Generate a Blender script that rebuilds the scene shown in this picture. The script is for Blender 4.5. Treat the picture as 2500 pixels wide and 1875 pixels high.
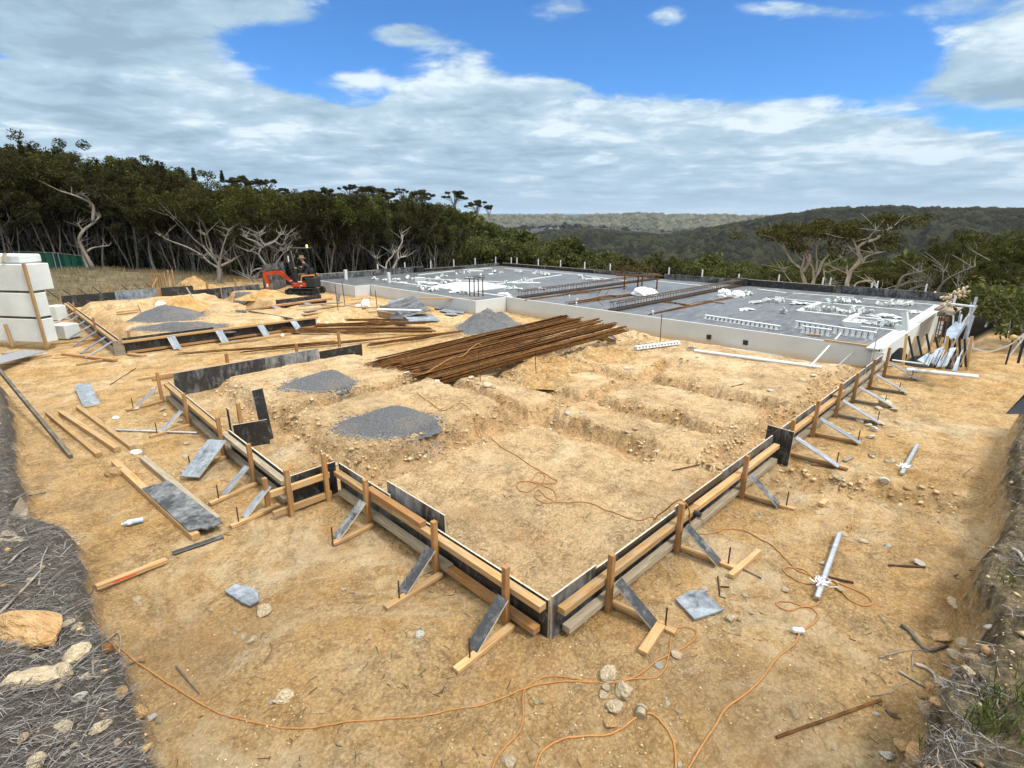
import bpy, bmesh, math, random
import numpy as np
from mathutils import Vector, Matrix, Euler, noise as mnoise
for o in list(bpy.data.objects): bpy.data.objects.remove(o)
scene = bpy.context.scene
col = scene.collection
# ------------------------------------------------------------ camera
# The site frame is used as the world: X runs along the right-hand formwork, Y along the left-hand one,
# the corner of the near formwork is the origin.  The camera looks along the diagonal, 3.5 m above the pad.
F, CH, PIT = 1300.0, 3.5, math.radians(17.0)
CU, CV = -2.934, -2.454
C7 = math.sqrt(.5)
cam_d = bpy.data.cameras.new('camera'); cam = bpy.data.objects.new('camera', cam_d); col.objects.link(cam)
cam_d.sensor_width = 36.0; cam_d.lens = 36.0*F/2500.0; cam_d.clip_start = .05; cam_d.clip_end = 12000
cam.location = (CU, CV, CH); cam.rotation_euler = (math.radians(90)-PIT, 0, math.radians(-45))
scene.camera = cam
# ------------------------------------------------------------ exposure, sun, sky
vs = scene.view_settings
vs.view_transform = 'Standard'; vs.look = 'None'; vs.exposure = 0.40; vs.gamma = 1.0; vs.use_curve_mapping = False
SUN_EL, SUN_AZ = math.radians(58), math.radians(-75)     # azimuth of the sun seen from above, X = 0
sun_d = bpy.data.lights.new('sun', 'SUN'); sun_d.energy = 2.8; sun_d.angle = math.radians(9); sun_d.color = (1, .95, .87)
sun = bpy.data.objects.new('sun', sun_d); col.objects.link(sun); sun.location = (0, 0, 60)
sd = Vector((math.cos(SUN_EL)*math.cos(SUN_AZ), math.cos(SUN_EL)*math.sin(SUN_AZ), math.sin(SUN_EL)))
sun.rotation_euler = sd.to_track_quat('Z', 'Y').to_euler()

class NT:
    """short-hand for node trees"""
    def __init__(s, tree): s.t = tree; s.n = tree.nodes; s.l = tree.links
    def node(s, kind, **kw):
        nd = s.n.new(kind)
        for k, v in kw.items(): setattr(nd, k, v)
        return nd
    def put(s, sock, v):
        if isinstance(v, bpy.types.NodeSocket): s.l.new(v, sock)
        elif isinstance(v, (tuple, list)) and sock.type == 'RGBA' and len(v) == 3: sock.default_value = (*v, 1)
        else: sock.default_value = v
    def math(s, op, a, b=0.0, c=None, clamp=False):
        nd = s.node('ShaderNodeMath', operation=op, use_clamp=clamp)
        s.put(nd.inputs[0], a); s.put(nd.inputs[1], b)
        if c is not None: s.put(nd.inputs[2], c)
        return nd.outputs[0]
    def mix(s, f, a, b, mode='MIX'):
        nd = s.node('ShaderNodeMix', data_type='RGBA', blend_type=mode)
        s.put(nd.inputs[0], f); s.put(nd.inputs[6], a); s.put(nd.inputs[7], b)
        return nd.outputs[2]
    def noise(s, vec, scale, detail=4, rough=.55, dist=0, out=0, dims='3D'):
        nd = s.node('ShaderNodeTexNoise', noise_dimensions=dims)
        if vec is not None: s.l.new(vec, nd.inputs['Vector'])
        nd.inputs['Scale'].default_value = scale; nd.inputs['Detail'].default_value = detail
        nd.inputs['Roughness'].default_value = rough; nd.inputs['Distortion'].default_value = dist
        return nd.outputs[out]
    def voro(s, vec, scale, feature='F1', rnd=1.0, out=0):
        nd = s.node('ShaderNodeTexVoronoi', feature=feature)
        if vec is not None: s.l.new(vec, nd.inputs['Vector'])
        nd.inputs['Scale'].default_value = scale; nd.inputs['Randomness'].default_value = rnd
        return nd.outputs[out]
    def ramp(s, fac, stops):
        nd = s.node('ShaderNodeValToRGB'); cr = nd.color_ramp
        while len(cr.elements) < len(stops): cr.elements.new(.5)
        for e, (p, c) in zip(cr.elements, stops):
            e.position = p; e.color = (*c, 1) if isinstance(c, (tuple, list)) else (c, c, c, 1)
        s.put(nd.inputs[0], fac); return nd.outputs[0]
    def sstep(s, v, lo, hi):
        nd = s.node('ShaderNodeMapRange', interpolation_type='SMOOTHSTEP')
        s.put(nd.inputs[0], v); nd.inputs[1].default_value = lo; nd.inputs[2].default_value = hi
        return nd.outputs[0]
    def mapping(s, vec, scale=(1, 1, 1), rot=(0, 0, 0), loc=(0, 0, 0)):
        nd = s.node('ShaderNodeMapping'); s.l.new(vec, nd.inputs[0])
        nd.inputs['Scale'].default_value = scale; nd.inputs['Rotation'].default_value = rot; nd.inputs['Location'].default_value = loc
        return nd.outputs[0]
    def bump(s, h, strength=.3, dist=.01, nrm=None):
        nd = s.node('ShaderNodeBump'); s.put(nd.inputs['Height'], h)
        nd.inputs['Strength'].default_value = strength; nd.inputs['Distance'].default_value = dist
        if nrm is not None: s.l.new(nrm, nd.inputs['Normal'])
        return nd.outputs[0]

world = bpy.data.worlds.new('World'); scene.world = world; world.use_nodes = True
W = NT(world.node_tree); W.n.clear()
wo = W.node('ShaderNodeOutputWorld'); bg = W.node('ShaderNodeBackground'); bg.inputs[1].default_value = .1
W.l.new(bg.outputs[0], wo.inputs[0])
sky = W.node('ShaderNodeTexSky', sky_type='NISHITA', sun_disc=False)
sky.sun_elevation = SUN_EL; sky.sun_rotation = math.pi/2 - SUN_AZ; sky.altitude = 1800; sky.air_density = 1.0; sky.dust_density = .3; sky.ozone_density = 3.5
tc = W.node('ShaderNodeTexCoord')
dirv = W.mapping(tc.outputs['Generated'], rot=(0, 0, math.radians(45)))       # heading of the street of view becomes +Y
sx = W.node('ShaderNodeSeparateXYZ'); W.l.new(dirv, sx.inputs[0])
fwd = W.math('MAXIMUM', sx.outputs[1], .12)
ta = W.math('DIVIDE', sx.outputs[0], fwd); te = W.math('DIVIDE', sx.outputs[2], fwd)   # tangent of azimuth / elevation
def skyblob(px, py, rx, ry):
    a = (px-1250)/F*.956; e = math.tan(math.atan((937.5-py)/F)-PIT)
    da = W.math('DIVIDE', W.math('SUBTRACT', ta, a), rx/F); de = W.math('DIVIDE', W.math('SUBTRACT', te, e), ry/F)
    r2 = W.math('ADD', W.math('MULTIPLY', da, da), W.math('MULTIPLY', de, de))
    return W.math('POWER', 2.718, W.math('MULTIPLY', r2, -1.0))
def wsum(*a):
    r = a[0]
    for b in a[1:]: r = W.math('ADD', r, b)
    return r
up = W.math('ADD', W.math('MAXIMUM', sx.outputs[2], 0), .13)
cv = W.node('ShaderNodeCombineXYZ')
W.l.new(W.math('DIVIDE', sx.outputs[0], up), cv.inputs[0]); W.l.new(W.math('DIVIDE', sx.outputs[1], up), cv.inputs[1])
cd = cv.outputs[0]
n1 = W.noise(cd, .75, 9, .56, .25); n2 = W.noise(W.mapping(cd, scale=(1.0, 1.5, 1), loc=(5, 2, 1)), 1.25, 9, .55, .25)
n3 = W.noise(W.mapping(cd, loc=(9, 4, 3)), 3.2, 10, .62, .3)
blue = wsum(skyblob(1450, 150, 330, 100), skyblob(1850, 130, 260, 120), skyblob(1650, 40, 480, 80), skyblob(1120, 50, 260, 70), skyblob(800, 150, 130, 70), skyblob(900, 240, 80, 30), skyblob(760, 110, 200, 90), skyblob(980, 110, 160, 70), skyblob(2080, 160, 130, 90), skyblob(50, 135, 110, 22), skyblob(2330, 290, 200, 40))
cloudy = wsum(skyblob(750, 30, 120, 32), skyblob(1150, 165, 75, 55), skyblob(1010, 70, 60, 14), skyblob(1370, 20, 60, 26), skyblob(1590, 35, 55, 24), skyblob(1340, 215, 90, 16), skyblob(2030, 30, 110, 24), skyblob(1500, 330, 800, 75), skyblob(2420, 130, 150, 60), skyblob(1850, 20, 120, 20), skyblob(1000, 95, 90, 18), skyblob(880, 195, 60, 16), skyblob(480, 330, 700, 150), skyblob(200, 60, 300, 80))
th = wsum(W.math('MULTIPLY', W.math('MINIMUM', blue, 1.1), .56), .20)
th = W.math('SUBTRACT', th, W.math('MULTIPLY', W.math('MINIMUM', cloudy, 1.2), .36))
nn = W.math('ADD', W.math('MULTIPLY', n1, .6), W.math('SUBTRACT', W.math('MULTIPLY', n3, .9), .25))
alpha = W.sstep(W.math('SUBTRACT', nn, th), -.13, .17)
bank = wsum(skyblob(1900, 280, 330, 30), skyblob(1550, 290, 200, 40), skyblob(1190, 130, 90, 60), skyblob(480, 190, 330, 70), skyblob(2200, 370, 260, 30), skyblob(2400, 130, 130, 40))
shade = W.math('ADD', n2, W.math('MULTIPLY', W.math('SUBTRACT', n3, .5), 1.0))
shade = W.math('ADD', shade, W.math('MULTIPLY', W.math('MINIMUM', bank, 1), .13))
ccol = W.ramp(shade, [(.30, (2.5, 3.6, 4.6)), (.44, (3.2, 4.5, 5.6)), (.57, (3.9, 5.2, 6.3)), (.72, (6.2, 7.2, 7.9))])
# haze and thin cloud close to the horizon
low = W.sstep(te, .16, .0)
ccol = W.mix(W.math('MULTIPLY', low, .6), ccol, (2.5, 3.9, 5.5))
alpha = W.math('MULTIPLY', alpha, W.sstep(te, -.02, .05))
# unseen cloud overhead and behind the camera, added to light the site
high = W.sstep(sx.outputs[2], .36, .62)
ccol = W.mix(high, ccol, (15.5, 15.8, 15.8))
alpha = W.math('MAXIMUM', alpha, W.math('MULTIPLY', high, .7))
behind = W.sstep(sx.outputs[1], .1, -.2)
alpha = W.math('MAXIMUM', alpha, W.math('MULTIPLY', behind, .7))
hz = W.sstep(te, .17, .0)
skyc = W.mix(1.0, sky.outputs[0], (.50, 1.0, 1.42), 'MULTIPLY')
skyc = W.mix(W.math('MULTIPLY', hz, .85), skyc, (2.1, 3.7, 5.9))
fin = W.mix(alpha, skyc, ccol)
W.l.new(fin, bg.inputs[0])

# ------------------------------------------------------------ pixel <-> site helpers (survey of the photograph)
def at(px, py, z=0.0):
    x = (px-1250)/F; y = -(py-937.5)/F
    fw = math.cos(PIT)+y*math.sin(PIT); dz = -math.sin(PIT)+y*math.cos(PIT)
    t = (z-CH)/dz
    X, Y = x*t, fw*t
    return Vector((CU+(X+Y)*C7, CV+(-X+Y)*C7, z))
def proj(p):
    du, dv, dz = p[0]-CU, p[1]-CV, p[2]-CH
    X = (du-dv)*C7; Y = (du+dv)*C7
    dep = Y*math.cos(PIT)-dz*math.sin(PIT); up_ = Y*math.sin(PIT)+dz*math.cos(PIT)
    return (1250+F*X/dep, 937.5-F*up_/dep)
def on_line(px, fn, lo, hi):
    """parameter where fn(t) is seen at the column px"""
    a, b = lo, hi; fa = proj(fn(a))[0]-px
    for _ in range(50):
        m = (a+b)/2; fm = proj(fn(m))[0]-px
        if (fm > 0) == (fa > 0): a, fa = m, fm
        else: b = m
    return fn((a+b)/2)
def el(y, x=1250.0):
    X = (x-1250)/F; Y = (937.5-y)/F
    return math.degrees(math.atan((-math.sin(PIT)+Y*math.cos(PIT))/math.hypot(X, math.cos(PIT)+Y*math.sin(PIT))))
def az2px(az): return 1250+math.tan(math.radians(az))/.956*F
def elA(az, y): return el(y, az2px(az))
def azr(az, r):
    """point at azimuth az (degrees to the right of the view axis) and distance r"""
    a = math.radians(45-az); return CU+r*math.cos(a), CV+r*math.sin(a)
def px2az(px): return math.degrees(math.atan((px-1250)/F*.956))

# ------------------------------------------------------------ value noise for the terrain
def _h(ix, iy, s):
    n = (ix.astype(np.int64)*374761393 + iy.astype(np.int64)*668265263 + s*1274126177) & 0xFFFFFFFF
    n = ((n ^ (n >> 13))*1274126177) & 0xFFFFFFFF
    n = n ^ (n >> 16)
    return (n & 0xFFFFFF)/float(0xFFFFFF)
def vn(x, y, s=0):
    ix = np.floor(x); iy = np.floor(y); fx = x-ix; fy = y-iy
    fx = fx*fx*fx*(fx*(fx*6-15)+10); fy = fy*fy*fy*(fy*(fy*6-15)+10)
    a = _h(ix, iy, s); b = _h(ix+1, iy, s); c = _h(ix, iy+1, s); d = _h(ix+1, iy+1, s)
    return (a*(1-fx)+b*fx)*(1-fy)+(c*(1-fx)+d*fx)*fy
def fbm(x, y, s=0, o=4, g=.5):
    t = 0; a = 1; n = 0
    for i in range(o):
        t = t + a*(vn(x, y, s+i*17)-.5); n += a; a *= g
        x, y = (x*.8-y*.6)*2.03+3.1, (x*.6+y*.8)*2.03+7.7
    return t/n*2
def cells(x, y, s=0):
    ix = np.floor(x); iy = np.floor(y); best = np.full(x.shape, 9.0); cid = np.zeros(x.shape)
    for dx in (-1, 0, 1):
        for dy in (-1, 0, 1):
            cx, cy = ix+dx, iy+dy
            jx = cx+_h(cx, cy, s); jy = cy+_h(cx, cy, s+5)
            d = (x-jx)**2+(y-jy)**2; m = d < best
            best = np.where(m, d, best); cid = np.where(m, _h(cx, cy, s+11), cid)
    return np.sqrt(best), cid
def ss(x, a, b):
    t = np.clip((x-a)/(b-a), 0, 1); return t*t*(3-2*t)

# ------------------------------------------------------------ terrain height
AZT = np.array([-90, -50, -42, -30, -18, -6, -1, 3, 8, 14, 25, 35, 43, 60, 90.])
RT = np.log(np.array([1., 28, 40, 65, 100, 140, 260, 900, 9000]))
HT = np.array([[0]*15, [0]*15,
 [0, 0, 0, 0, 0, 0, 0, -.5, -1.2, -1.8, -2.0, -2.0, -1.3, 0, 0],
 [1.2, 1.2, 1.2, .8, .8, .4, -.7, -2, -4, -5.5, -6, -5.6, -3.4, 0, 0],
 [3, 3, 3, 2.4, 3.0, 1.2, -2.5, -4.8, -8, -10, -9.5, -7, -4.0, 0, 0],
 [3, 3, 3, 2.5, 3.0, .4, -6, -10, -14, -16, -14.5, -9.5, -5.5, -2, 0],
 [-9, -9, -9, -9, -9, -15, -30, -34, -38, -40, -36, -28, -22, -10, -5],
 [-40]*15, [-60]*15], float)
def interp2(az, lr):
    az = np.clip(az, -89.9, 89.9); lr = np.clip(lr, RT[0], RT[-1]-1e-6)
    i = np.clip(np.searchsorted(AZT, az, 'right')-1, 0, len(AZT)-2); j = np.clip(np.searchsorted(RT, lr, 'right')-1, 0, len(RT)-2)
    fa = (az-AZT[i])/(AZT[i+1]-AZT[i]); fr = (lr-RT[j])/(RT[j+1]-RT[j]); fa = fa*fa*(3-2*fa); fr = fr*fr*(3-2*fr)
    return (HT[j, i]*(1-fa)+HT[j, i+1]*fa)*(1-fr)+(HT[j+1, i]*(1-fa)+HT[j+1, i+1]*fa)*fr
def band(d, w, soft): return 1-ss(np.abs(d), w, w+soft)
def terrain(u, v, fine=True):
    u = np.asarray(u, float); v = np.asarray(v, float)
    du, dv = u-CU, v-CV; r = np.sqrt(du*du+dv*dv)+1e-6
    az = 45-np.degrees(np.arctan2(dv, du)); az = np.where(az > 180, az-360, az)
    base = interp2(az, np.log(r))
    w1 = fbm(u*1.6, v*1.6, 3, 5, .62)*.17+fbm(u*.5, v*.5, 8, 2)*.12; w2 = fbm(u*1.6+40, v*1.6, 4, 5, .62)*.17+fbm(u*.5+9, v*.5, 9, 2)*.12
    x, y = u+w1, v+w2
    # near pad
    inx = ss(u, .05, .45)*(1-ss(u, 11.6, 12.2)); iny = ss(v, .12, .4)*(1-ss(v, 9.55, 9.95))
    lft = ss(u, -.5, -.2)*(v > 3.7)*(1-ss(v, 9.7, 9.95))
    ins = np.clip(inx*iny+0*lft, 0, 1)
    lvl = .11+.0*u
    lvl = np.where(y > 4.0, .31, lvl); lvl = np.where(x > 3.9, .21, lvl); lvl = np.where((y > 4.0) & (x > 3.9), .20, lvl)
    lvl = lvl*(1-.35*band(x-6.5, 1.5, 1.5)*(y > 4))
    tr = np.zeros_like(u)
    tr = np.maximum(tr, band(y-6.72, .12, .22)*(1-ss(x, 3.6, 4.2)))
    tr = np.maximum(tr, band(y-3.82, .14, .24)*ss(x, -.5, .2)*(1-ss(x, 9.2, 9.8)))
    tr = np.maximum(tr, band(x-3.85, .14, .22)*ss(y, 1.0, 1.6))
    tr = np.maximum(tr, band(x-5.35, .16, .22)*ss(y, .7, 1.3))
    tr = np.maximum(tr, band(x-7.3, .16, .24)*ss(y, .5, 1.0)*(1-ss(y, 6.2, 6.8)))
    tr = np.maximum(tr, band(y-6.75, .1, .4)*ss(x, 4.2, 5)*(1-ss(x, 8, 9)))
    tr = np.maximum(tr, band(y-.35, .1, .35)*ss(x, 3.8, 4.4)*.8)
    tr = np.maximum(tr, band(x-.1, .15, .4)*(y > 3.4)*.8)
    for cu_, cv_, rr_ in ((1.40, 5.02, .95), (2.0, 8.35, 1.0)): tr = tr*ss(np.hypot(u-cu_, v-cv_), rr_*.85, rr_*1.25)
    pad = lvl*(1-tr)-.07*tr
    # rough digging towards the slab
    rg = ss(x, 5.2, 6.5)*ss(y, 4.6, 5.6)*(1-ss(u, 11.0, 12.0))*(1-ss(v, 9, 10.3))
    pad = pad+rg*(fbm(u*.9, v*.9, 21, 3)*.30-.02)
    cr = ((u-1.1)**2+(v-.75)**2); pad = pad-.10*np.exp(-cr/.35)
    h = pad*ins
    # far pad
    ins2 = ss(u, -.4, .3)*(1-ss(u, 7.0, 7.9))*ss(v, 15.2, 15.9)*(1-ss(v, 24.6, 25.1))
    t2 = np.maximum(band(y-16.9, .2, .4)*0, band(y-19.3, .2, .45)); t2 = np.maximum(t2, band(y-22.9, .2, .45)); t2 = np.maximum(t2, band(x-5.0, .2, .4)*ss(v, 18, 19))
    h = h+ins2*(.34*(1-t2)-.25*t2+fbm(u*.7, v*.7, 33, 3)*.12*ss(u, 3, 6))
    # scrape lines, heaps
    g1 = band((u-5.05)+(v+1.1)*.35, .12, .35)*ss(v, -2.3, -1.9)*(1-ss(v, -.35, -.1)); h = h-.22*g1
    h = h-.10*band(u-11.95, .3, .45)*ss(v, .6, 1.2)*(1-ss(v, 12.8, 13.5))
    h = h-.55*ss(u, 13.5, 15.5)*(1-ss(u, 23, 25))*ss(v, -1.5, -.7)*(1-ss(v, .1, .4))
    # grass mound far left
    md = np.exp(-(((az+40)/9.0)**2))*np.exp(-(((r-37)/5.5)**2)); h = h+.95*md
    # edges of the cut: banks left and right of the camera
    e1 = -2.72-.20*ss(v, 4.5, 5.1)-u+fbm(v*1.1, u*.3, 51, 4)*.16+.10*ss(v, 7, 12); e2 = -2.42-v+fbm(u*1.0, v*.3, 52, 4)*.2
    e2 = e2*(1-ss(u, 9.0, 12.5))-3*ss(u, 9.0, 12.5); e1 = e1*(1-ss(v, 12, 14))-3*ss(v, 12, 14)
    def prof(e): return .42*ss(e, 0, .22)+.30*ss(e, .2, 1.3)+.5*ss(e, 1.2, 4)
    bk = np.maximum(prof(e1), prof(e2)*1.45); h = h+bk
    bank_m = np.maximum(ss(e1, .03, .2), ss(e2, .05, .25))
    # roughness
    site = 1-ss(r, 45, 60)
    amp = .5+.5*ss(fbm(u*.3, v*.3, 60, 3), -.2, .4)
    sc = np.clip(tr*(1-tr)*4, 0, 1)*ins+np.clip(ins2*t2*(1-t2)*4, 0, 1)+rg*.6+g1*(1-g1)*4+bank_m*.4
    h = h+site*(fbm(u*.45, v*.45, 61, 3)*.045+fbm(u*2.1, v*2.1, 62, 3)*.026*amp)
    if fine:
        f = 1-ss(r, 9, 22)
        h = h+fbm(u*7, v*7, 63, 4, .6)*(.019*amp*f+.075*sc*(1-ss(r, 20, 35)))
        f2 = 1-ss(r, 4.5, 9); h = h+fbm(u*24, v*24, 64, 3)*.007*f2*(1+2*bank_m)
        k, _ = cells(u*3.3, v*3.3, 65); h = h+sc*(.5-k)*.13*(1-ss(r, 14, 26)); k2, _ = cells(u*8, v*8, 67); h = h+(sc*.05+.006)*(.5-k2)*(1-ss(r, 8, 16))
    h = h+(1-site)*fbm(u*.05, v*.05, 66, 3)*1.0
    masks = dict(bank1=ss(e1, .0, .18), bank2=ss(e2, .0, .25), mound=ss(md, .05, .25)*(r > 20), r=r, az=az, sc=np.clip(sc, 0, 1), pad=np.clip(ins*1.0+ins2*.6, 0, 1), tr=np.clip(tr*ins, 0, 1))
    return base+h, masks
def gz(u, v):
    return float(terrain(np.array([u]), np.array([v]), False)[0][0])
def gzf(u, v):
    return float(terrain(np.array([u]), np.array([v]), True)[0][0])
def g(px, py, dz=0.0, it=6):
    """point of the ground seen at a pixel"""
    z = 0.0
    for _ in range(it):
        p = at(px, py, z); z = gz(p.x, p.y)
    p = at(px, py, z); p.z = gzf(p.x, p.y)+dz; return p

# ------------------------------------------------------------ object helpers
def tag(o, label=None, cat=None, group=None, kind=None):
    if label: o['label'] = label
    if cat: o['category'] = cat
    if group: o['group'] = group
    if kind: o['kind'] = kind
    return o
def thing(name, label, cat, loc=(0, 0, 0), group=None, rz=0):
    o = bpy.data.objects.new(name, None); o.empty_display_size = .2; col.objects.link(o); o.location = loc; o.rotation_euler = (0, 0, rz)
    return tag(o, label, cat, group)
def parent_to(o, p):
    """o keeps its place in the world; the things parented to have pure location/rotation"""
    if p is None: return o
    m = Matrix.Translation(p.location) @ p.rotation_euler.to_matrix().to_4x4()
    q = p.parent
    while q is not None: m = (Matrix.Translation(q.location) @ q.rotation_euler.to_matrix().to_4x4()) @ m; q = q.parent
    mw = o.matrix_basis.copy(); o.parent = p; o.matrix_basis = m.inverted() @ mw
    return o
class B:
    """mesh collector"""
    def __init__(s): s.v = []; s.f = []; s.m = []
    def box(s, c, size, rot=None, mi=0):
        k = len(s.v); c = Vector(c); R = rot.to_matrix() if isinstance(rot, Euler) else (rot or Matrix.Identity(3))
        for z in (-.5, .5):
            for x, y in ((-.5, -.5), (.5, -.5), (.5, .5), (-.5, .5)): s.v.append(c+R @ Vector((x*size[0], y*size[1], z*size[2])))
        for q in ((0, 3, 2, 1), (4, 5, 6, 7), (0, 1, 5, 4), (1, 2, 6, 5), (2, 3, 7, 6), (3, 0, 4, 7)): s.f.append([k+i for i in q]); s.m.append(mi)
        return s
    def bar(s, a, b, w, h=None, up=Vector((0, 0, 1)), mi=0):
        a = Vector(a); b = Vector(b); X = (b-a); L = X.length; X.normalize(); Y = up.cross(X)
        if Y.length < 1e-4: Y = Vector((0, 1, 0)).cross(X)
        Y.normalize(); Z = X.cross(Y); R = Matrix((X, Y, Z)).transposed()
        return s.box((a+b)/2, (L, w, h or w), R, mi)
    def tube(s, pts, r, n=6, mi=0, cap=True):
        pts = [Vector(p) for p in pts]; k0 = len(s.v); N = len(pts)
        rr = r if isinstance(r, (list, tuple)) else [r]*N
        ref = Vector((.12, .3, .95))
        for i, p in enumerate(pts):
            d = (pts[min(i+1, N-1)]-pts[max(i-1, 0)]); d = d.normalized() if d.length > 1e-9 else Vector((0, 0, 1))
            a = d.cross(ref)
            if a.length < .05: a = d.cross(Vector((1, 0, 0)))
            a.normalize(); b = d.cross(a)
            for j in range(n):
                t = 2*math.pi*j/n; s.v.append(p+(a*math.cos(t)+b*math.sin(t))*rr[i])
        for i in range(N-1):
            for j in range(n):
                s.f.append([k0+i*n+j, k0+i*n+(j+1) % n, k0+(i+1)*n+(j+1) % n, k0+(i+1)*n+j]); s.m.append(mi)
        if cap:
            s.f.append([k0+j for j in range(n)][::-1]); s.m.append(mi); s.f.append([k0+(N-1)*n+j for j in range(n)]); s.m.append(mi)
        return s
    def ball(s, c, r, n=8, m=6, mi=0, sq=(1, 1, 1)):
        k = len(s.v); c = Vector(c)
        for i in range(m+1):
            t = math.pi*i/m
            for j in range(n):
                p = 2*math.pi*j/n; s.v.append(c+Vector((math.sin(t)*math.cos(p)*sq[0], math.sin(t)*math.sin(p)*sq[1], math.cos(t)*sq[2]))*r)
        for i in range(m):
            for j in range(n): s.f.append([k+i*n+j, k+(i+1)*n+j, k+(i+1)*n+(j+1) % n, k+i*n+(j+1) % n]); s.m.append(mi)
        return s
    def prism(s, poly, z0, z1, mi=0):
        """vertical prism over a plan polygon (counter-clockwise)"""
        k = len(s.v); n = len(poly)
        for z in (z0, z1):
            for p in poly: s.v.append(Vector((p[0], p[1], z if not callable(z) else z(p))))
        s.f.append([k+i for i in range(n)][::-1]); s.m.append(mi); s.f.append([k+n+i for i in range(n)]); s.m.append(mi)
        for i in range(n): s.f.append([k+i, k+(i+1) % n, k+n+(i+1) % n, k+n+i]); s.m.append(mi)
        return s
    def obj(s, name, mats, parent=None, smooth=False, bevel=0, loc=None):
        me = bpy.data.meshes.new(name)
        vv = s.v if loc is None else [Vector(p)-Vector(loc) for p in s.v]
        me.from_pydata([tuple(p) for p in vv], [], s.f)
        for m in (mats if isinstance(mats, (list, tuple)) else [mats]): me.materials.append(m)
        if any(s.m): me.polygons.foreach_set('material_index', s.m)
        if bevel:
            bm = bmesh.new(); bm.from_mesh(me); bmesh.ops.bevel(bm, geom=list(bm.edges), offset=bevel, segments=1, affect='EDGES', clamp_overlap=True); bm.to_mesh(me); bm.free()
        if smooth: me.polygons.foreach_set('use_smooth', [True]*len(me.polygons))
        me.update()
        o = bpy.data.objects.new(name, me); col.objects.link(o)
        if loc is not None: o.location = loc
        return parent_to(o, parent)
def plank(name, a, b, w, h, m, parent=None, edge=None, bev=.003, up=Vector((0, 0, 1)), warp=0):
    """board with its own local frame (X along the grain): w across, h in the 'up' direction"""
    a = Vector(a); b = Vector(b); X = b-a; L = X.length; X = X/L; Y = up.cross(X)
    if Y.length < 1e-4: Y = Vector((0, 1, 0)).cross(X)
    Y.normalize(); Z = X.cross(Y)
    bb = B(); bb.box((0, 0, 0), (L, w, h))
    if edge is not None:                       # thin panel: the two big faces keep m, the rim shows the timber
        t = min(w, h); ax = 1 if w == t else 2
        big = {1: (2, 4), 2: (0, 1)}[ax]; bb.m = [0 if i in big else 1 for i in range(6)]
    o = bb.obj(name, [m] if edge is None else [m, edge], None, bevel=bev if edge is None else 0)
    M = Matrix((X, Y, Z)).transposed().to_4x4(); M.translation = (a+b)/2; o.matrix_basis = M
    return parent_to(o, parent)
def clone(o, loc, rz=None, scale=None, label=None, group=None, rot=None):
    c = o.copy(); col.objects.link(c); c.location = loc
    if rot is not None: c.rotation_euler = rot
    elif rz is not None: c.rotation_euler = (0, 0, rz)
    if scale is not None: c.scale = scale if isinstance(scale, (tuple, list)) else (scale,)*3
    if label: c['label'] = label
    if group: c['group'] = group
    for ch in list(o.children):
        d = ch.copy(); col.objects.link(d); d.parent = c
    return c
def rough_mesh(o, amt, sc, seed=0, ax=(1, 1, 1)):
    for v in o.data.vertices:
        n = mnoise.noise_vector(Vector(v.co)*sc+Vector((seed*3.1, seed, 0)))
        v.co += Vector((n.x*ax[0], n.y*ax[1], n.z*ax[2]))*amt
def smooth_path(pts, sub=5):
    P = [Vector(p) for p in pts]; out = []
    for i in range(len(P)-1):
        p0 = P[max(i-1, 0)]; p1 = P[i]; p2 = P[i+1]; p3 = P[min(i+2, len(P)-1)]
        for k in range(sub):
            t = k/sub; out.append(.5*((2*p1)+(-p0+p2)*t+(2*p0-5*p1+4*p2-p3)*t*t+(-p0+3*p1-3*p2+p3)*t**3))
    out.append(P[-1]); return out
HAZE = True
# ------------------------------------------------------------ materials
def newmat(name):
    m = bpy.data.materials.new(name); m.use_nodes = True; t = NT(m.node_tree)
    bs = t.n['Principled BSDF']; return m, t, bs
def mat_noise(name, cols, scale=5, rough=.8, bump=.3, bscale=40, bdist=.004, stretch=(1, 1, 1), rnd=.15, detail=5, metal=0, spec=.3, coord='Object'):
    m, t, bs = newmat(name); c = t.node('ShaderNodeTexCoord').outputs[coord]; v = t.mapping(c, scale=stretch)
    oi = t.node('ShaderNodeObjectInfo'); off = t.node('ShaderNodeVectorMath', operation='ADD'); t.l.new(v, off.inputs[0])
    cb = t.node('ShaderNodeCombineXYZ'); t.l.new(t.math('MULTIPLY', oi.outputs['Random'], 37.0), cb.inputs[0]); t.l.new(cb.outputs[0], off.inputs[1]); v = off.outputs[0]
    n = t.noise(v, scale, detail, .6); k = len(cols)
    cc = t.ramp(n, [(.30+.4*i/max(k-1, 1), cols[i]) for i in range(k)])
    br = t.math('ADD', t.math('MULTIPLY', oi.outputs['Random'], rnd*2), 1-rnd)
    cc = _bright(t, cc, br)
    t.l.new(cc, bs.inputs['Base Color']); bs.inputs['Roughness'].default_value = rough; bs.inputs['Metallic'].default_value = metal
    bs.inputs['Specular IOR Level'].default_value = spec
    if bump: t.l.new(t.bump(t.noise(v, bscale, 4, .6), bump, bdist), bs.inputs['Normal'])
    return m
def _bright(t, cc, br):
    vm = t.node('ShaderNodeVectorMath', operation='SCALE'); t.l.new(cc, vm.inputs[0]); t.l.new(br, vm.inputs['Scale']); return vm.outputs[0]
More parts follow.
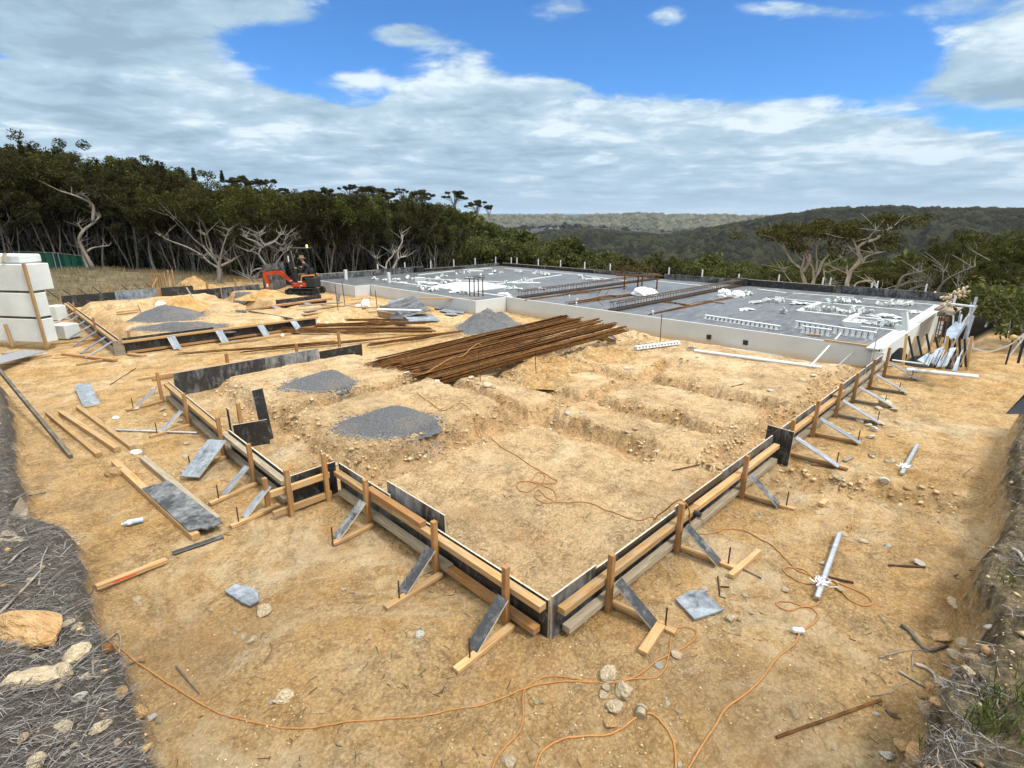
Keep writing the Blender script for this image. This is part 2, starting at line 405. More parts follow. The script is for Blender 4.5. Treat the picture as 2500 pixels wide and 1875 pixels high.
def wood(name, c1, c2, c3, dirt=.25):
    m, t, bs = newmat(name); c = t.node('ShaderNodeTexCoord').outputs['Object']; oi = t.node('ShaderNodeObjectInfo')
    cb = t.node('ShaderNodeCombineXYZ'); t.l.new(t.math('MULTIPLY', oi.outputs['Random'], 53.0), cb.inputs[0]); t.l.new(t.math('MULTIPLY', oi.outputs['Random'], 31.0), cb.inputs[1])
    ad = t.node('ShaderNodeVectorMath', operation='ADD'); t.l.new(c, ad.inputs[0]); t.l.new(cb.outputs[0], ad.inputs[1]); v0 = ad.outputs[0]
    v = t.mapping(v0, scale=(1.2, 14, 14)); n = t.noise(v, 3.0, 6, .6, .6)
    cc = t.ramp(n, [(.28, c2), (.5, c1), (.72, c3)])
    st = t.noise(v0, 5.5, 8, .72); dm = t.ramp(st, [(.46, 0.0), (.66, 1.0)])
    cc = t.mix(t.math('MULTIPLY', dm, dirt), cc, (.30, .25, .19))
    br = t.math('ADD', t.math('MULTIPLY', oi.outputs['Random'], .35), .8); cc = _bright(t, cc, br)
    t.l.new(cc, bs.inputs['Base Color']); bs.inputs['Roughness'].default_value = .75; bs.inputs['Specular IOR Level'].default_value = .25
    t.l.new(t.bump(n, .35, .003), bs.inputs['Normal'])
    return m
def ply(name, smear=.5, base=(.014, .015, .017), light=(.30, .31, .32), sc=1.0):
    m, t, bs = newmat(name); c = t.node('ShaderNodeTexCoord').outputs['Object']; oi = t.node('ShaderNodeObjectInfo')
    cb = t.node('ShaderNodeCombineXYZ'); t.l.new(t.math('MULTIPLY', oi.outputs['Random'], 53.0), cb.inputs[0])
    ad = t.node('ShaderNodeVectorMath', operation='ADD'); t.l.new(c, ad.inputs[0]); t.l.new(cb.outputs[0], ad.inputs[1]); v = ad.outputs[0]
    a = t.noise(t.mapping(v, scale=(6*sc, 6*sc, 1.6*sc)), 2.2, 8, .7, .5); b_ = t.noise(t.mapping(v, scale=(2, 2, 2)), 1.6*sc, 4, .6)
    e = t.voro(t.mapping(v, scale=(5, 5, 3)), 1.4*sc, 'DISTANCE_TO_EDGE')
    f = t.math('ADD', t.math('MULTIPLY', a, .65), t.math('MULTIPLY', b_, .45))
    f = t.ramp(f, [(.62-.22*smear, 0.0), (.80-.16*smear, 1.0)])
    sc_ = t.ramp(e, [(.0, 1.0), (.035, 0.0)]); sc_ = t.math('MULTIPLY', sc_, t.math('MULTIPLY', t.ramp(b_, [(.5, 0.0), (.6, 1.0)]), .5))
    cc = t.mix(t.math('MAXIMUM', t.math('MULTIPLY', f, .35+.6*smear), sc_), base, light)
    du = t.noise(v, 26, 5, .7); cc = t.mix(t.math('MULTIPLY', t.ramp(du, [(.5, 0.0), (.8, 1.0)]), .22), cc, (.30, .24, .16))
    t.l.new(cc, bs.inputs['Base Color']); t.l.new(t.ramp(f, [(0, .38), (1, .8)]), bs.inputs['Roughness'])
    t.l.new(t.bump(a, .15, .003), bs.inputs['Normal'])
    return m
PINE = wood('pine', (.42, .255, .11), (.30, .17, .065), (.52, .34, .165), .4)
OAK = wood('hardwood', (.33, .165, .055), (.23, .11, .035), (.42, .23, .085), .4)
LVL = wood('bearer', (.37, .225, .09), (.23, .13, .05), (.46, .30, .14), .65)
GREYW = wood('grey_timber', (.27, .225, .155), (.17, .135, .09), (.38, .32, .23), .5)
DARKW = wood('dark_timber', (.085, .075, .06), (.05, .045, .038), (.15, .13, .10), .5)
PLYB = ply('black_ply', .18); PLYM = ply('smeared_ply', .62); PLYS = ply('scratched_ply', .34, (.022, .024, .028), (.33, .34, .35)); PLYG = ply('grey_ply', .95, (.05, .06, .075), (.30, .34, .38)); PLYL = ply('streaked_ply', .72, (.02, .021, .024), (.42, .43, .43), .7)
GALV = mat_noise('weathered_strip', [(.10, .12, .15), (.20, .225, .26), (.33, .35, .38)], 7, .6, .2, 60, rnd=.2, stretch=(1, 3, 3))
EDGE = mat_noise('ply_edge', [(.36, .30, .22), (.58, .52, .42)], 20, .8, .2)
RUST = mat_noise('rust', [(.050, .022, .006), (.115, .050, .011), (.20, .090, .021)], 9, .85, .4, 90, .002, stretch=(1, 1, 1), rnd=.22)
RUSTD = mat_noise('dark_rust', [(.03, .016, .010), (.09, .045, .022)], 20, .8, .3)
STEEL = mat_noise('galvanised', [(.36, .38, .40), (.55, .57, .60)], 12, .35, .1, metal=.7, rnd=.1)
WHITE = mat_noise('white_plastic', [(.56, .58, .59), (.68, .69, .70)], 6, .45, .05, rnd=.03)
FOAM = mat_noise('foam', [(.46, .49, .48), (.60, .63, .62)], 1.6, .9, .5, 60, .006, rnd=.05)
WRAP = mat_noise('plastic_wrap', [(.60, .63, .66), (.82, .84, .86)], 5, .25, .6, 14, .03, rnd=.04, spec=.6)
BLACK = mat_noise('black_steel', [(.010, .010, .011), (.030, .030, .032)], 20, .5, .1)
RUBBER = mat_noise('rubber', [(.012, .012, .013), (.035, .034, .032)], 14, .8, .3)
ORANGE = mat_noise('orange_cable', [(.30, .13, .035), (.40, .20, .065)], 30, .5, .05, rnd=.1)
ORPAINT = mat_noise('orange_paint', [(.36, .035, .008), (.52, .06, .012)], 8, .4, .05, rnd=.03)
ORTUBE = mat_noise('orange_tube', [(.50, .17, .03), (.62, .24, .05)], 8, .45, .05)
def render_wall(name):
    m, t, bs = newmat(name); c = t.node('ShaderNodeTexCoord').outputs['Object']
    n = t.noise(c, 1.3, 6, .6); s = t.noise(t.mapping(c, scale=(5, 5, .8)), 2, 5, .6)
    cc = t.ramp(n, [(.3, (.47, .49, .49)), (.7, (.53, .55, .545))]); cc = t.mix(t.math('MULTIPLY', t.ramp(s, [(.5, 0.0), (.8, 1.0)]), .12), cc, (.46, .42, .34))
    gg = t.node('ShaderNodeNewGeometry'); sp = t.node('ShaderNodeSeparateXYZ'); t.l.new(gg.outputs['Position'], sp.inputs[0])
    dz = t.math('ADD', sp.outputs[2], t.math('MULTIPLY', n, .12)); cc = t.mix(t.math('MULTIPLY', t.sstep(dz, .22, .05), .55), cc, (.50, .36, .19))
    t.l.new(cc, bs.inputs['Base Color']); bs.inputs['Roughness'].default_value = .9
    t.l.new(t.bump(t.noise(c, 120, 3, .6), .2, .003), bs.inputs['Normal']); return m
WALL = render_wall('panel_board')
def deck_mat():
    m, t, bs = newmat('plastic_membrane'); c = t.node('ShaderNodeTexCoord').outputs['Object']
    n = t.noise(c, .9, 6, .6, .6); d = t.noise(t.mapping(c, scale=(.6, 2.4, 1)), 2.2, 8, .68, .8); w = t.noise(t.mapping(c, scale=(1, 3, 1), rot=(0, 0, .3)), 3.5, 6, .6, 1.2)
    cc = t.ramp(n, [(.3, (.062, .066, .072)), (.7, (.115, .12, .125))]); cc = t.mix(t.math('MULTIPLY', t.ramp(d, [(.48, 0.0), (.75, 1.0)]), .55), cc, (.27, .28, .29))
    br = t.node('ShaderNodeTexBrick'); t.l.new(c, br.inputs['Vector']); br.inputs['Scale'].default_value = .42; br.inputs['Mortar Size'].default_value = .006; br.inputs['Color1'].default_value = (0, 0, 0, 1); br.inputs['Color2'].default_value = (.0, .0, .0, 1); br.inputs['Mortar'].default_value = (1, 1, 1, 1)
    cc = t.mix(t.math('MULTIPLY', br.outputs['Color'], .35), cc, (.03, .035, .045))
    t.l.new(cc, bs.inputs['Base Color']); t.l.new(t.ramp(d, [(.4, .38), (.7, .7)]), bs.inputs['Roughness'])
    t.l.new(t.bump(w, .25, .012), bs.inputs['Normal']); return m
DECK = deck_mat()
def stone(name, cols, sc=6):
    m = mat_noise(name, cols, sc, .9, 1.0, 7, .06, rnd=.15, detail=8); return m
ROCK = stone('sandstone', [(.44, .33, .19), (.58, .47, .31), (.68, .60, .45)]); ROCKO = stone('orange_sandstone', [(.38, .21, .08), (.50, .31, .14), (.58, .43, .23)]); ROCKW = stone('pale_stone', [(.52, .48, .40), (.68, .65, .58)])
GRAV = None
def gravel_mat():
    m, t, bs = newmat('crushed_stone'); c = t.node('ShaderNodeTexCoord').outputs['Object']
    n = t.noise(c, 1.6, 4, .6); q = t.noise(c, 38, 7, .82)
    cc = t.ramp(q, [(.32, (.055, .058, .064)), (.50, (.13, .134, .142)), (.68, (.28, .285, .29))])
    cc = t.mix(t.math('MULTIPLY', t.ramp(n, [(.52, 0.0), (.75, 1.0)]), .28), cc, (.42, .31, .17))
    t.l.new(cc, bs.inputs['Base Color']); bs.inputs['Roughness'].default_value = .95
    h = t.math('ADD', t.noise(c, 22, 7, .78), t.math('MULTIPLY', t.voro(c, 30), .5)); t.l.new(t.bump(h, 1.0, .06), bs.inputs['Normal']); return m
GRAV = gravel_mat()
def ground_mat():
    m, t, bs = newmat('sandy_ground'); c = t.node('ShaderNodeTexCoord').outputs['Object']
    def at_(n): return t.node('ShaderNodeAttribute', attribute_name=n).outputs['Fac']
    big = t.noise(c, .33, 6, .6, .5); med = t.noise(t.mapping(c, loc=(7, 3, 0)), 1.4, 8, .66, .6); fin = t.noise(c, 9, 8, .72); gr = t.noise(c, 55, 6, .75); pl = t.noise(t.mapping(c, loc=(31, 8, 0)), .8, 9, .68, .9)
    f = t.math('ADD', t.math('MULTIPLY', med, .55), t.math('MULTIPLY', big, .45))
    cc = t.ramp(f, [(.36, (0.493, 0.272, 0.088)), (.44, (0.640, 0.387, 0.146)), (.52, (0.735, 0.480, 0.216)), (.61, (0.777, 0.541, 0.275)), (.70, (0.588, 0.426, 0.250))])
    cc = t.mix(t.math('MULTIPLY', t.ramp(pl, [(.54, 0.0), (.68, 1.0)]), .75), cc, (0.813, 0.666, 0.400))
    cc = t.mix(t.math('MULTIPLY', at_('pad'), .5), cc, (0.880, 0.666, 0.410))
    cc = t.mix(t.math('MULTIPLY', t.ramp(t.noise(t.mapping(c, loc=(3, 51, 0)), .9, 7, .66, .6), [(.56, 0.0), (.66, 1.0)]), .5), cc, (0.623, 0.302, 0.093))
    cc = t.mix(t.math('MULTIPLY', at_('trench'), .45), cc, (0.653, 0.365, 0.147))
    cc = t.mix(t.math('MULTIPLY', t.ramp(fin, [(.50, 0.0), (.62, 1.0)]), .30), cc, (0.420, 0.231, 0.093))
    cc = t.mix(t.math('MULTIPLY', t.ramp(t.noise(t.mapping(c, loc=(11, 0, 0)), 14, 6, .7), [(.56, 0.0), (.70, 1.0)]), .45), cc, (0.813, 0.756, 0.481))
    cc = t.mix(t.math('MULTIPLY', t.ramp(gr, [(.5, 0.0), (.78, 1.0)]), .25), cc, (0.342, 0.197, 0.087))
    cc = t.mix(t.math('MULTIPLY', t.ramp(t.noise(t.mapping(c, loc=(0, 9, 0)), 90, 4, .7), [(.6, 0.0), (.75, 1.0)]), .5), cc, (0.813, 0.832, 0.586))
    dk = t.noise(t.mapping(c, loc=(5, 77, 0)), .55, 9, .72, .8); cc = t.mix(t.math('MULTIPLY', t.ramp(dk, [(.58, 0.0), (.70, 1.0)]), .45), cc, (0.365, 0.259, 0.167))
    cc = t.mix(t.math('MULTIPLY', t.ramp(t.noise(t.mapping(c, loc=(2, 5, 0)), 4.2, 10, .78, .5), [(.50, 0.0), (.60, 1.0)]), .42), cc, (0.329, 0.178, 0.072))
    def dist_(sc, k):
        nd = t.node('ShaderNodeVectorMath', operation='SCALE'); t.l.new(t.noise(c, sc*1.7, 3, .6, out=1), nd.inputs[0]); nd.inputs['Scale'].default_value = k
        a2 = t.node('ShaderNodeVectorMath', operation='ADD'); t.l.new(c, a2.inputs[0]); t.l.new(nd.outputs[0], a2.inputs[1]); return a2.outputs[0]
    cl1 = t.voro(dist_(11, .10), 11); cl2 = t.voro(dist_(32, .035), 34); sp2 = t.voro(dist_(20, .05), 60, out=1)
    cc = t.mix(t.math('MULTIPLY', t.ramp(cl1, [(.42, 0.0), (.75, 1.0)]), t.math('MULTIPLY', t.ramp(med, [(.42, 0.0), (.6, 1.0)]), .30)), cc, (0.227, 0.135, 0.059))  # shade in crevices between coarse and fine clods put into the colour
    cc = t.mix(t.math('MULTIPLY', t.ramp(cl2, [(.48, 0.0), (.75, 1.0)]), .32), cc, (0.236, 0.146, 0.065))
    cc = t.mix(t.math('MULTIPLY', t.ramp(cl2, [(.14, 1.0), (.36, 0.0)]), .42), cc, (0.813, 0.657, 0.475))
    ck = t.math('ABSOLUTE', t.math('SUBTRACT', t.noise(t.mapping(c, loc=(6, 1, 0)), 13, 7, .68, .8), .5)); ckm = t.math('MULTIPLY', t.ramp(ck, [(.0, 1.0), (.022, 0.0)]), t.ramp(t.noise(t.mapping(c, loc=(1, 9, 0)), 2.3, 5, .6), [(.48, 0.0), (.58, 1.0)]))
    cc = t.mix(t.math('MULTIPLY', ckm, .65), cc, (0.179, 0.109, 0.050))  # crack lines painted dark like shaded crevices
    bgp = t.noise(t.mapping(c, loc=(41, 13, 0)), .42, 8, .7, .9); cc = t.mix(t.math('MULTIPLY', t.ramp(bgp, [(.52, 0.0), (.63, 1.0)]), .42), cc, (0.357, 0.244, 0.135))
    bgq = t.noise(t.mapping(c, loc=(71, 3, 0)), .6, 9, .74, .9); cc = t.mix(t.math('MULTIPLY', t.ramp(bgq, [(.53, 0.0), (.62, 1.0)]), .5), cc, (0.840, 0.686, 0.460))
    # scraped soil of the bank faces, mulch and dry grass on top
    mulch = t.ramp(t.noise(t.mapping(c, scale=(1, 3.5, 1), rot=(0, 0, .7)), 26, 8, .75, 1.2), [(.34, (.065, .055, .045)), (.50, (.17, .15, .13)), (.70, (.32, .295, .265))])
    mulch = t.mix(t.math('MULTIPLY', t.ramp(t.noise(c, 4, 6, .7), [(.52, 0.0), (.68, 1.0)]), .6), mulch, (.30, .225, .13))
    cc = t.mix(t.sstep(t.math('ADD', at_('mulch'), t.math('MULTIPLY', t.math('SUBTRACT', t.noise(c, 7, 7, .7), .5), 1.1)), .35, .7), cc, mulch)
    soil = t.ramp(t.noise(c, 11, 8, .74), [(.36, (.05, .04, .025)), (.52, (.17, .135, .08)), (.68, (.42, .33, .2))])
    soil = t.mix(t.math('MULTIPLY', t.ramp(t.noise(t.mapping(c, loc=(4, 4, 0)), 2.1, 9, .75, .8), [(.50, 0.0), (.60, 1.0)]), .75), soil, (.50, .385, .23))
    cc = t.mix(t.sstep(t.math('ADD', at_('scrub'), t.math('MULTIPLY', t.math('SUBTRACT', t.noise(c, 5, 7, .7), .5), 1.1)), .35, .7), cc, soil)
    dry = t.ramp(t.noise(t.mapping(c, scale=(1, 1, 1)), 3.2, 9, .78, .4), [(.38, (.085, .075, .042)), (.52, (.21, .175, .105)), (.68, (.33, .275, .17))])
    cc = t.mix(at_('mound'), cc, dry)
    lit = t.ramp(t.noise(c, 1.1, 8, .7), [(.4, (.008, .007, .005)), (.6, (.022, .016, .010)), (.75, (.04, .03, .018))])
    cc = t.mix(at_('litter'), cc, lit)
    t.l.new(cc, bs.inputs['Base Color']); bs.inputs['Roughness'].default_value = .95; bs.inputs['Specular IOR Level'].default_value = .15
    h = t.math('ADD', t.math('MULTIPLY', t.noise(c, 5, 9, .76, .4), 1.0), t.math('MULTIPLY', t.noise(c, 30, 6, .75), .4))
    h = t.math('SUBTRACT', h, t.math('MULTIPLY', ckm, .25)); h = t.math('SUBTRACT', h, t.math('ADD', t.math('MULTIPLY', cl1, .30), t.math('MULTIPLY', cl2, .16)))
    nb = t.bump(h, .9, .11); nb = t.bump(t.noise(c, 120, 4, .7), .5, .006, nb); t.l.new(nb, bs.inputs['Normal'])
    return m
GROUND = ground_mat()

# ------------------------------------------------------------ the ground: one sheet, finest near the camera
def make_ground():
    th = np.concatenate([np.arange(-180, -50, 3.0), np.arange(-50, 50, .125), np.arange(50, 180, 3.0)])   # azimuths (last joins first)
    r1 = .35*1.0046**np.arange(0, int(math.log(46/.35)/math.log(1.0046)))
    r2 = r1[-1]*1.035**np.arange(1, int(math.log(9000/46)/math.log(1.035)))
    rr = np.concatenate([r1, r2]); nr, nt = len(rr), len(th)
    A, R = np.meshgrid(np.radians(45-th), rr)
    U = CU+R*np.cos(A); V = CV+R*np.sin(A)
    Z, mk = terrain(U, V)
    co = np.stack([U, V, Z], -1).reshape(-1, 3)
    c0 = len(co); zc = gz(CU, CV); co = np.vstack([co, [[CU, CV, zc]]])
    i, j = np.meshgrid(np.arange(nr-1), np.arange(nt), indexing='ij'); j2 = (j+1) % nt
    q = np.stack([i*nt+j, i*nt+j2, (i+1)*nt+j2, (i+1)*nt+j], -1).reshape(-1, 4)
    me = bpy.data.meshes.new('ground'); me.vertices.add(len(co)); me.vertices.foreach_set('co', co.astype(np.float32).ravel())
    tri = np.stack([np.full(nt, c0), (np.arange(nt)+1) % nt, np.arange(nt)], -1)
    loops = np.concatenate([q.ravel(), tri.ravel()]); nq = len(q)
    me.loops.add(len(loops)); me.loops.foreach_set('vertex_index', loops.astype(np.int32))
    me.polygons.add(nq+nt); me.polygons.foreach_set('loop_start', np.concatenate([np.arange(nq)*4, nq*4+np.arange(nt)*3]).astype(np.int32))
    me.polygons.foreach_set('use_smooth', np.ones(nq+nt, bool))
    me.update(calc_edges=True); me.validate()
    def attr(n, a):
        a = np.append(a.reshape(-1), 0).astype(np.float32); x = me.attributes.new(n, 'FLOAT', 'POINT'); x.data.foreach_set('value', a)
    r, az = mk['r'], mk['az']
    attr('mulch', mk['bank1']*(r < 25)); attr('scrub', mk['bank2']*(r < 25)); attr('pad', mk['pad']); attr('mound', mk['mound']); attr('trench', mk['tr'])
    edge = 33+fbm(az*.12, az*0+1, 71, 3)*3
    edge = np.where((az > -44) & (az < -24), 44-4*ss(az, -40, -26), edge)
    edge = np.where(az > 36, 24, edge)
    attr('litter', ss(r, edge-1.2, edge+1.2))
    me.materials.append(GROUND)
    o = bpy.data.objects.new('ground', me); col.objects.link(o); tag(o, kind='structure')
make_ground()
# ------------------------------------------------------------ far hills (height sheets of tree canopy)
def canopy_mat(name, dark, mid, light, pale, pale_amt, sc):
    m, t, bs = newmat(name); c = t.node('ShaderNodeTexCoord').outputs['Object']
    n = t.noise(c, sc, 8, .7); b_ = t.noise(c, sc*.12, 5, .6); p = t.noise(t.mapping(c, loc=(90, 3, 1)), sc*1.3, 6, .7)
    id_ = t.node('ShaderNodeAttribute', attribute_name='cid').outputs['Fac']
    f = t.math('ADD', t.math('MULTIPLY', n, .45), t.math('ADD', t.math('MULTIPLY', b_, .25), t.math('MULTIPLY', id_, .30)))
    cc = t.ramp(f, [(.38, dark), (.5, mid), (.60, light)])
    cc = t.mix(t.math('MULTIPLY', t.ramp(p, [(.56, 0.0), (.70, 1.0)]), pale_amt), cc, pale)
    t.l.new(cc, bs.inputs['Base Color']); bs.inputs['Roughness'].default_value = .95; bs.inputs['Specular IOR Level'].default_value = .1
    t.l.new(t.bump(t.noise(c, sc*3, 6, .75), .9, 1.2/sc), bs.inputs['Normal']); return m
def far_hill(name, az0, az1, daz, r0, r1, dr, crest, rc, wide, cell, amp, m, seed, foot=-34):
    A, R = np.meshgrid(np.arange(az0, az1, daz), np.arange(r0, r1, dr), indexing='ij')
    a = np.radians(45-A); U = CU+R*np.cos(a); V = CV+R*np.sin(a)
    cr = np.interp(A, [c[0] for c in crest], [c[1] for c in crest])      # elevation angle of the skyline
    zt = CH+rc*np.tan(np.radians(cr))
    w = (R-rc-fbm(A*.3, A*0, seed, 3)*wide*.25)/wide; prof = np.where(w < 0, ss(w, -1, 0), 1-.35*ss(w, 0, 1))
    Z = foot+(zt-foot)*prof
    rel = fbm(U/(wide*.35), V/(wide*.35), seed+3, 4)*(zt-foot)*.16*np.clip(1-prof, 0, 1)*2; Z = Z+rel
    d, cid = cells(U/cell, V/cell, seed); d2, c2 = cells(U/(cell*.45), V/(cell*.45), seed+2)
    Z = Z+amp*(np.sqrt(np.clip(1-d*d*1.3, 0, 1))*(.6+.7*cid)+.35*np.sqrt(np.clip(1-d2*d2*1.4, 0, 1))*(.4+c2))
    n1_, n2_ = A.shape; co = np.stack([U, V, Z], -1).reshape(-1, 3)
    i, j = np.meshgrid(np.arange(n1_-1), np.arange(n2_-1), indexing='ij')
    q = np.stack([i*n2_+j, i*n2_+j+1, (i+1)*n2_+j+1, (i+1)*n2_+j], -1).reshape(-1, 4)
    me = bpy.data.meshes.new(name); me.vertices.add(len(co)); me.vertices.foreach_set('co', co.astype(np.float32).ravel())
    me.loops.add(q.size); me.loops.foreach_set('vertex_index', q.ravel().astype(np.int32)); me.polygons.add(len(q)); me.polygons.foreach_set('loop_start', (np.arange(len(q))*4).astype(np.int32))
    me.polygons.foreach_set('use_smooth', np.ones(len(q), bool)); me.update(calc_edges=True)
    x = me.attributes.new('cid', 'FLOAT', 'POINT'); x.data.foreach_set('value', (cid*.7+c2*.3).reshape(-1).astype(np.float32))
    me.materials.append(m); o = bpy.data.objects.new(name, me); col.objects.link(o); tag(o, kind='structure'); return o
CAN_MID = canopy_mat('ridge_canopy', (.006, .008, .004), (.016, .019, .009), (.055, .055, .028), (.30, .26, .19), .22, .22)
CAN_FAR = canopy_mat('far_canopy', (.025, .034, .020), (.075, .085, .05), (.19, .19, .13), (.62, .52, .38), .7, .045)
far_hill('hills', -9, 32, .035, 1500, 2500, 8, [(-10, elA(-10, 540)), (-3, elA(-3, 538)), (3, elA(3, 539)), (8, elA(8, 538)), (12, elA(12, 535)), (17, elA(17, 538)), (22, elA(22, 541)), (32, elA(32, 545))], 2250, 700, 24, 17, CAN_FAR, 101)
far_hill('hills', -6, 70, .055, 330, 780, 3.2, [(-6, elA(-6, 640)), (-1, elA(-1, 600)), (4, elA(4, 572)), (8, elA(8, 569)), (12, elA(12, 578)), (15.5, elA(15.5, 584)), (18, elA(18, 575)), (21, elA(21, 560)), (25.5, elA(25.5, 538)), (29, elA(29, 524)), (33, elA(33, 518)), (36, elA(36, 520)), (43, elA(43, 523)), (70, elA(70, 530))], 560, 230, 5.6, 3.6, CAN_MID, 111)
# small houses far away among the trees
hw = mat_noise('house_wall', [(.62, .58, .50), (.74, .72, .68)], .5, .8, 0, rnd=.15); hr = mat_noise('house_roof', [(.30, .22, .18), (.42, .36, .32)], .5, .8, 0, rnd=.3)
def far_house():
    t = thing('house', 'tiny pale house among the trees of the hazy far ridge', 'house', (0, 0, 0), 'houses on the far ridge')
    B().box((0, 0, 2.5), (14, 8, 7)).obj('wall', hw, t)
    b = B(); b.v = [Vector(p) for p in ((-7.6, -4.6, 6), (7.6, -4.6, 6), (7.6, 4.6, 6), (-7.6, 4.6, 6), (-7.6, 0, 9), (7.6, 0, 9))]; b.f = [[0, 1, 5, 4], [2, 3, 4, 5], [1, 2, 5], [3, 0, 4], [3, 2, 1, 0]]; b.m = [0]*5
    b.obj('roof', hr, t); return t
house0 = None
for i, (x, y) in enumerate([(1335, 546), (1343, 552), (1349, 547), (1352, 556), (1380, 549), (1385, 548), (1383, 557), (1374, 556), (1420, 560), (1331, 561), (1500, 550), (1512, 557), (1560, 560), (1480, 545), (1650, 552), (1690, 548), (1740, 556), (1620, 558), (1595, 551), (1445, 548)]):
    az = px2az(x); r = 2250-700*(y-541)/42.; e = el(y, x); u, v = azr(az, r-60)
    rc = Vector((u, v, CH+(r-60)*math.tan(math.radians(e))+(-2)))
    if house0 is None: house0 = far_house(); house0.location = rc; house0.rotation_euler.z = .8; house0.scale = (.75,)*3
    else: clone(house0, rc, rz=random.Random(i).uniform(0, 3), scale=random.Random(i*3).uniform(.5, .85))

# ------------------------------------------------------------ leaves and trees
def leaf_mat(name, c1, c2, c3, trans=.25):
    m, t, bs = newmat(name); c = t.node('ShaderNodeTexCoord').outputs['Object']; oi = t.node('ShaderNodeObjectInfo'); gi = t.node('ShaderNodeNewGeometry')
    f = t.math('ADD', t.math('MULTIPLY', gi.outputs['Random Per Island'], .5), t.math('MULTIPLY', t.noise(c, .9, 3, .6), .5))
    cc = t.ramp(f, [(.25, c1), (.5, c2), (.78, c3)])
    hs = t.node('ShaderNodeHueSaturation'); t.l.new(t.math('ADD', t.math('MULTIPLY', oi.outputs['Random'], .05), .475), hs.inputs['Hue']); t.l.new(t.math('ADD', t.math('MULTIPLY', oi.outputs['Random'], .6), .72), hs.inputs['Value']); t.l.new(cc, hs.inputs['Color'])
    d = t.node('ShaderNodeBsdfDiffuse'); tr = t.node('ShaderNodeBsdfTranslucent'); mx = t.node('ShaderNodeMixShader'); mx.inputs[0].default_value = trans
    t.l.new(hs.outputs[0], d.inputs[0]); t.l.new(hs.outputs[0], tr.inputs[0]); t.l.new(d.outputs[0], mx.inputs[1]); t.l.new(tr.outputs[0], mx.inputs[2])
    t.l.new(mx.outputs[0], t.n['Material Output'].inputs[0]); t.n.remove(bs); return m
LEAF = leaf_mat('olive_leaves', (.026, .029, .008), (.056, .059, .016), (.120, .112, .034), .3)
LEAFG = leaf_mat('gum_leaves', (.034, .037, .011), (.070, .072, .022), (.14, .130, .044), .3)
LEAFD = leaf_mat('casuarina_leaves', (.022, .024, .009), (.048, .048, .018), (.095, .084, .034), .3)
BARK = mat_noise('grey_bark', [(.10, .088, .072), (.22, .195, .165), (.33, .30, .26)], 3, .9, .5, 20, .02, stretch=(3, 3, .8))
BARKP = mat_noise('pale_gum_bark', [(.24, .20, .16), (.40, .355, .30), (.54, .50, .44)], 2.2, .8, .3, 14, .02, stretch=(2, 2, .6))
BARKM = mat_noise('dull_gum_bark', [(.13, .11, .09), (.24, .215, .18), (.33, .30, .26)], 2.2, .8, .3, 14, .02, stretch=(2, 2, .6))
BARKD = mat_noise('bleached_wood', [(.17, .155, .14), (.31, .29, .27)], 2.2, .8, .3, 14, .02, stretch=(2, 2, .6))

def leaves_mesh(name, centres, radii, per, size, m, seed, flat=.7, asp=2.2):
    """leaf quads gathered in clumps; centres Nx3"""
    rg = np.random.default_rng(seed); C = np.repeat(np.asarray(centres, float), per, 0); Rr = np.repeat(np.asarray(radii, float), per)
    n = len(C); d = rg.normal(size=(n, 3)); d /= np.linalg.norm(d, axis=1)[:, None]; rad = rg.random(n)**.45
    P = C+d*(Rr*rad)[:, None]*np.array([1, 1, flat])
    a = rg.normal(size=(n, 3))*np.array([1, 1, .8])+np.array([0, 0, -.25]); a /= np.linalg.norm(a, axis=1)[:, None]
    b = np.cross(a, rg.normal(size=(n, 3))); b /= np.linalg.norm(b, axis=1)[:, None]
    s = (size*(.6+.8*rg.random(n)))[:, None]; a = a*s*asp*.5; b = b*s*.5
    co = np.stack([P-a, P+b, P+a, P-b], 1).reshape(-1, 3)
    me = bpy.data.meshes.new(name); me.vertices.add(4*n); me.vertices.foreach_set('co', co.astype(np.float32).ravel())
    me.loops.add(4*n); me.loops.foreach_set('vertex_index', np.arange(4*n, dtype=np.int32)); me.polygons.add(n); me.polygons.foreach_set('loop_start', (np.arange(n)*4).astype(np.int32))
    me.update(calc_edges=True); me.materials.append(m); return me
def limb(bb, rng, p, d, L, r, lvl, tips, curl=.25, upb=.12, split=(2, 3), seg=5, minr=.008, nside=6):
    pts = [p.copy()]; rad = [r]; q = p.copy(); dd = d.normalized()
    for i in range(seg):
        dd = (dd+Vector((rng.gauss(0, curl), rng.gauss(0, curl), rng.gauss(0, curl*.7)+upb))*.55).normalized()
        q = q+dd*(L/seg); pts.append(q.copy()); rad.append(max(minr, r*(1-(i+1)/seg*.42)))
    bb.tube(pts, rad, nside if r > .03 else 4, cap=False)
    if lvl == 0: tips.append(q.copy()); return
    for k in range(rng.randint(*split)):
        t = rng.uniform(.55, 1.0) if k else 1.0; j = min(seg, max(1, int(round(t*seg))))
        side = Vector((rng.gauss(0, 1), rng.gauss(0, 1), rng.gauss(.15, .5))).normalized()
        nd = (dd*.75+side*rng.uniform(.45, .8)).normalized()
        limb(bb, rng, pts[j], nd, L*rng.uniform(.6, .85), rad[j]*rng.uniform(.62, .8), lvl-1, tips, curl, upb, split, max(3, seg-1), minr, nside)
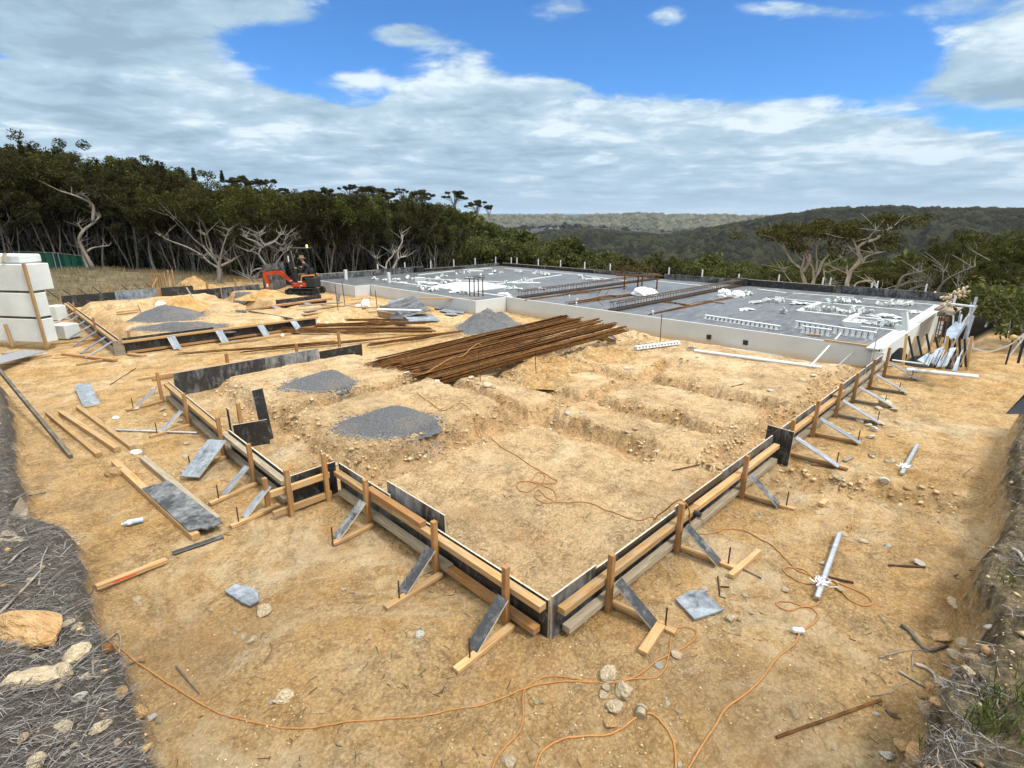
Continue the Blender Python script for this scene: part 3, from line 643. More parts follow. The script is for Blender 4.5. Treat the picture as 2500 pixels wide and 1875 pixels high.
def make_tree(kind, seed, label, group, H=7.0, leafm=None):
    rng = random.Random(seed); bb = B(); tips = []; cen = []; rad = []
    if kind == 'slender':          # several thin grey stems, dense ragged top
        for k in range(rng.randint(3, 5)):
            a = rng.uniform(0, 6.28); tilt = rng.uniform(.05, .28)
            p = Vector((math.cos(a)*.15, math.sin(a)*.15, -.3)); d = Vector((math.cos(a)*tilt, math.sin(a)*tilt, 1))
            limb(bb, rng, p, d, H*rng.uniform(.42, .55), rng.uniform(.035, .075), 2, tips, .13, .12, (2, 3), 6)
        for q in tips:
            for _ in range(3): cen.append((q.x*1.05+rng.gauss(0, .35), q.y*1.05+rng.gauss(0, .35), min(H, q.z)+rng.gauss(.1, .45))); rad.append(rng.uniform(.3, .55))
        for _ in range(14):            # ragged spires and hanging growth lower down
            q = rng.choice(tips); z = rng.uniform(.5, .75)*H; cen.append((q.x*.9+rng.gauss(0, .3), q.y*.9+rng.gauss(0, .3), z)); rad.append(rng.uniform(.25, .5))
        for _ in range(4):
            q = rng.choice(tips); h = 0
            for s in range(4): cen.append((q.x, q.y, H*.97+s*.22)); rad.append(.24-.05*s)
        per, sz, m = 150, .062, leafm or LEAFD
    elif kind == 'leafy':          # broad olive tree, leaves from the middle to the top
        for k in range(rng.randint(1, 3)):
            a = rng.uniform(0, 6.28); p = Vector((math.cos(a)*.12, math.sin(a)*.12, -.3)); d = Vector((math.cos(a)*.2, math.sin(a)*.2, 1))
            limb(bb, rng, p, d, H*rng.uniform(.36, .46), rng.uniform(.07, .12), 3, tips, .22, .10, (2, 3), 6)
        for q in tips:
            for _ in range(2): cen.append((q.x+rng.gauss(0, .25), q.y+rng.gauss(0, .25), q.z+rng.gauss(.05, .25))); rad.append(rng.uniform(.35, .62))
        per, sz, m = 130, .075, leafm or LEAF
    elif kind == 'gum':            # pale limbs, flat parasol clumps with gaps
        for k in range(rng.randint(1, 2)):
            a = rng.uniform(0, 6.28); p = Vector((math.cos(a)*.15, math.sin(a)*.15, -.4)); d = Vector((math.cos(a)*.35, math.sin(a)*.35, 1))
            limb(bb, rng, p, d, H*rng.uniform(.40, .5), rng.uniform(.09, .14), 3, tips, .32, .08, (2, 3), 7)
        tips = [q for q in tips if q.z > H*.45] or tips
        for q in tips: cen.append((q.x, q.y, q.z+.1)); rad.append(rng.uniform(.45, .8))
        per, sz, m = 190, .075, leafm or LEAFG
    else:                          # low bush
        for k in range(6):
            a = rng.uniform(0, 6.28); d = Vector((math.cos(a)*.7, math.sin(a)*.7, 1))
            limb(bb, rng, Vector((0, 0, -.2)), d, H*rng.uniform(.4, .6), .035, 1, tips, .25, .05, (2, 3), 4)
        for q in tips:
            for _ in range(2): cen.append((q.x+rng.gauss(0, .2), q.y+rng.gauss(0, .2), q.z*rng.uniform(.5, 1))); rad.append(rng.uniform(.3, .5)*H/2.5)
        per, sz, m = 80, .10, leafm or LEAFG
    zt = max(c[2] for c in cen); k = H/(zt+.3)
    t = thing({'slender': 'slender_tree', 'leafy': 'leafy_tree', 'gum': 'gum_tree', 'bush': 'bush'}[kind], label, 'bush' if kind == 'bush' else 'tree', (0, 0, 0), group)
    for vtx in bb.v: vtx *= k
    bb.obj('trunk' if kind != 'bush' else 'stems', BARKP if kind == 'gum' else BARK, t, smooth=True)
    me = leaves_mesh('crown', [[c[0]*k, c[1]*k, c[2]*k] for c in cen], [r*k for r in rad], per, sz*(1.0 if kind != 'gum' else .95), m, seed, .55 if kind == 'gum' else .8)
    o = bpy.data.objects.new('crown', me); col.objects.link(o); o.parent = t
    return t
G1 = 'trees of the forest edge behind the clearing'; G2 = 'bush trees in the valley behind the slab'
L_sl = 'slender many-stemmed grey tree with ragged dark crown in the dense forest on the left'
L_lf = 'olive leafy tree in the dense forest on the left behind the clearing'
L_gm = 'pale-limbed gum tree with olive parasol crown in the valley beyond the slab'
L_bs = 'low olive bush on the falling ground beyond the slab'
SL = [make_tree('slender', 10+i, L_sl, G1, 7.0) for i in range(5)]
LF = [make_tree('leafy', 30+i, L_lf, G1, 6.5) for i in range(4)]
GM = [make_tree('gum', 50+i, L_gm, G2, 6.5) for i in range(4)]
BS = [make_tree('bush', 70+i, L_bs, G2, 2.6) for i in range(3)]
HT0 = {'slender': 7.0, 'leafy': 6.5, 'gum': 6.5, 'bush': 2.6}
used = set()
def put(proto, u, v, H, rng, label=None, group=None, dz=0, wide=1.0):
    H0 = {'s': 7.0, 'l': 6.5, 'g': 6.5, 'b': 2.6}[proto.name[0]]
    s = H/H0; sc = (s*wide*rng.uniform(.92, 1.1), s*wide*rng.uniform(.92, 1.1), s); z = gz(u, v)+dz
    if proto.name not in used:
        used.add(proto.name); proto.location = (u, v, z); proto.rotation_euler = (0, 0, rng.uniform(0, 6.28)); proto.scale = sc
        if label: proto['label'] = label
        if group: proto['group'] = group
        return proto
    return clone(proto, (u, v, z), rng.uniform(0, 6.28), sc, label, group)
rng = random.Random(5)
# skyline the forest has to reach: (column, elevation)
SKY = [(-300, el(372, -300)), (0, el(372, 0)), (90, el(350, 90)), (150, el(380, 150)), (210, el(358, 210)), (300, el(388, 300)), (400, el(418, 400)), (470, el(438, 470)), (600, el(452, 600)), (800, el(470, 800)), (1000, el(478, 1000)), (1100, el(505, 1100)), (1200, el(540, 1200)), (1300, el(570, 1300)), (1450, el(602, 1450)), (1600, el(618, 1600)), (2000, el(610, 2000)), (2300, el(570, 2300)), (2500, el(555, 2500))]
def skyel(az):
    p = 1250+math.tan(math.radians(az))/.956*F
    return np.interp(p, [s[0] for s in SKY], [s[1] for s in SKY])
def edge_r(az):
    if az < -24: return float(np.interp(az, [-50, -42, -36, -30, -24], [47, 46.5, 46, 41, 36]))
    return float(np.interp(az, [-24, -18, -10, 0], [36, 35.5, 36.5, 41]))
# left forest: rows going back from its edge
cnt = 0
for row, (dr_, step) in enumerate([(0, 1.35), (2.2, 1.5), (4.8, 1.9), (8.5, 2.5), (13, 3.4)]):
    az = -49.0
    while az < -6:
        r = edge_r(az)+dr_+rng.uniform(-.7, .7); u, v = azr(az+rng.uniform(-.3, .3), r)
        if az > -8 and v < 27: az += 2; continue
        e = skyel(az); want = CH+r*math.tan(math.radians(e))-gz(u, v)
        if az < -28: H = np.clip(want*rng.uniform(.86, 1.12), 5.5, 12)
        else: H = rng.uniform(4.6, 6.3)+row*.25
        if az > -31: H = min(H, want*1.0)
        put(rng.choice(SL+SL+LF if az < -26 else SL+LF), u, v, max(H, 3.2), rng, group=G1); cnt += 1
        az += math.degrees(step/r)*rng.uniform(.8, 1.2)
# band behind the slab and in the valley to the right
G3 = 'low trees behind the far edge of the slab'
for row, (r0, r1, step) in enumerate([(46, 54, 3.4), (56, 68, 4.6)]):
    az = -5.5
    while az < 38:
        r = rng.uniform(r0, r1); u, v = azr(az, r)
        if not (u < 26.5 and v < 26.5 and v > -3):
            e = el(np.interp(1250+math.tan(math.radians(az))/.956*F, [1100, 1200, 1300, 1400, 1500, 1700, 1850, 2100, 2300], [530, 585, 610, 618, 622, 640, 640, 640, 610])+rng.uniform(-8, 26), az2px(az))
            H = CH+r*math.tan(math.radians(e))-gz(u, v)
            if H > 1.6: put(rng.choice(GM+LF[:2]), u, v, min(H, 9), rng, 'bushy olive tree rising behind the far edge of the slab', G3, wide=1.15); cnt += 1
        az += math.degrees(step/r)*rng.uniform(.8, 1.25)
# right side: scrub and trees close to the track
G4 = 'scrub and trees at the right edge of the site'
for (x, ytop, r) in [(2330, 650, 37), (2380, 620, 33), (2420, 590, 37), (2460, 565, 42), (2495, 560, 36), (2530, 560, 34), (2350, 700, 34), (2500, 660, 29), (2545, 640, 27), (2600, 650, 25), (2290, 640, 38), (2250, 640, 42), (2400, 575, 48), (2330, 600, 50), (2480, 590, 30), (2580, 600, 26), (2620, 560, 32), (2260, 610, 56), (2440, 560, 60), (2520, 565, 52), (2200, 650, 48), (2130, 655, 46), (2070, 650, 50)]:
    az = px2az(x); u, v = azr(az, r); H = CH+r*math.tan(math.radians(el(ytop, x)))-gz(u, v)
    if H > 1: put(rng.choice(GM+LF), u, v, H, rng, 'olive tree of the scrub beyond the sandy track on the right', G4, wide=.8 if x < 2440 else 1.0); cnt += 1
for (x, y, r, H) in [(2500, 790, 26, .8), (2535, 800, 24, 1.0), (2450, 760, 31, .8), (2420, 770, 33, .8), (2560, 780, 24, 1.2), (2390, 740, 37, 1.3), (2350, 730, 39, 1.4), (2470, 740, 35, 1.3), (2600, 790, 21, 1.3), (2310, 740, 40, 1.4)]:
    u, v = azr(px2az(x), r); put(rng.choice(BS), u, v, H*1.5, rng, 'low green bush beside the sandy track on the right', G4)
for i in range(26):
    az = rng.uniform(-4, 37); r = rng.uniform(41, 47); u, v = azr(az, r)
    if u < 25.2 and v < 27 and v > -2.5: continue
    put(rng.choice(BS), u, v, rng.uniform(1.6, 3.2), rng, 'low olive bush on the falling ground just behind the slab', G3)

# shaded undergrowth at the foot of the trees
def undergrowth():
    rg = random.Random(19); cen = []; rad = []
    for i in range(2600):
        az = rg.uniform(-50, 30); r0 = edge_r(min(az, 0))+1.0 if az < -6 else 45; r = r0+abs(rg.gauss(0, 1))*7
        u, v = azr(az, r)
        if u < 25.5 and v < 27 and az > -8: continue
        z = gz(u, v); h = rg.random()**1.6*3.4
        if az > -6: h *= .6
        cen.append((u, v, z+h)); rad.append(rg.uniform(.35, .8))
    me = leaves_mesh('undergrowth', cen, rad, 60, .10, LEAFD, 78, .8, 2.0); o = bpy.data.objects.new('undergrowth', me); col.objects.link(o)
    tag(o, 'dark tangled undergrowth between the trunks of the forest edge', 'undergrowth', kind='stuff')
    b = B()
    for i in range(1500):
        az = rg.uniform(-50, -7); r = edge_r(az)+rg.uniform(.5, 9); u, v = azr(az, r); z = gz(u, v); h = rg.uniform(1.5, 4.2); p = V3_(u, v, z); d = V3_(rg.gauss(0, .22), rg.gauss(0, .22), 1)*h; rd = rg.uniform(.008, .028)
        b.tube([p, p+d*.5+V3_(rg.gauss(0, .1), rg.gauss(0, .1), 0), p+d], [rd, rd*.8, rd*.4], 4, cap=False)
        if i % 2: q = p+d*.55; b.tube([q, q+V3_(rg.gauss(0, .8), rg.gauss(0, .8), rg.uniform(.3, 1.2))], rd*.5, 3, cap=False)
    o = b.obj('saplings', BARK); tag(o, 'thin grey sapling stems crowding between the forest trunks', 'saplings', kind='stuff')
def V3_(*a): return Vector(a)
undergrowth()
# individual characters of the forest ------------------------------------------------
def drawn_tree(name, label, base_px, r, strokes, m, leaf=None, H=0, th=1.0):
    """limbs measured in the photograph, given real distance: strokes = [radius, [(px,py,depth offset)...]]"""
    az0 = px2az(base_px); u, v = azr(az0, r); z0 = gz(u, v)
    t = thing(name, label, 'tree', (u, v, z0)); dirr = Vector(((u-CU), (v-CV), 0)).normalized(); bb = B(); tips = []
    for rad, pts in strokes:
        out = []
        for q in pts:
            x, y = q[0], q[1]; dd = q[2] if len(q) > 2 else 0
            w = at(x, y, 0) if False else None
            # intersect the view ray with the vertical plane through the tree, moved back by dd
            X = (x-1250)/F; Yv = -(y-937.5)/F; fw = math.cos(PIT)+Yv*math.sin(PIT); dz = -math.sin(PIT)+Yv*math.cos(PIT)
            d = Vector(((X+fw)*C7, (-X+fw)*C7, dz)); k = (r+dd)/Vector((d.x, d.y, 0)).dot(dirr)
            out.append(Vector((CU, CV, CH))+d*k)
        sp = smooth_path(out, 4); n = len(sp); bb.tube(sp, [max(.010, .72*rad*(1-.6*i/n)) for i in range(n)], 7, cap=True); tips.append(sp[-1])
        trg = random.Random(int(base_px*7+len(sp)))
        for _ in range(7):
            q0 = sp[trg.randrange(n*2//3, n)]; dd_ = Vector((trg.gauss(0, .5), trg.gauss(0, .5), trg.uniform(.1, .8)))*th; q1 = q0+dd_*.5; bb.tube([q0, q1+Vector((trg.gauss(0, .06), trg.gauss(0, .06), 0)), q0+dd_], [.022, .014, .006], 4, cap=False)
    for p in bb.v: p -= Vector((u, v, z0))
    o = bb.obj('trunk', m, None, smooth=True); o.parent = t
    if leaf:
        cen = [[c.x-u, c.y-v, c.z-z0] for c in leaf(tips)]; me = leaves_mesh('crown', cen, [leaf.rad]*len(cen), leaf.per, .075, LEAFG, int(base_px), .45)
        oc = bpy.data.objects.new('crown', me); col.objects.link(oc); oc.parent = t
    return t, bb
# crooked pale gum at the left
drawn_tree('gum_tree', 'crooked pale grey gum trunk leaning over the grassy mound beside the green fence', 222, 44, [
 (.19, [(228, 655), (205, 615), (193, 585), (205, 562), (228, 545), (243, 530)]), (.10, [(243, 530), (247, 528)]), (.15, [(226, 540), (228, 520), (226, 500), (205, 487), (175, 475), (148, 467)]), (.10, [(208, 560), (200, 560), (190, 545)]),
 (.10, [(213, 614), (225, 606), (245, 602), (266, 600)]), (.12, [(214, 655), (202, 625), (196, 590)]), (.08, [(220, 505), (218, 488), (200, 475)])], BARKM)
# dead branching tree behind the excavator
drawn_tree('dead_tree', 'bleached dead tree with bare curved branches behind the excavator', 655, 33.0, [
 (.13, [(657, 700), (655, 660), (640, 635), (632, 620), (640, 600)]), (.07, [(642, 605), (625, 590), (605, 583), (600, 580)]), (.07, [(648, 602), (640, 590), (622, 575)]), (.08, [(650, 600), (672, 588), (682, 575), (690, 572)]), (.05, [(672, 590), (690, 598), (698, 575)]),
 (.06, [(655, 662), (640, 655), (620, 660), (612, 672), (618, 690)]), (.05, [(656, 655), (676, 640), (690, 620), (702, 612)]), (.05, [(632, 622), (620, 615), (608, 614)]), (.05, [(655, 685), (635, 683), (615, 678)]), (.04, [(668, 638), (672, 622), (684, 612)]), (.04, [(640, 600), (637, 585), (632, 570)])], BARKD)
drawn_tree('dead_tree', 'grey forked stump with stretched limbs at the forest foot left of the excavator', 535, 34.5, [
 (.22, [(535, 700), (536, 670), (534, 650), (538, 630)]), (.12, [(538, 650), (555, 642), (568, 636)]), (.10, [(534, 655), (510, 640), (495, 625)]), (.08, [(495, 625), (460, 605), (420, 590), (395, 578)]), (.07, [(536, 640), (545, 600), (560, 560)]), (.06, [(532, 645), (520, 620), (505, 600), (500, 570)])], BARK)
class _L:
    def __init__(s, rad, per, pts, zmin): s.zmin = zmin; s.rad = rad; s.per = per; s.pts = pts
    def __call__(s, tips):
        rg = random.Random(3); out = []
        for q in tips:
            for _ in range(s.pts if q.z > s.zmin else 0): out.append(q+Vector((rg.gauss(0, .7), rg.gauss(0, .7), rg.gauss(.35, .16))))
        return out
# twin pale gums behind the right part of the slab
drawn_tree('gum_tree', 'many-limbed pale gum with wide umbrella crown, left of two behind the slab', 1975, 33, [
 (.14, [(1970, 706), (1962, 680), (1958, 665), (1970, 650), (1978, 630), (1970, 610), (1962, 590), (1957, 570)]), (.10, [(1962, 680), (1956, 660), (1962, 640), (1962, 625), (1950, 610)]), (.09, [(1967, 662), (1945, 648), (1930, 632), (1918, 610), (1910, 590), (1895, 585), (1885, 575)]),
 (.13, [(1983, 706), (1988, 680), (1998, 665), (2008, 640), (2025, 620), (2037, 605), (2050, 588), (2062, 578)]), (.09, [(1987, 685), (1985, 655), (1975, 640), (1965, 615), (1958, 600), (1960, 580)]), (.07, [(2008, 650), (2035, 638), (2055, 628), (2080, 612)]), (.07, [(2030, 612), (2032, 595), (2040, 575), (2045, 570)]),
 (.07, [(1992, 665), (1995, 640), (1993, 620), (1995, 600), (2000, 585)]), (.06, [(2010, 655), (2014, 680), (2022, 706)]), (.05, [(2010, 660), (2022, 664), (2040, 657)]), (.05, [(1918, 612), (1908, 600), (1893, 590)]), (.05, [(1963, 640), (1945, 620), (1940, 600), (1943, 590)]), (.05, [(1965, 610), (1985, 590), (2000, 575)]), (.04, [(1945, 703), (1925, 680), (1915, 665), (1914, 655)])], BARKP, _L(.55, 95, 6, 2.0))
drawn_tree('gum_tree', 'twisted pale gum with a long leaning limb, right of two behind the slab', 2068, 32, [
 (.15, [(2069, 714), (2068, 690), (2075, 670), (2078, 660), (2092, 645), (2100, 628), (2095, 615), (2098, 600), (2118, 590), (2140, 583), (2155, 570), (2170, 560), (2183, 554)]), (.08, [(2072, 680), (2068, 665)]), (.07, [(2097, 618), (2092, 605), (2085, 590), (2080, 575)]), (.06, [(2080, 714), (2088, 695), (2100, 688), (2120, 686), (2135, 690), (2145, 712)]),
 (.06, [(2086, 650), (2098, 645), (2108, 640)]), (.05, [(2098, 640), (2110, 630), (2130, 620), (2145, 612)]), (.04, [(2118, 590), (2125, 575), (2140, 560)])], BARKP, _L(.5, 85, 6, 2.0))
drawn_tree('gum_tree', 'bare arching grey limbs spreading low behind the right end of the slab', 2190, 31, [
 (.10, [(2182, 722), (2195, 690), (2205, 675), (2225, 668), (2250, 664)]), (.07, [(2195, 700), (2215, 690), (2240, 688), (2265, 684)]), (.07, [(2205, 722), (2225, 705), (2250, 700), (2275, 697)]), (.08, [(2285, 722), (2295, 700), (2315, 680), (2345, 665), (2380, 650)]), (.06, [(2290, 722), (2300, 690), (2302, 665), (2300, 650)]), (.05, [(2212, 718), (2240, 700), (2262, 690), (2280, 690)])], BARK)
drawn_tree('gum_tree', 'forked pale gum stem low in the forest right of the excavator', 960, 35, [
 (.11, [(955, 668), (965, 645), (975, 630), (992, 626)]), (.08, [(972, 635), (972, 610), (982, 590), (978, 570)]), (.09, [(942, 658), (945, 640), (958, 625), (962, 615)]), (.06, [(942, 656), (925, 645), (920, 630)])], BARKP)
# parasol gums standing on the ridge skyline
def ridge_gum(px, ytop, wpx, r, label, seed):
    u, v = azr(px2az(px), r); rg = random.Random(seed); top = CH+r*math.tan(math.radians(el(ytop+7, px))); W_ = wpx/F*r*.5
    t = thing('gum_tree', label, 'tree', (u, v, gz(u, v)), 'parasol gums on the ridge skyline'); z0 = gz(u, v); H = top-z0; bb = B(); cen = []; rad = []
    right = Vector((C7, -C7, 0))
    for k in range(max(7, int(wpx/3.2))):
        x = rg.uniform(-1, 1)*W_; zz = H-abs(rg.gauss(0, .5))*W_*.40-.50*abs(x/W_)**2*W_; q = Vector((right.x*x, right.y*x, zz))+Vector((rg.gauss(0, .6), rg.gauss(0, .6), 0))
        limb_pts = [Vector((0, 0, H*.1)), Vector((q.x*.12, q.y*.12, H*.72)), q-Vector((0, 0, .2))]; bb.tube(smooth_path(limb_pts, 3), [.13, .12, .10, .08, .06, .045, .03], 5, cap=False)
        cen.append(tuple(q)); rad.append(W_*rg.uniform(.20, .34))
    o = bb.obj('trunk', BARK, None, smooth=True); o.parent = t
    me = leaves_mesh('crown', cen, rad, 130, .16, LEAFD, seed, .38); oc = bpy.data.objects.new('crown', me); col.objects.link(oc); oc.parent = t
for i, a in enumerate([(612, 424, 62, 84, 'flat parasol gum on the skyline left of centre, nearest the tall dark trees'), (655, 432, 34, 80, 'narrow pointed gum beside the flat parasol on the skyline'), (803, 452, 44, 96, 'small rounded gum on the skyline left of the widest pair'), (858, 446, 26, 92, 'slim upright gum at the left of the wide skyline group'), (903, 443, 72, 92, 'widest parasol gum of the wooded ridge skyline'), (945, 462, 40, 94, 'drooping right-hand neighbour of the widest skyline gum'),
                        (990, 453, 26, 98, 'small round-headed gum leaning out on the skyline'), (1035, 459, 62, 98, 'broad dark gum on the skyline before the lone parasol'), (1110, 461, 50, 102, 'lone dark parasol gum with sky showing beneath its crown'), (1165, 483, 44, 106, 'low gum on the descending part of the ridge'), (1195, 495, 30, 112, 'last small gum where the ridge drops to the valley'), (700, 455, 40, 90, 'low spreading gum on the skyline above the excavator'), (760, 458, 44, 92, 'low bushy gum on the skyline right of the excavator')]): ridge_gum(*a, 200+i)
# the remaining wood on the slopes reads as one mass
def woodland():
    rg = random.Random(9); cen = []; rad = []
    def crown(u, v, H, W_, dz=0):
        z = gz(u, v)+dz
        for k in range(9):
            a = rg.uniform(0, 6.28); q = rg.random()**.5*W_*.62
            cen.append((u+math.cos(a)*q, v+math.sin(a)*q, z+H*(.78-.3*(q/W_)**2)+rg.uniform(-.8, .3))); rad.append(W_*rg.uniform(.34, .5))
    az = -52
    for ring in range(15):
        r = 52+ring*6.5*(1+ring*.03); az = -50
        while az < 46:
            rr = r+rg.uniform(-3, 3); u, v = azr(az+rg.uniform(-.5, .5), rr); e = skyel(az)
            zg = gz(u, v); H = rg.uniform(4.2, 6.5); W_ = rg.uniform(2.0, 3.4)
            lim = CH+rr*math.tan(math.radians(e))-zg
            if az < 5 and rr < 130: H = min(H, lim)
            if az > -24 and rr < 58 and az < -5: az += 2; continue
            if -5 < az < 36 and rr < 66: az += 2; continue
            if H > 1.2: crown(u, v, H, W_)
            az += math.degrees(3.9/rr)*rg.uniform(.75, 1.25)*(1+ring*.04)
    me = leaves_mesh('woodland', cen, rad, 60, .33, LEAF, 77, .7, 1.8)
    o = bpy.data.objects.new('woodland', me); col.objects.link(o)
    tag(o, 'dense olive woodland covering the slopes behind the forest edge and the slab', 'woodland', kind='stuff')
woodland()
print('trees', cnt)
# ------------------------------------------------------------ the slab deck with its white board edge
V3 = Vector
ZS = .5
def slab():
    t = thing('slab_deck', 'large raised slab deck under dark blue plastic with pale board edge', 'slab', (18, 12, 0))
    poly = [(12.46, .16), (23.55, .16), (23.55, 25.1), (9.96, 25.1), (9.96, 21.06), (10.81, 21.06), (10.81, 13.24), (12.46, 13.24)]
    B().prism(poly, -1.6, ZS).obj('plastic_membrane', DECK, t)
    def edge(a, b, zb, zt=ZS+.035, w=.06, m=WALL, nm='edge_board'):
        a = V3(a); b = V3(b); pl = B(); a3 = V3((a.x, a.y, (zb+zt)/2)); b3 = V3((b.x, b.y, (zb+zt)/2)); pl.bar(a3, b3, w, zt-zb); return pl.obj(nm, m, t, bevel=.004)
    edge((12.42, .2, 0), (12.42, 6.5, 0), -.5); edge((12.424, 6.503, 0), (12.424, 13.2, 0), -.5)
    edge((12.39, 13.23, 0), (10.72, 13.23, 0), -.5); edge((10.77, 13.27, 0), (10.77, 21.0, 0), -.5); edge((10.74, 21.04, 0), (9.9, 21.04, 0), -.5); edge((9.93, 21.08, 0), (9.93, 25.1, 0), -.5)
    edge((12.35, .12, 0), (22.6, .12, 0), -1.2, m=FOAM, nm='foam_edge')
    B().box((17.2, .30, ZS+.02), (9.9, .26, .04)).obj('foam_capping', FOAM, t, bevel=.004)
    B().box((12.42, .9, ZS+.05), (.09, 1.0, .028)).obj('top_board', PINE, t)
slab()
# boards and stubs round the far rim
def rim(a, b, z0, z1, nm, label, m=PLYB, rail=True):
    t = thing(nm, label, 'formwork', ((a[0]+b[0])/2, (a[1]+b[1])/2, z0), 'rim boards of the slab')
    d = (V3((*b, 0))-V3((*a, 0))); n = max(1, round(d.length/4.2)); nn = V3((0, 0, 1)).cross(d).normalized()
    for i in range(n):
        p = V3((*a, 0))+d*(i/n)+d.normalized()*.03; q = V3((*a, 0))+d*((i+1)/n)-d.normalized()*.03; dz = random.Random(i*7).uniform(-.03, .04)
        plank('board', p+V3((0, 0, (z0+z1)/2+dz)), q+V3((0, 0, (z0+z1)/2+dz)), .02, z1-z0, m if (i*5) % 3 else PLYM, t, EDGE)
    if rail: plank('rail', V3((*a, z1-.03))-nn*.06, V3((*b, z1-.03))-nn*.06, .08, .06, GREYW, t)
    return t
rim((23.72, .3), (23.72, 8.1), ZS-.05, ZS+.30, 'rim_board', 'black rim boards with pale rail along the far right edge of the slab')
rim((23.72, 8.5), (23.72, 12.5), ZS-.05, ZS+.24, 'rim_board', 'dark rim boards of the slab between the two steel cages')
rim((23.72, 13.1), (23.72, 25.2), ZS-.05, ZS+.20, 'rim_board', 'thin dark rim boards running to the farthest slab corner')
rim((23.6, 25.35), (17.2, 25.35), ZS-.05, ZS+.16, 'rim_board', 'low pale-railed rim board left of the farthest slab corner')
rim((17.0, 25.35), (10.1, 25.35), ZS-.05, ZS+.30, 'rim_board', 'dark grey rim board at the left rear end of the slab', PLYM)
B().box((23.5, 8.2, ZS+.14), (.35, .5, .42)).obj('rim_box', PLYB); tag(bpy.data.objects['rim_box'], 'black plywood box where the nearer steel cage meets the rim', 'formwork')
B().box((16.6, 25.2, ZS+.12), (.5, .4, .35)).obj('rubber_bundle', RUBBER); tag(bpy.data.objects['rubber_bundle'], 'dark bundle against the rear rim board of the slab', 'bundle')
lab = 'white rim stub standing behind the far edge boards of the slab'
stub0 = None
def stub(p, h, lb=lab, r=.028):
    global stub0
    if stub0 is None:
        b = B(); b.box((0, 0, .25), (.055, .055, .9)); stub0 = b.obj('rim_stub', WHITE, None, bevel=.005); tag(stub0, lb, 'stub', 'white stubs along the slab rim'); stub0.location = p; stub0.scale = (1, 1, h/.85); return stub0
    return clone(stub0, p, random.Random(p[1]).uniform(-.2, .2), (r/.028, r/.028, h/.85), lb)
for x in (1248, 1262, 1314, 1368, 1427, 1489, 1632, 1713, 1802, 1899, 2006, 2024, 2125, 2138, 2256):
    p = on_line(x, lambda t: V3((23.86, t, ZS+.1)), .2, 26); stub(p, .62 if x not in (1802, 2125) else .5)
for x in (923, 989, 1052, 1108, 1160, 1210):
    p = on_line(x, lambda t: V3((t, 25.5, ZS+.1)), 8, 24); stub(p, .62)
for x, y in ((845, 682), (950, 690)):
    p = at(x, y, ZS); b = B(); b.box(p+V3((0, 0, .25)), (.14, .14, .52)); tag(b.obj('foam_post', FOAM, bevel=.004), 'white foam post on the left end of the slab, '+('outer one' if x < 900 else 'inner one'), 'post')
# flat foam strips on the deck
def strip(pts, w, h, label, m=FOAM, cat='foam strip', nm='foam_strip'):
    b = B()
    for i in range(len(pts)-1):
        p, q = at(*pts[i], ZS), at(*pts[i+1], ZS); dd = (q-p).normalized()*(w*.5 if i else 0)
        b.bar(p+V3((0, 0, h/2))+dd, q+V3((0, 0, h/2+.001*i)), w, h)
    return tag(b.obj(nm, m, bevel=.003), label, cat)
strip([(1917, 731), (2029, 742), (2258, 763)], .11, .03, 'long thin white strip across the right rear of the deck')
strip([(2000, 741), (1949, 761)], .16, .05, 'short white strip closing the marked-out corner on the deck')
strip([(1949, 761), (2066, 774), (2238, 790)], .13, .05, 'white strip running right from the marked-out corner of the deck')
strip([(2101, 799), (2201, 811)], .10, .04, 'short white strip nearest the foam edge on the right of the deck')
for i, (a, b_) in enumerate([((1850, 707), (1917, 716)), ((1936, 717), (2084, 728)), ((2106, 731), (2283, 746)), ((1309, 663), (1421, 672)), ((1430, 674), (1528, 687)), ((1599, 687), (1746, 702)), ((1232, 656), (1300, 662)), ((1020, 672), (1110, 662)), ((1130, 660), (1200, 655))]):
    strip([a, b_], .10, .035, 'white edging strip on the far slab rim, '+['between the dark cage end and the trees', 'in front of the pale forked gums', 'nearest the scaffold', 'before the first grey slope', 'left of the rusty table', 'right of the rusty table', 'beside the farthest corner', 'on the left rear rim', 'left of the farthest corner'][i])
for i, (a, b_) in enumerate([((1110, 712), (1060, 690)), ((950, 688), (1250, 727)), ((1005, 680), (1230, 690)), ((1180, 700), (1370, 672))]):
    strip([a, b_], .12, .04, ['pale strip left of the white sheet on the deck', 'long pale strip dividing the left part of the deck', 'thin pale strip behind the foam scraps on the deck', 'thin pale strip crossing the deck towards the rear rim'][i])
sh = [at(*p, ZS) for p in [(1148, 714), (1245, 702), (1180, 690), (1115, 691), (1057, 701)]]
tag(B().prism([(p.x, p.y) for p in sh], ZS+.004, ZS+.05).obj('foam_sheet', FOAM), 'big flat white foam sheet lying on the left part of the deck', 'foam sheet')
for (a, c_, lb, h) in [((2059, 797), (2101, 800), 'thick foam block at the front of the open foam box', .16), ((2059, 795), (2092, 775), 'foam block forming the left side of the open foam box', .14), ((2183, 806), (2207, 809), 'foam block against the inside of the foam edge', .16)]:
    p, q = at(*a, ZS), at(*c_, ZS); b = B(); b.bar(p+V3((0, 0, h/2)), q+V3((0, 0, h/2)), .12, h); tag(b.obj('foam_block', FOAM, bevel=.006), lb, 'foam block')
b = B(); p = at(2225, 800, ZS); b.bar(at(2213, 810, ZS), at(2213, 810, ZS)+V3((.05, .15, .55)), .1, .14); tag(b.obj('foam_post', FOAM), 'upright foam slat leaning on the foam edge near the scaffold', 'post')
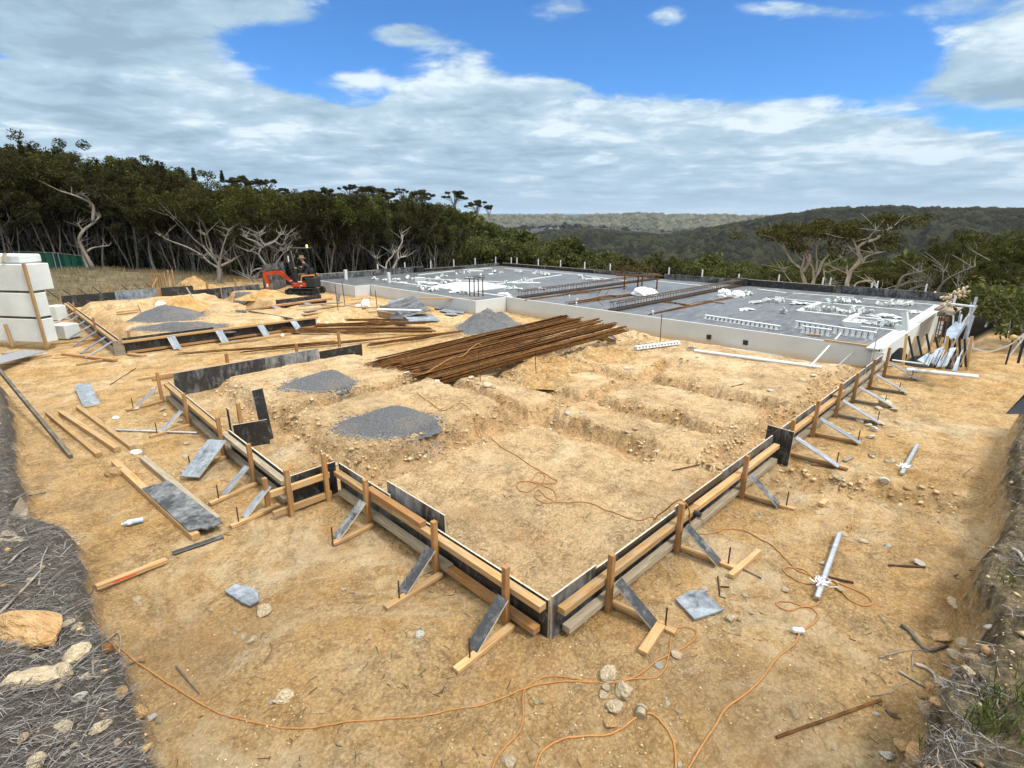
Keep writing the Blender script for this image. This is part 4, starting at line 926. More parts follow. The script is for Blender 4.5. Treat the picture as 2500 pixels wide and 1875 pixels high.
# crumbled foam heaps
def foam_heap(x, y, w, seed, label, group=None, hh=1.0, flat=False):
    p = at(x, y, ZS); sc = (p-V3((CU, CV, CH))).length/F; W_ = w*sc*.5; rg = random.Random(seed); b = B(); n = max(3, min(22, int(w*.4)))
    right = V3((C7, -C7, 0)); dp = V3((C7, C7, 0))
    for i in range(n):
        t = rg.uniform(-1, 1); q = p+right*t*W_+dp*rg.gauss(0, .2*W_+.05); h = (.09 if flat else .20)*hh*rg.uniform(.5, 1.25)*(1-.45*abs(t))
        R = Euler((rg.uniform(-.6, .6), rg.uniform(-.6, .6), rg.uniform(0, 3))) if not flat else Euler((rg.uniform(-.15, .15), rg.uniform(-.15, .15), rg.uniform(0, 3)))
        s = (rg.uniform(.06, .16), rg.uniform(.03, .10), h) if not flat else (rg.uniform(.15, .4), rg.uniform(.08, .2), h*.5)
        k0 = len(b.v); b.box(q+V3((0, 0, h*.5)), s, R)
        for v_ in b.v[k0:]: v_ += V3((rg.uniform(-.02, .02), rg.uniform(-.02, .02), rg.uniform(-.015, .02)))
    for v_ in b.v: v_.z = max(v_.z, ZS+.003)
    o = b.obj('foam_scraps', FOAM, loc=(p.x, p.y, ZS)); return tag(o, label, 'foam scraps', group)
for i, (x, y, w, lb, fl) in enumerate([(1890, 737, 46, 'crumbled white foam heap on the deck under the left pale gum', 0), (1955, 743, 34, 'flattened white foam piece right of the first right-hand heap', 1), (2055, 739, 62, 'long spiky foam heap behind the white strip on the deck', 0), (2185, 746, 66, 'largest spiky foam heap near the far right rim', 0),
    (2008, 759, 62, 'foam heap inside the marked-out corner', 0), (2083, 764, 66, 'tall jagged foam heap above the open foam box', 0), (2150, 774, 58, 'flat torn foam pieces right of the jagged heap', 1), (2108, 788, 34, 'curved foam flakes inside the open foam box', 1), (2165, 796, 42, 'broken foam block with crumbs right of the open box', 0), (1913, 766, 9, 'single small foam cube alone on the deck', 0), (2230, 764, 14, 'small foam flake near the foam edge', 1),
    (1265, 665, 16, 'tiny foam heap nearest the farthest deck corner', 0), (1311, 669, 26, 'foam heap by the far rim left of the rusty table', 0), (1335, 673, 24, 'foam heap next to the far rim, right neighbour', 0), (1417, 677, 12, 'small foam scrap before the long rear scatter', 0), (1455, 683, 62, 'long scatter of foam along the rear cage', 1), (1283, 689, 30, 'foam block with crumbs before the far rim', 0), (1255, 706, 34, 'low foam pieces near the rear cage start', 1), (1322, 706, 18, 'foam scrap touching the rear cage', 1), (1234, 721, 16, 'foam scrap at the left end of the rear cage', 1), (2180, 1, 1, '', 0)][:-1]):
    foam_heap(x, y, w, 300+i, lb, None, 1.0, bool(fl))
for i, (x, y, w) in enumerate([(195, 245, 60), (310, 258, 60), (470, 252, 80), (575, 278, 60), (640, 228, 50), (740, 232, 70), (790, 297, 80), (940, 295, 150), (1030, 225, 60), (1120, 195, 80), (1120, 292, 70), (1200, 258, 60), (1265, 172, 70), (1370, 157, 45), (1465, 157, 50), (1470, 208, 60), (1310, 282, 80), (1800, 142, 50), (1900, 152, 35), (2160, 155, 50), (1965, 288, 60), (2180, 288, 60), (2050, 367, 120), (1940, 432, 80), (800, 378, 60), (880, 362, 60), (990, 392, 130), (1300, 412, 90), (1400, 432, 110), (1620, 202, 25), (935, 258, 20), (1760, 170, 50)]):
    foam_heap(880+x/5.53, 640+y/5.53, w/5.53*1.1, 340+i, 'crumbled white foam scrap heap strewn over the left part of the deck', 'foam scraps on the left part of the deck', .9, i % 4 == 3)
for i, (x, y, h, w, lb) in enumerate([(811+215, 685, .16, .5, 'upright white foam block among the scraps on the left of the deck'), (1030, 692, .1, .5, 'low white foam block before the upright one'), (1162, 663, .06, .9, 'long foam offcut by the left rear rim'), (1285, 692, .05, 1.4, 'flat pale foam slab near the rear cage')]):
    p = at(x, y, ZS); b = B(); b.box(p+V3((0, 0, h/2)), (.3, w, h), Euler((0, 0, .785))); tag(b.obj('foam_block', FOAM, bevel=.006), lb, 'foam block')
# perforated white spacer rails
def spacer(a, b_, h, n, label, z=None):
    p = at(*a, ZS) if z is None else g(*a, .02); q = at(*b_, ZS) if z is None else g(*b_, .02)
    d = q-p; L = d.length; X = d.normalized(); Y = V3((0, 0, 1)).cross(X).normalized(); bb = B()
    bb.bar(p+V3((0, 0, .012))+Y*.07, q+V3((0, 0, .012))+Y*.07, .035, .02); bb.bar(p+V3((0, 0, .012))-Y*.07, q+V3((0, 0, .012))-Y*.07, .035, .02); bb.bar(p+V3((0, 0, h)), q+V3((0, 0, h)), .10, .02)
    for i in range(n):
        c = p+d*((i+.5)/n); w = L/n*.42
        for s in (-1, 1):
            k = len(bb.v)
            bb.v += [c-X*w*.5+Y*s*.075+V3((0, 0, .02)), c+X*w*.5+Y*s*.075+V3((0, 0, .02)), c+X*w*.75+Y*s*.03+V3((0, 0, h)), c-X*w*.75+Y*s*.03+V3((0, 0, h))]; bb.f.append([k, k+1, k+2, k+3]); bb.m.append(0)
        bb.bar(c-Y*.06+V3((0, 0, h*.45)), c+Y*.06+V3((0, 0, h*.45)), .02, h*.7)
    return tag(bb.obj('spacer_rail', WHITE), label, 'spacer rail')
spacer((1720, 778), (1903, 806), .12, 17, 'perforated white spacer rail lying left of the pair on the deck')
spacer((1940, 800), (2136, 830), .20, 14, 'longer perforated white spacer rail behind its partner on the deck'); spacer((1956, 812), (2027, 822), .19, 6, 'short perforated white spacer rail in front of the long one')
spacer((1550, 856), (1657, 841), .07, 14, 'white perforated spacer rail on the sand right of the rusty bars', 0)
spacer((1752, 842), (1910, 866), .03, 18, 'thin white perforated strip leaning at the foot of the pale board edge', 0)
# steel cages across the deck, bars, table
CAGEM = mat_noise('grey_rust', [(.10, .065, .04), (.22, .17, .125)], 20, .8, .2)
def cage(v0, u0, u1, label):
    t = thing('reinforcement_cage', label, 'steel cage', (u0, v0, ZS), 'steel cages across the deck'); b = B()
    tag(t)
    for y in (-.15, .15):
        for z in (.05, .27): b.tube([(u0, v0+y, ZS+z), ((u0+u1)/2, v0+y+.01, ZS+z-.01), (u1, v0+y, ZS+z)], .014, 5)
    b.obj('long_bars', RUSTD, t); s = B(); n = int((u1-u0)/.2)
    for i in range(n):
        x = u0+.1+i*.2+random.Random(i).uniform(-.03, .03); y = .17; s.tube([(x, v0-y, ZS+.03), (x, v0+y, ZS+.03), (x+.02, v0+y, ZS+.30), (x+.02, v0-y, ZS+.30), (x, v0-y, ZS+.03)], .011, 4)
    s.obj('stirrups', CAGEM, t); m_ = B(); m_.box(((u0+u1)/2, v0, ZS+.012), (u1-u0, .42, .02)); m_.obj('trench_liner', BLACK, t)  # flat black strip on the deck, drawn for the dark trench gap
cage(12.75, 12.7, 23.4, 'long rusty steel cage across the deck, farther of two'); cage(8.2, 12.7, 23.4, 'long rusty steel cage across the deck, nearer of two')
def bars(name, pts_a, pts_b, n, r, label, z0=None, spread=.02, m=RUST, sag=0, group=None, ends=.25):
    """a bundle of loose bars between two ground points (given per end as (centre, half width, height))"""
    (a, wa, ha), (b_, wb, hb) = pts_a, pts_b; a = V3(a); b_ = V3(b_); t = thing(name, label, 'steel bars', ((a.x+b_.x)/2, (a.y+b_.y)/2, min(a.z, b_.z)), group)
    X = (b_-a).normalized(); Y = V3((0, 0, 1)).cross(X).normalized(); rg = random.Random(int(a.x*991+n))
    for i in range(n):
        ya, yb = rg.uniform(-1, 1), rg.uniform(-1, 1); yb = .6*ya+.4*yb; za, zb = rg.random(), rg.random(); zb = .6*za+.4*zb
        e0 = rg.uniform(-ends, ends*.6); e1 = rg.uniform(-ends, ends)
        p = a+Y*ya*wa+V3((0, 0, za*ha*(1-.5*abs(ya))))+X*e0; q = b_+Y*yb*wb+V3((0, 0, zb*hb*(1-.5*abs(yb))))+X*e1
        md = (p+q)/2+V3((0, 0, sag+rg.gauss(0, spread)))+Y*rg.gauss(0, spread*1.5); m1 = p*.72+q*.28+V3((0, 0, sag*.75+rg.gauss(0, spread*.5))); m2 = p*.28+q*.72+V3((0, 0, sag*.75+rg.gauss(0, spread*.5)))
        bb = B(); bb.tube(smooth_path([p, m1, md, m2, q], 3), r*rg.uniform(.85, 1.15), 5); bb.obj('bar', m, t, smooth=False)
    return t
bars('steel_bundle', (at(1290, 733, ZS), .07, .06), (at(1530, 700, ZS), .05, .06), 6, .012, 'thin rusty bars lying just before the farther cage', spread=.03)
bars('steel_bundle', (at(1395, 742, ZS), .12, .12), (at(1560, 719, ZS), .12, .10), 12, .013, 'heap of thin rusty bars left of the big plastic wrap', spread=.05)
bars('steel_bundle', (at(1590, 768, ZS), .05, .05), (at(1790, 727, ZS), .04, .06), 6, .013, 'slim rusty bundle lying diagonally before the second plastic wrap', spread=.03)
bars('steel_bundle', (at(1620, 738, ZS), .1, .04), (at(1690, 748, ZS), .1, .04), 5, .012, 'short rusty bars between the cage and the diagonal bundle', spread=.04)
for lb, l in (('low pile of rusty mesh behind the heap of thin bars', [(1360, 722), (1465, 715)]),):
    b = B(); p, q = at(*l[0], ZS), at(*l[1], ZS); d = q-p
    for i in range(15): c = p+d*i/14; b.tube([c, c+V3((.02, 0, .16))], .006, 4)
    for z in (.03, .09, .15): b.tube([p+V3((0, 0, z)), q+V3((0, 0, z))], .007, 4)
    tag(b.obj('wire_mesh', RUSTD), lb, 'wire mesh')
for (x, y, dx, h) in [(1456, 722, 14, .3), (1478, 722, 8, .28), (1475, 748, -16, .22), (1500, 745, -12, .2)]:
    p = at(x, y, ZS); b = B(); b.tube([p, p+V3((C7, -C7, 0))*dx*.017+V3((0, 0, h))], .009, 5); tag(b.obj('loose_rod', RUSTD), 'thin rod sticking up from the bar heap on the deck', 'rod', 'rods sticking up from the bar heap')
# rusty table with mesh on top
t = thing('steel_rack', 'rusty trestle with a wide flat top of bars, loaded with tangled wire', 'rack', at(1560, 700, ZS)); c = at(1560, 705, ZS)
R_ = V3((C7, -C7, 0)); D_ = V3((C7, C7, 0))
b = B()
for k in range(13): b.bar(c-R_*1.1+D_*(k*.05-.3)+V3((0, 0, .62+.004*(k % 3))), c+R_*1.0+D_*(k*.05-.3)+V3((0, 0, .62+.004*(k % 2))), .03)
b.obj('top', RUST, t)
for s, e in ((-.75, -.3), (.05, -.3), (.75, -.25), (.0, .3)): b = B(); b.bar(c+R_*s+D_*e, c+R_*s+D_*e+V3((0, 0, .61)), .05); b.obj('leg', RUST, t)
b = B(); rg = random.Random(2)
for k in range(90):
    p = c+R_*rg.uniform(-1.3, .6)+D_*rg.uniform(-.2, .3)+V3((0, 0, .68+rg.random()**2*.55)); b.tube([p, p+V3((rg.gauss(0, .2), rg.gauss(0, .2), rg.gauss(.03, .10)))], .008, 3, cap=False)
tag(b.obj('wire_tangle', RUST), 'tangle of rusty wire heaped on the trestle top', 'wire')
# four-post rod stand
c = at(1175, 724, ZS); t = thing('rod_stand', 'small stand of four dark posts with two top rods on the slab edge', 'rod stand', c)
for i, x in enumerate((1147, 1158, 1168, 1179)): p = at(x, 723, ZS); b = B(); b.bar(p, p+V3((0, 0, .72)), .035); b.obj('post', RUSTD, t)
b = B(); b.bar(at(1135, 723, ZS)+V3((0, 0, .74)), at(1185, 723, ZS)+V3((0, 0, .76)), .035); b.bar(at(1143, 718, ZS)+V3((0, 0, .74)), at(1183, 718, ZS)+V3((0, 0, .78)), .03); b.obj('top_rod', RUSTD, t)
plank('long_timber', at(1025, 729, ZS-.02), at(1175, 729, ZS-.02), .1, .06, PINE); tag(bpy.data.objects['long_timber'], 'long pale timber resting over the notch of the pale board edge', 'timber')
# plastic wraps
def wrap(x, y, w, h, label, seed, m=WRAP, ground=False, n=26, mm=18):
    p = (g(x, y) if ground else at(x, y, ZS)); s = (p-V3((CU, CV, CH))).length/F; b = B(); b.ball((0, 0, 0), 1.0, n, mm)
    o = b.obj('plastic_wrap', m, smooth=False); o.scale = (w*s*.5, w*s*.35, h*s*.8); rough_mesh(o, .22, 2.2, seed); rough_mesh(o, .12, 6.0, seed+3)
    for v_ in o.data.vertices: v_.co.z = max(v_.co.z, -.25)
    o.location = p+V3((0, 0, h*s*.18)); o.rotation_euler = (0, 0, -.785); return tag(o, label, 'plastic wrap')
wrap(1573, 722, 58, 20, 'crumpled white plastic wrap between the two steel cages', 1); wrap(1768, 725, 32, 18, 'crumpled white plastic wrap past the nearer cage, left lump', 2); wrap(1800, 725, 34, 14, 'crumpled white plastic wrap past the nearer cage, right lump', 3)
foam_heap(1825, 721, 20, 901, 'white plastic spacers beside the right plastic wrap'); foam_heap(1845, 740, 18, 902, 'small white pail-like foam lumps on the open deck', flat=True); foam_heap(1822, 757, 22, 903, 'thin white scrap lying alone in the middle of the deck', flat=True)
for x, y, lb in ((1593, 768, 'white tag at the near end of the diagonal bundle'), (1409, 738, 'white tag on the heap of thin rusty bars'), (1390, 728, 'small white tag left of the thin bars'), (1030+377, 746, 'white tag lying at the deck edge')):
    b = B(); b.box(at(x, y, ZS)+V3((0, 0, .07)), (.04, .10, .12), Euler((.2, 0, -.6))); tag(b.obj('paper_tag', WHITE), lb, 'tag')
tag(plank('timber_offcut', at(1972, 819, ZS)+V3((0, 0, .03)), at(2003, 822, ZS)+V3((0, 0, .03)), .07, .045, PINE), 'small pale timber offcut before the short spacer rail', 'timber')
tag(plank('timber_offcut', at(1735, 737, ZS)+V3((0, 0, .03)), at(1768, 742, ZS)+V3((0, 0, .03)), .09, .05, GREYW), 'brown timber offcut beside the diagonal bundle', 'timber')
# long pipes and sticks by the pale board edge
def pipe(a, b_, r, label, m=WHITE, nm='white_pipe', cat='pipe', dz=(0.03, 0.03), n=10):
    p = a if isinstance(a, V3) else g(*a, dz[0]); q = b_ if isinstance(b_, V3) else g(*b_, dz[1]); bb = B(); bb.tube([p, (p+q)/2, q], r, n); return tag(bb.obj(nm, m, smooth=False), label, cat)
pipe((1695, 859), (2005, 900), .045, 'long white pipe lying at the foot of the pale board edge')
pipe(g(1976, 900, .04), at(2052, 818, ZS)+V3((0, 0, .05)), .022, 'thin white pipe leaning from the sand onto the deck'); pipe(g(2040, 918, .02), at(2155, 808, ZS)+V3((0, 0, .22)), .018, 'long grey tube leaning over the slab corner', STEEL, 'steel_tube', 'tube')
pipe(g(2124, 910, 0), g(2124, 910, 0)+V3((.05, .02, 1.05)), .012, 'slim upright rod before the slab corner', STEEL, 'steel_tube', 'rod'); pipe((2212, 906), (2386, 923), .055, 'thick white pipe on the sand before the prop row')
pipe(g(1611, 837), g(1611, 837)+V3((-.02, 0, .85)), .011, 'thin rusty stake with a paper tip before the pale board edge', RUSTD, 'steel_stake', 'stake')
for (x, y, lb) in ((1729, 849, 'left dark socket at the foot of the pale boards'), (1818, 862, 'right dark socket at the foot of the pale boards')):
    p = on_line(x, lambda t: V3((12.37, t, 0)), 0, 12); b = B(); b.box((p.x, p.y, .17), (.03, .13, .13)); tag(b.obj('socket_box', BLACK), lb, 'socket box')
tag(plank('black_offcut', g(1680, 853, .03), g(1700, 856, .03), .2, .05, PLYM, None, EDGE), 'small dark offcut under the end of the long white pipe', 'plywood')
for i, (a, c_) in enumerate([((2125, 893), (2155, 872)), ((2120, 893), (2178, 900)), ((2110, 900), (2150, 905))]):
    tag(plank('loose_batten', g(*a, .05+.1*(i == 0)), g(*c_, .05+.25*(i == 0)), .06, .04, [PINE, GREYW, DARKW][i]), ['pale batten propped at the slab corner', 'grey batten lying at the slab corner', 'dark batten lying before the slab corner'][i], 'timber')
tag(plank('square_board', on_line(2140, lambda t: V3((12.3, t, .25)), 0, 3)+V3((0, .12, 0)), on_line(2140, lambda t: V3((12.3, t, .25)), 0, 3)+V3((0, -.12, .0)), .03, .42, FOAM), 'upright foam board with holes at the slab corner', 'foam board')
# ------------------------------------------------------------ timber formwork
ST = dict(w=.055)
def stake(t, u, v, top, m=OAK, lean=(0, 0), w=.055, zb=-.25):
    z = gz(u, v) if u > -1.5 else 0; return plank('stake', (u-lean[0]*.3, v-lean[1]*.3, zb), (u+lean[0], v+lean[1], top), w, w, m, t, up=V3((1, 0, 0)))
def brace(t, u, v, out, L=.62, zt=.34, kind=PLYM, foot=True, pin=.5, fz=None, w=.10, foot_m=PINE, side=0.0, bl=.42):
    w = w*1.2
    """strut from the stake at (u,v) to a foot board that runs outwards, held by a steel pin"""
    o = V3((*out, 0)); s = V3((-out[1], out[0], 0)); z0 = gz(u+o.x*L*.6, v+o.y*L*.6); c = V3((u, v, 0))+s*side
    if foot: plank('foot_board', c+V3((0, 0, max(z0, gz(u, v))+.03))+s*.05+o*-.03, c+V3((0, 0, z0+.026))+s*.05+o*L, .07, .04, foot_m, t)
    plank('brace', c+o*.04+V3((0, 0, zt)), c+o*bl+V3((0, 0, z0+.045)), w, .018, kind, t, EDGE)
    if pin:
        q = c+o*pin+s*.05; b = B(); b.tube([q+V3((0, 0, z0-.1)), q+V3((.004, 0, z0+.24))], .008, 6); b.obj('steel_pin', RUSTD, t)
def panel(t, a, b_, zb, zt, m=PLYB, thick=.018): return plank('plywood_panel', (a[0], a[1], (zb+zt)/2), (b_[0], b_[1], (zb+zt)/2), thick, zt-zb, m, t, EDGE)
def rail(t, a, b_, z, m=LVL, w=.085, h=.065): return plank('rail', (a[0], a[1], z), (b_[0], b_[1], z), w, h, m, t)
FG = 'timber formwork round the near pad'
# right run, near part
t = thing('timber_formwork', 'near right-hand formwork run from the front corner to the black cross board', 'formwork', (2.5, -.1, 0))
panel(t, (.0, 0), (.62, 0), -.15, .44, PLYM); panel(t, (.62, .0), (2.1, 0), -.15, .40, PLYB); panel(t, (2.1, .002), (3.3, .002), -.15, .445, PLYB); panel(t, (3.3, 0), (5.0, 0), -.15, .46, PLYM)
rail(t, (.05, -.065), (2.5, -.065), .30); rail(t, (2.5, -.063), (5.02, -.07), .305, PINE); rail(t, (.12, -.07), (2.6, -.07), .07, GREYW); rail(t, (2.6, -.075), (5.0, -.075), .08, GREYW)
for u, k, L in ((.66, PLYS, .60), (1.96, PLYS, .58), (3.68, PLYM, .60)):
    stake(t, u, -.14, .60, OAK, (.01, 0)); brace(t, u+.03, -.165, (.12, -.99), L, .33, k, w=.105)
# right run, far part
t = thing('timber_formwork', 'far right-hand formwork run climbing towards the slab corner', 'formwork', (8.5, 0, 0))
for a, b_, m, zt in ((5.25, 7.0, PLYM, .45), (7.0, 8.55, PLYM, .43), (8.6, 10.4, PLYM, .45), (10.5, 12.0, PLYM, .46)): panel(t, (a, .02), (b_, .02), -.2, zt, m)
rail(t, (5.3, -.05), (8.5, -.05), .32, LVL); rail(t, (8.3, -.055), (12.0, -.05), .30, GREYW); rail(t, (5.4, -.06), (8.6, -.06), .10, GREYW); rail(t, (8.6, -.058), (12, -.058), .09, GREYW)
B().box((8.25, -.05, .37), (.5, .09, .06)).obj('packer', LVL, t)
for u, tp in ((5.42, .62), (6.60, .64), (7.92, .66), (9.08, .62), (10.40, .66), (11.75, .7)):
    stake(t, u, -.13, tp, OAK, (.02, .0)); brace(t, u+.05, -.15, (.10, -.99), .78 if u < 6 else .6, .33, GALV, True, .62 if u < 9 else .5, w=.115, foot_m=PINE if u < 7 else GREYW, bl=.66)
# black cross board and its small partner
t = thing('black_board', 'square black board standing across the gap in the right-hand formwork', 'plywood board', (5.1, .05, 0))
plank('plywood_panel', (5.14, .14, .27), (5.14, -.24, .26), .018, .56, PLYB, t, EDGE)
# left front run
t = thing('timber_formwork', 'near left-hand formwork run from the front corner to the step', 'formwork', (-.1, 1.9, 0))
panel(t, (0, .03), (0, 1.9), -.15, .385, PLYB); panel(t, (-.004, 1.9), (-.004, 2.5), -.15, .385, PLYB); panel(t, (0, 2.5), (0, 3.72), -.15, .44, PLYM)
rail(t, (-.065, .04), (-.065, 2.3), .34); rail(t, (-.066, 2.3), (-.066, 3.68), .335, LVL); rail(t, (-.068, .10), (-.068, 1.95), .07, OAK); rail(t, (-.07, 1.3), (-.07, 3.6), .09, GREYW)
rail(t, (-.072, 1.75), (-.072, 2.85), .408, OAK, .085, .06)
for v, k, top in ((.42, PLYS, .60), (1.46, PLYS, .60), (2.80, PLYL, .58)): stake(t, -.14, v, top); brace(t, -.165, v-.03, (-.99, -.04), .66 if v < 2 else .5, .33, k, w=.105)
tag(plank('scratched_board', (.05, 1.52, .32), (.05, 2.62, .32), .018, .48, PLYL, None, EDGE), 'scuffed dark board leaning inside the left-hand formwork', 'plywood board')
# step
t = thing('timber_formwork', 'short stepped return of the left-hand formwork with two open rails', 'formwork', (-.4, 3.75, 0))
panel(t, (-.62, 3.80), (-.02, 3.80), -.15, .44, PLYB); rail(t, (-.92, 3.71), (-.16, 3.71), .33, PINE, .05, .08); rail(t, (-.92, 3.70), (-.16, 3.70), .06, PINE, .05, .08)
stake(t, -.72, 3.64, .62); stake(t, -.22, 3.68, .66); stake(t, -.86, 4.02, .42)
# left rear run
t = thing('timber_formwork', 'rear left-hand formwork run from the step to the streaked back board', 'formwork', (-.65, 6.8, 0))
panel(t, (-.60, 3.85), (-.60, 6.1), -.15, .40, PLYB); panel(t, (-.60, 6.4), (-.55, 9.8), -.15, .40, PLYM)
rail(t, (-.665, 3.9), (-.665, 6.2), .33, GREYW); rail(t, (-.66, 6.2), (-.60, 9.75), .34, LVL); rail(t, (-.67, 3.9), (-.67, 6.3), .08, GREYW); rail(t, (-.665, 6.4), (-.615, 9.7), .09, GREYW)
for v, tp, k in ((4.82, .60, GALV), (6.05, .66, GALV), (7.95, .60, GALV), (9.75, .62, GALV)):
    stake(t, -.74+.02*(v > 7), v, tp); brace(t, -.77, v-.02, (-.98, -.2), .62, .30, k, w=.085, bl=.40)
brace(t, -.78, 4.02, (-.98, -.15), .6, .30, GALV, w=.085, bl=.40)
# back board
t = thing('timber_formwork', 'long black back board of the near pad with white streaks and three pegs behind', 'formwork', (1.8, 10, 0))
panel(t, (-.42, 9.95), (1.45, 9.98), -.25, .50, PLYS); panel(t, (1.46, 9.985), (2.75, 10.0), -.2, .50, PLYL); panel(t, (2.77, 10.0), (3.95, 10.02), -.25, .42, PLYB)
rail(t, (-1.0, 10.09), (2.2, 10.12), .46, PINE, .07, .05); rail(t, (2.2, 10.12), (3.9, 10.14), .37, PINE, .06, .045)
for u, tp in ((.72, .68), (2.3, .66), (3.42, .78)): stake(t, u, 10.2, tp, OAK, w=.06)
# odd uprights at the rear left run
t = thing('plywood_box', 'standing black plywood corner pieces beside the rear left-hand formwork', 'plywood board', (-.2, 6.4, 0))
plank('side_board', (-.42, 6.62, -.1), (-.42, 6.62, .58), .12, .018, PLYB, t, EDGE, up=V3((1, 0, 0))); plank('face_board', (-.50, 6.22, .16), (-.02, 6.10, .16), .018, .52, PLYB, t, EDGE)
plank('tall_board', (.02, 6.25, -.1), (.0, 6.40, .86), .17, .018, PLYB, t, EDGE, up=V3((0, 1, 0))); stake(t, -.28, 6.55, .66)
# far pad ----------------------------------------------------------
t = thing('timber_formwork', 'front formwork run of the far pad with five grey braces', 'formwork', (2.2, 15.1, 0))
panel(t, (-.40, 15.1), (1.9, 15.1), -.2, .46, PLYB); panel(t, (1.92, 15.1), (5.1, 15.1), -.2, .38, PLYB)
rail(t, (-.42, 15.03), (5.15, 15.03), .36, PINE, .09, .06); rail(t, (-.35, 15.02), (5.1, 15.02), .06, OAK, .08, .06)
for u in (.72, 1.98, 3.2, 4.25): brace(t, u, 14.98, (.12, -.99), .50, .36, GALV, True, 0, w=.17, bl=.38)
plank('foot_board', (-.35, 14.9, .05), (-.1, 14.3, .05), .12, .05, PINE, t); stake(t, -.2, 15.25, .62)
t = thing('timber_formwork', 'left formwork run of the far pad with a row of slanting struts', 'formwork', (-.55, 20, 0))
panel(t, (-.45, 15.2), (-.45, 25.0), -.3, .44, PLYM); rail(t, (-.53, 15.1), (-.53, 25.0), .37, LVL, .09, .07); rail(t, (-.54, 15.1), (-.54, 25.0), .06, GREYW)
panel(t, (-.62, 15.04), (-.38, 15.04), -.05, .42, GREYW)
for v in (15.4, 16.3, 17.6, 18.8, 19.9, 21.3, 22.3, 23.6): plank('strut', (-.58, v, .34), (-1.25, v-.25, gz(-1.25, v)+.03), .07, .03, GALV, t)
for v, tp in ((17.6, .74), (21.5, .78)): stake(t, -.62, v, tp, OAK)
plank('ground_board', (-1.6, 16.2, gz(-1.6, 16.2)+.04), (-.75, 14.2, gz(-.75, 14.2)+.05), .11, .06, OAK, t)
t = thing('timber_formwork', 'tall black rear board wall of the far pad, its middle panel pale and smeared', 'formwork', (1.5, 25.1, 0))
panel(t, (-.6, 25.1), (1.15, 25.1), -.4, .68, PLYB); panel(t, (1.17, 25.09), (2.65, 25.09), -.3, .70, PLYG); panel(t, (2.78, 24.9), (4.0, 24.75), -.3, .74, PLYB); panel(t, (2.66, 25.12), (2.8, 25.0), -.3, .72, PINE)
t = thing('timber_formwork', 'low dark boards joining the rear board wall towards the excavator', 'formwork', (5.5, 24.8, 0))
panel(t, (3.9, 24.9), (5.2, 25.0), -.3, .52, PLYB); panel(t, (5.22, 25.0), (7.1, 25.3), -.3, .52, PLYM)
for u, v in ((4.7, 25.15), (6.0, 25.35)): stake(t, u, v, .85, OAK, w=.075)
b = B(); b.box((7.6, 25.9, .35), (.02, 1.2, 1.1), Euler((0, 0, -.5))); b.box((8.35, 26.5, .62), (.03, 2.6, 1.55), Euler((0, 0, -.785)))
tag(b.obj('black_boards', PLYM), 'stacked dark boards standing behind the excavator arm', 'plywood board')
t = thing('timber_formwork', 'dark inner board of the far pad running back from its front run', 'formwork', (3.9, 16.7, 0)); panel(t, (4.4, 15.2), (3.95, 18.0), -.2, .40, PLYM); panel(t, (3.85, 17.9), (3.6, 18.3), -.2, .42, PLYG)
t = thing('timber_formwork', 'rear inner run of the far pad with two grey braces', 'formwork', (5.8, 18.6, 0))
panel(t, (4.0, 18.4), (7.4, 18.9), -.1, .38, PLYB); rail(t, (4.0, 18.30), (7.6, 18.82), .38, OAK); rail(t, (4.4, 18.32), (7.6, 18.8), .08, GREYW); plank('loose_board', (5.2, 18.6, .50), (7.2, 18.95, .50), .04, .16, PLYB, t)
for u in (5.0, 6.3): brace(t, u, 18.35+(u-4)*.15, (.1, -.99), .6, .38, GALV, True, 0, w=.16, bl=.45)
plank('triangle_board', (7.9, 18.9, .1), (8.0, 18.9, .55), .25, .02, PLYG, t)
# row of A-frames behind the rear wall
G5 = 'props leaning in a row behind the rear board wall'
def aframe():
    t = thing('leaning_prop', 'timber strut and dark steel stake meeting in a point behind the rear board wall', 'prop', (0, 0, 0), G5)
    plank('timber_strut', (-.22, 0, -.45), (.02, 0, .02), .05, .04, OAK, t); plank('steel_stake', (.02, .02, .04), (.34, -.05, -.35), .03, .03, BLACK, t); return t
a0 = aframe(); first = True
for x, y in ((112, 712), (150, 708), (188, 708), (225, 705), (295, 700), (325, 697), (355, 695)):
    p = on_line(x, lambda s: V3((s, 25.6, .86)), -4, 8)
    if first: a0.location = p; first = False
    else: clone(a0, p, 0)
t = thing('leaning_prop', 'widest pair of yellow struts in the middle of the prop row', 'prop', on_line(262, lambda s: V3((s, 25.6, .95)), -4, 8)); q = t.location.copy()
plank('timber_strut', q+V3((-.3, 0, -.5)), q, .08, .05, OAK, t); plank('timber_strut', q+V3((.08, 0, -.5)), q+V3((.04, .0, 0)), .07, .05, OAK, t)
for i, x in enumerate((372, 380, 388, 397, 405, 412, 418, 425)):
    p = on_line(x, lambda s: V3((s, 27.5, .6)), 0, 9); h = 1.0+.12*(i > 5)
    tag(plank('timber_peg', p+V3((0, 0, -.6)), p+V3((.05*(i % 3-1), 0, h-.45)), .10, .05, OAK if i < 5 else PINE, up=V3((1, 0, 0))), 'yellow timber peg standing upright in the tight cluster behind the rear wall', 'peg', 'upright pegs behind the rear wall')
tag(plank('timber_strut', on_line(362, lambda s: V3((s, 27.0, .2)), 0, 9), on_line(384, lambda s: V3((s, 27.4, .95)), 0, 9), .07, .05, OAK), 'yellow strut leaning against the left of the peg cluster', 'prop')
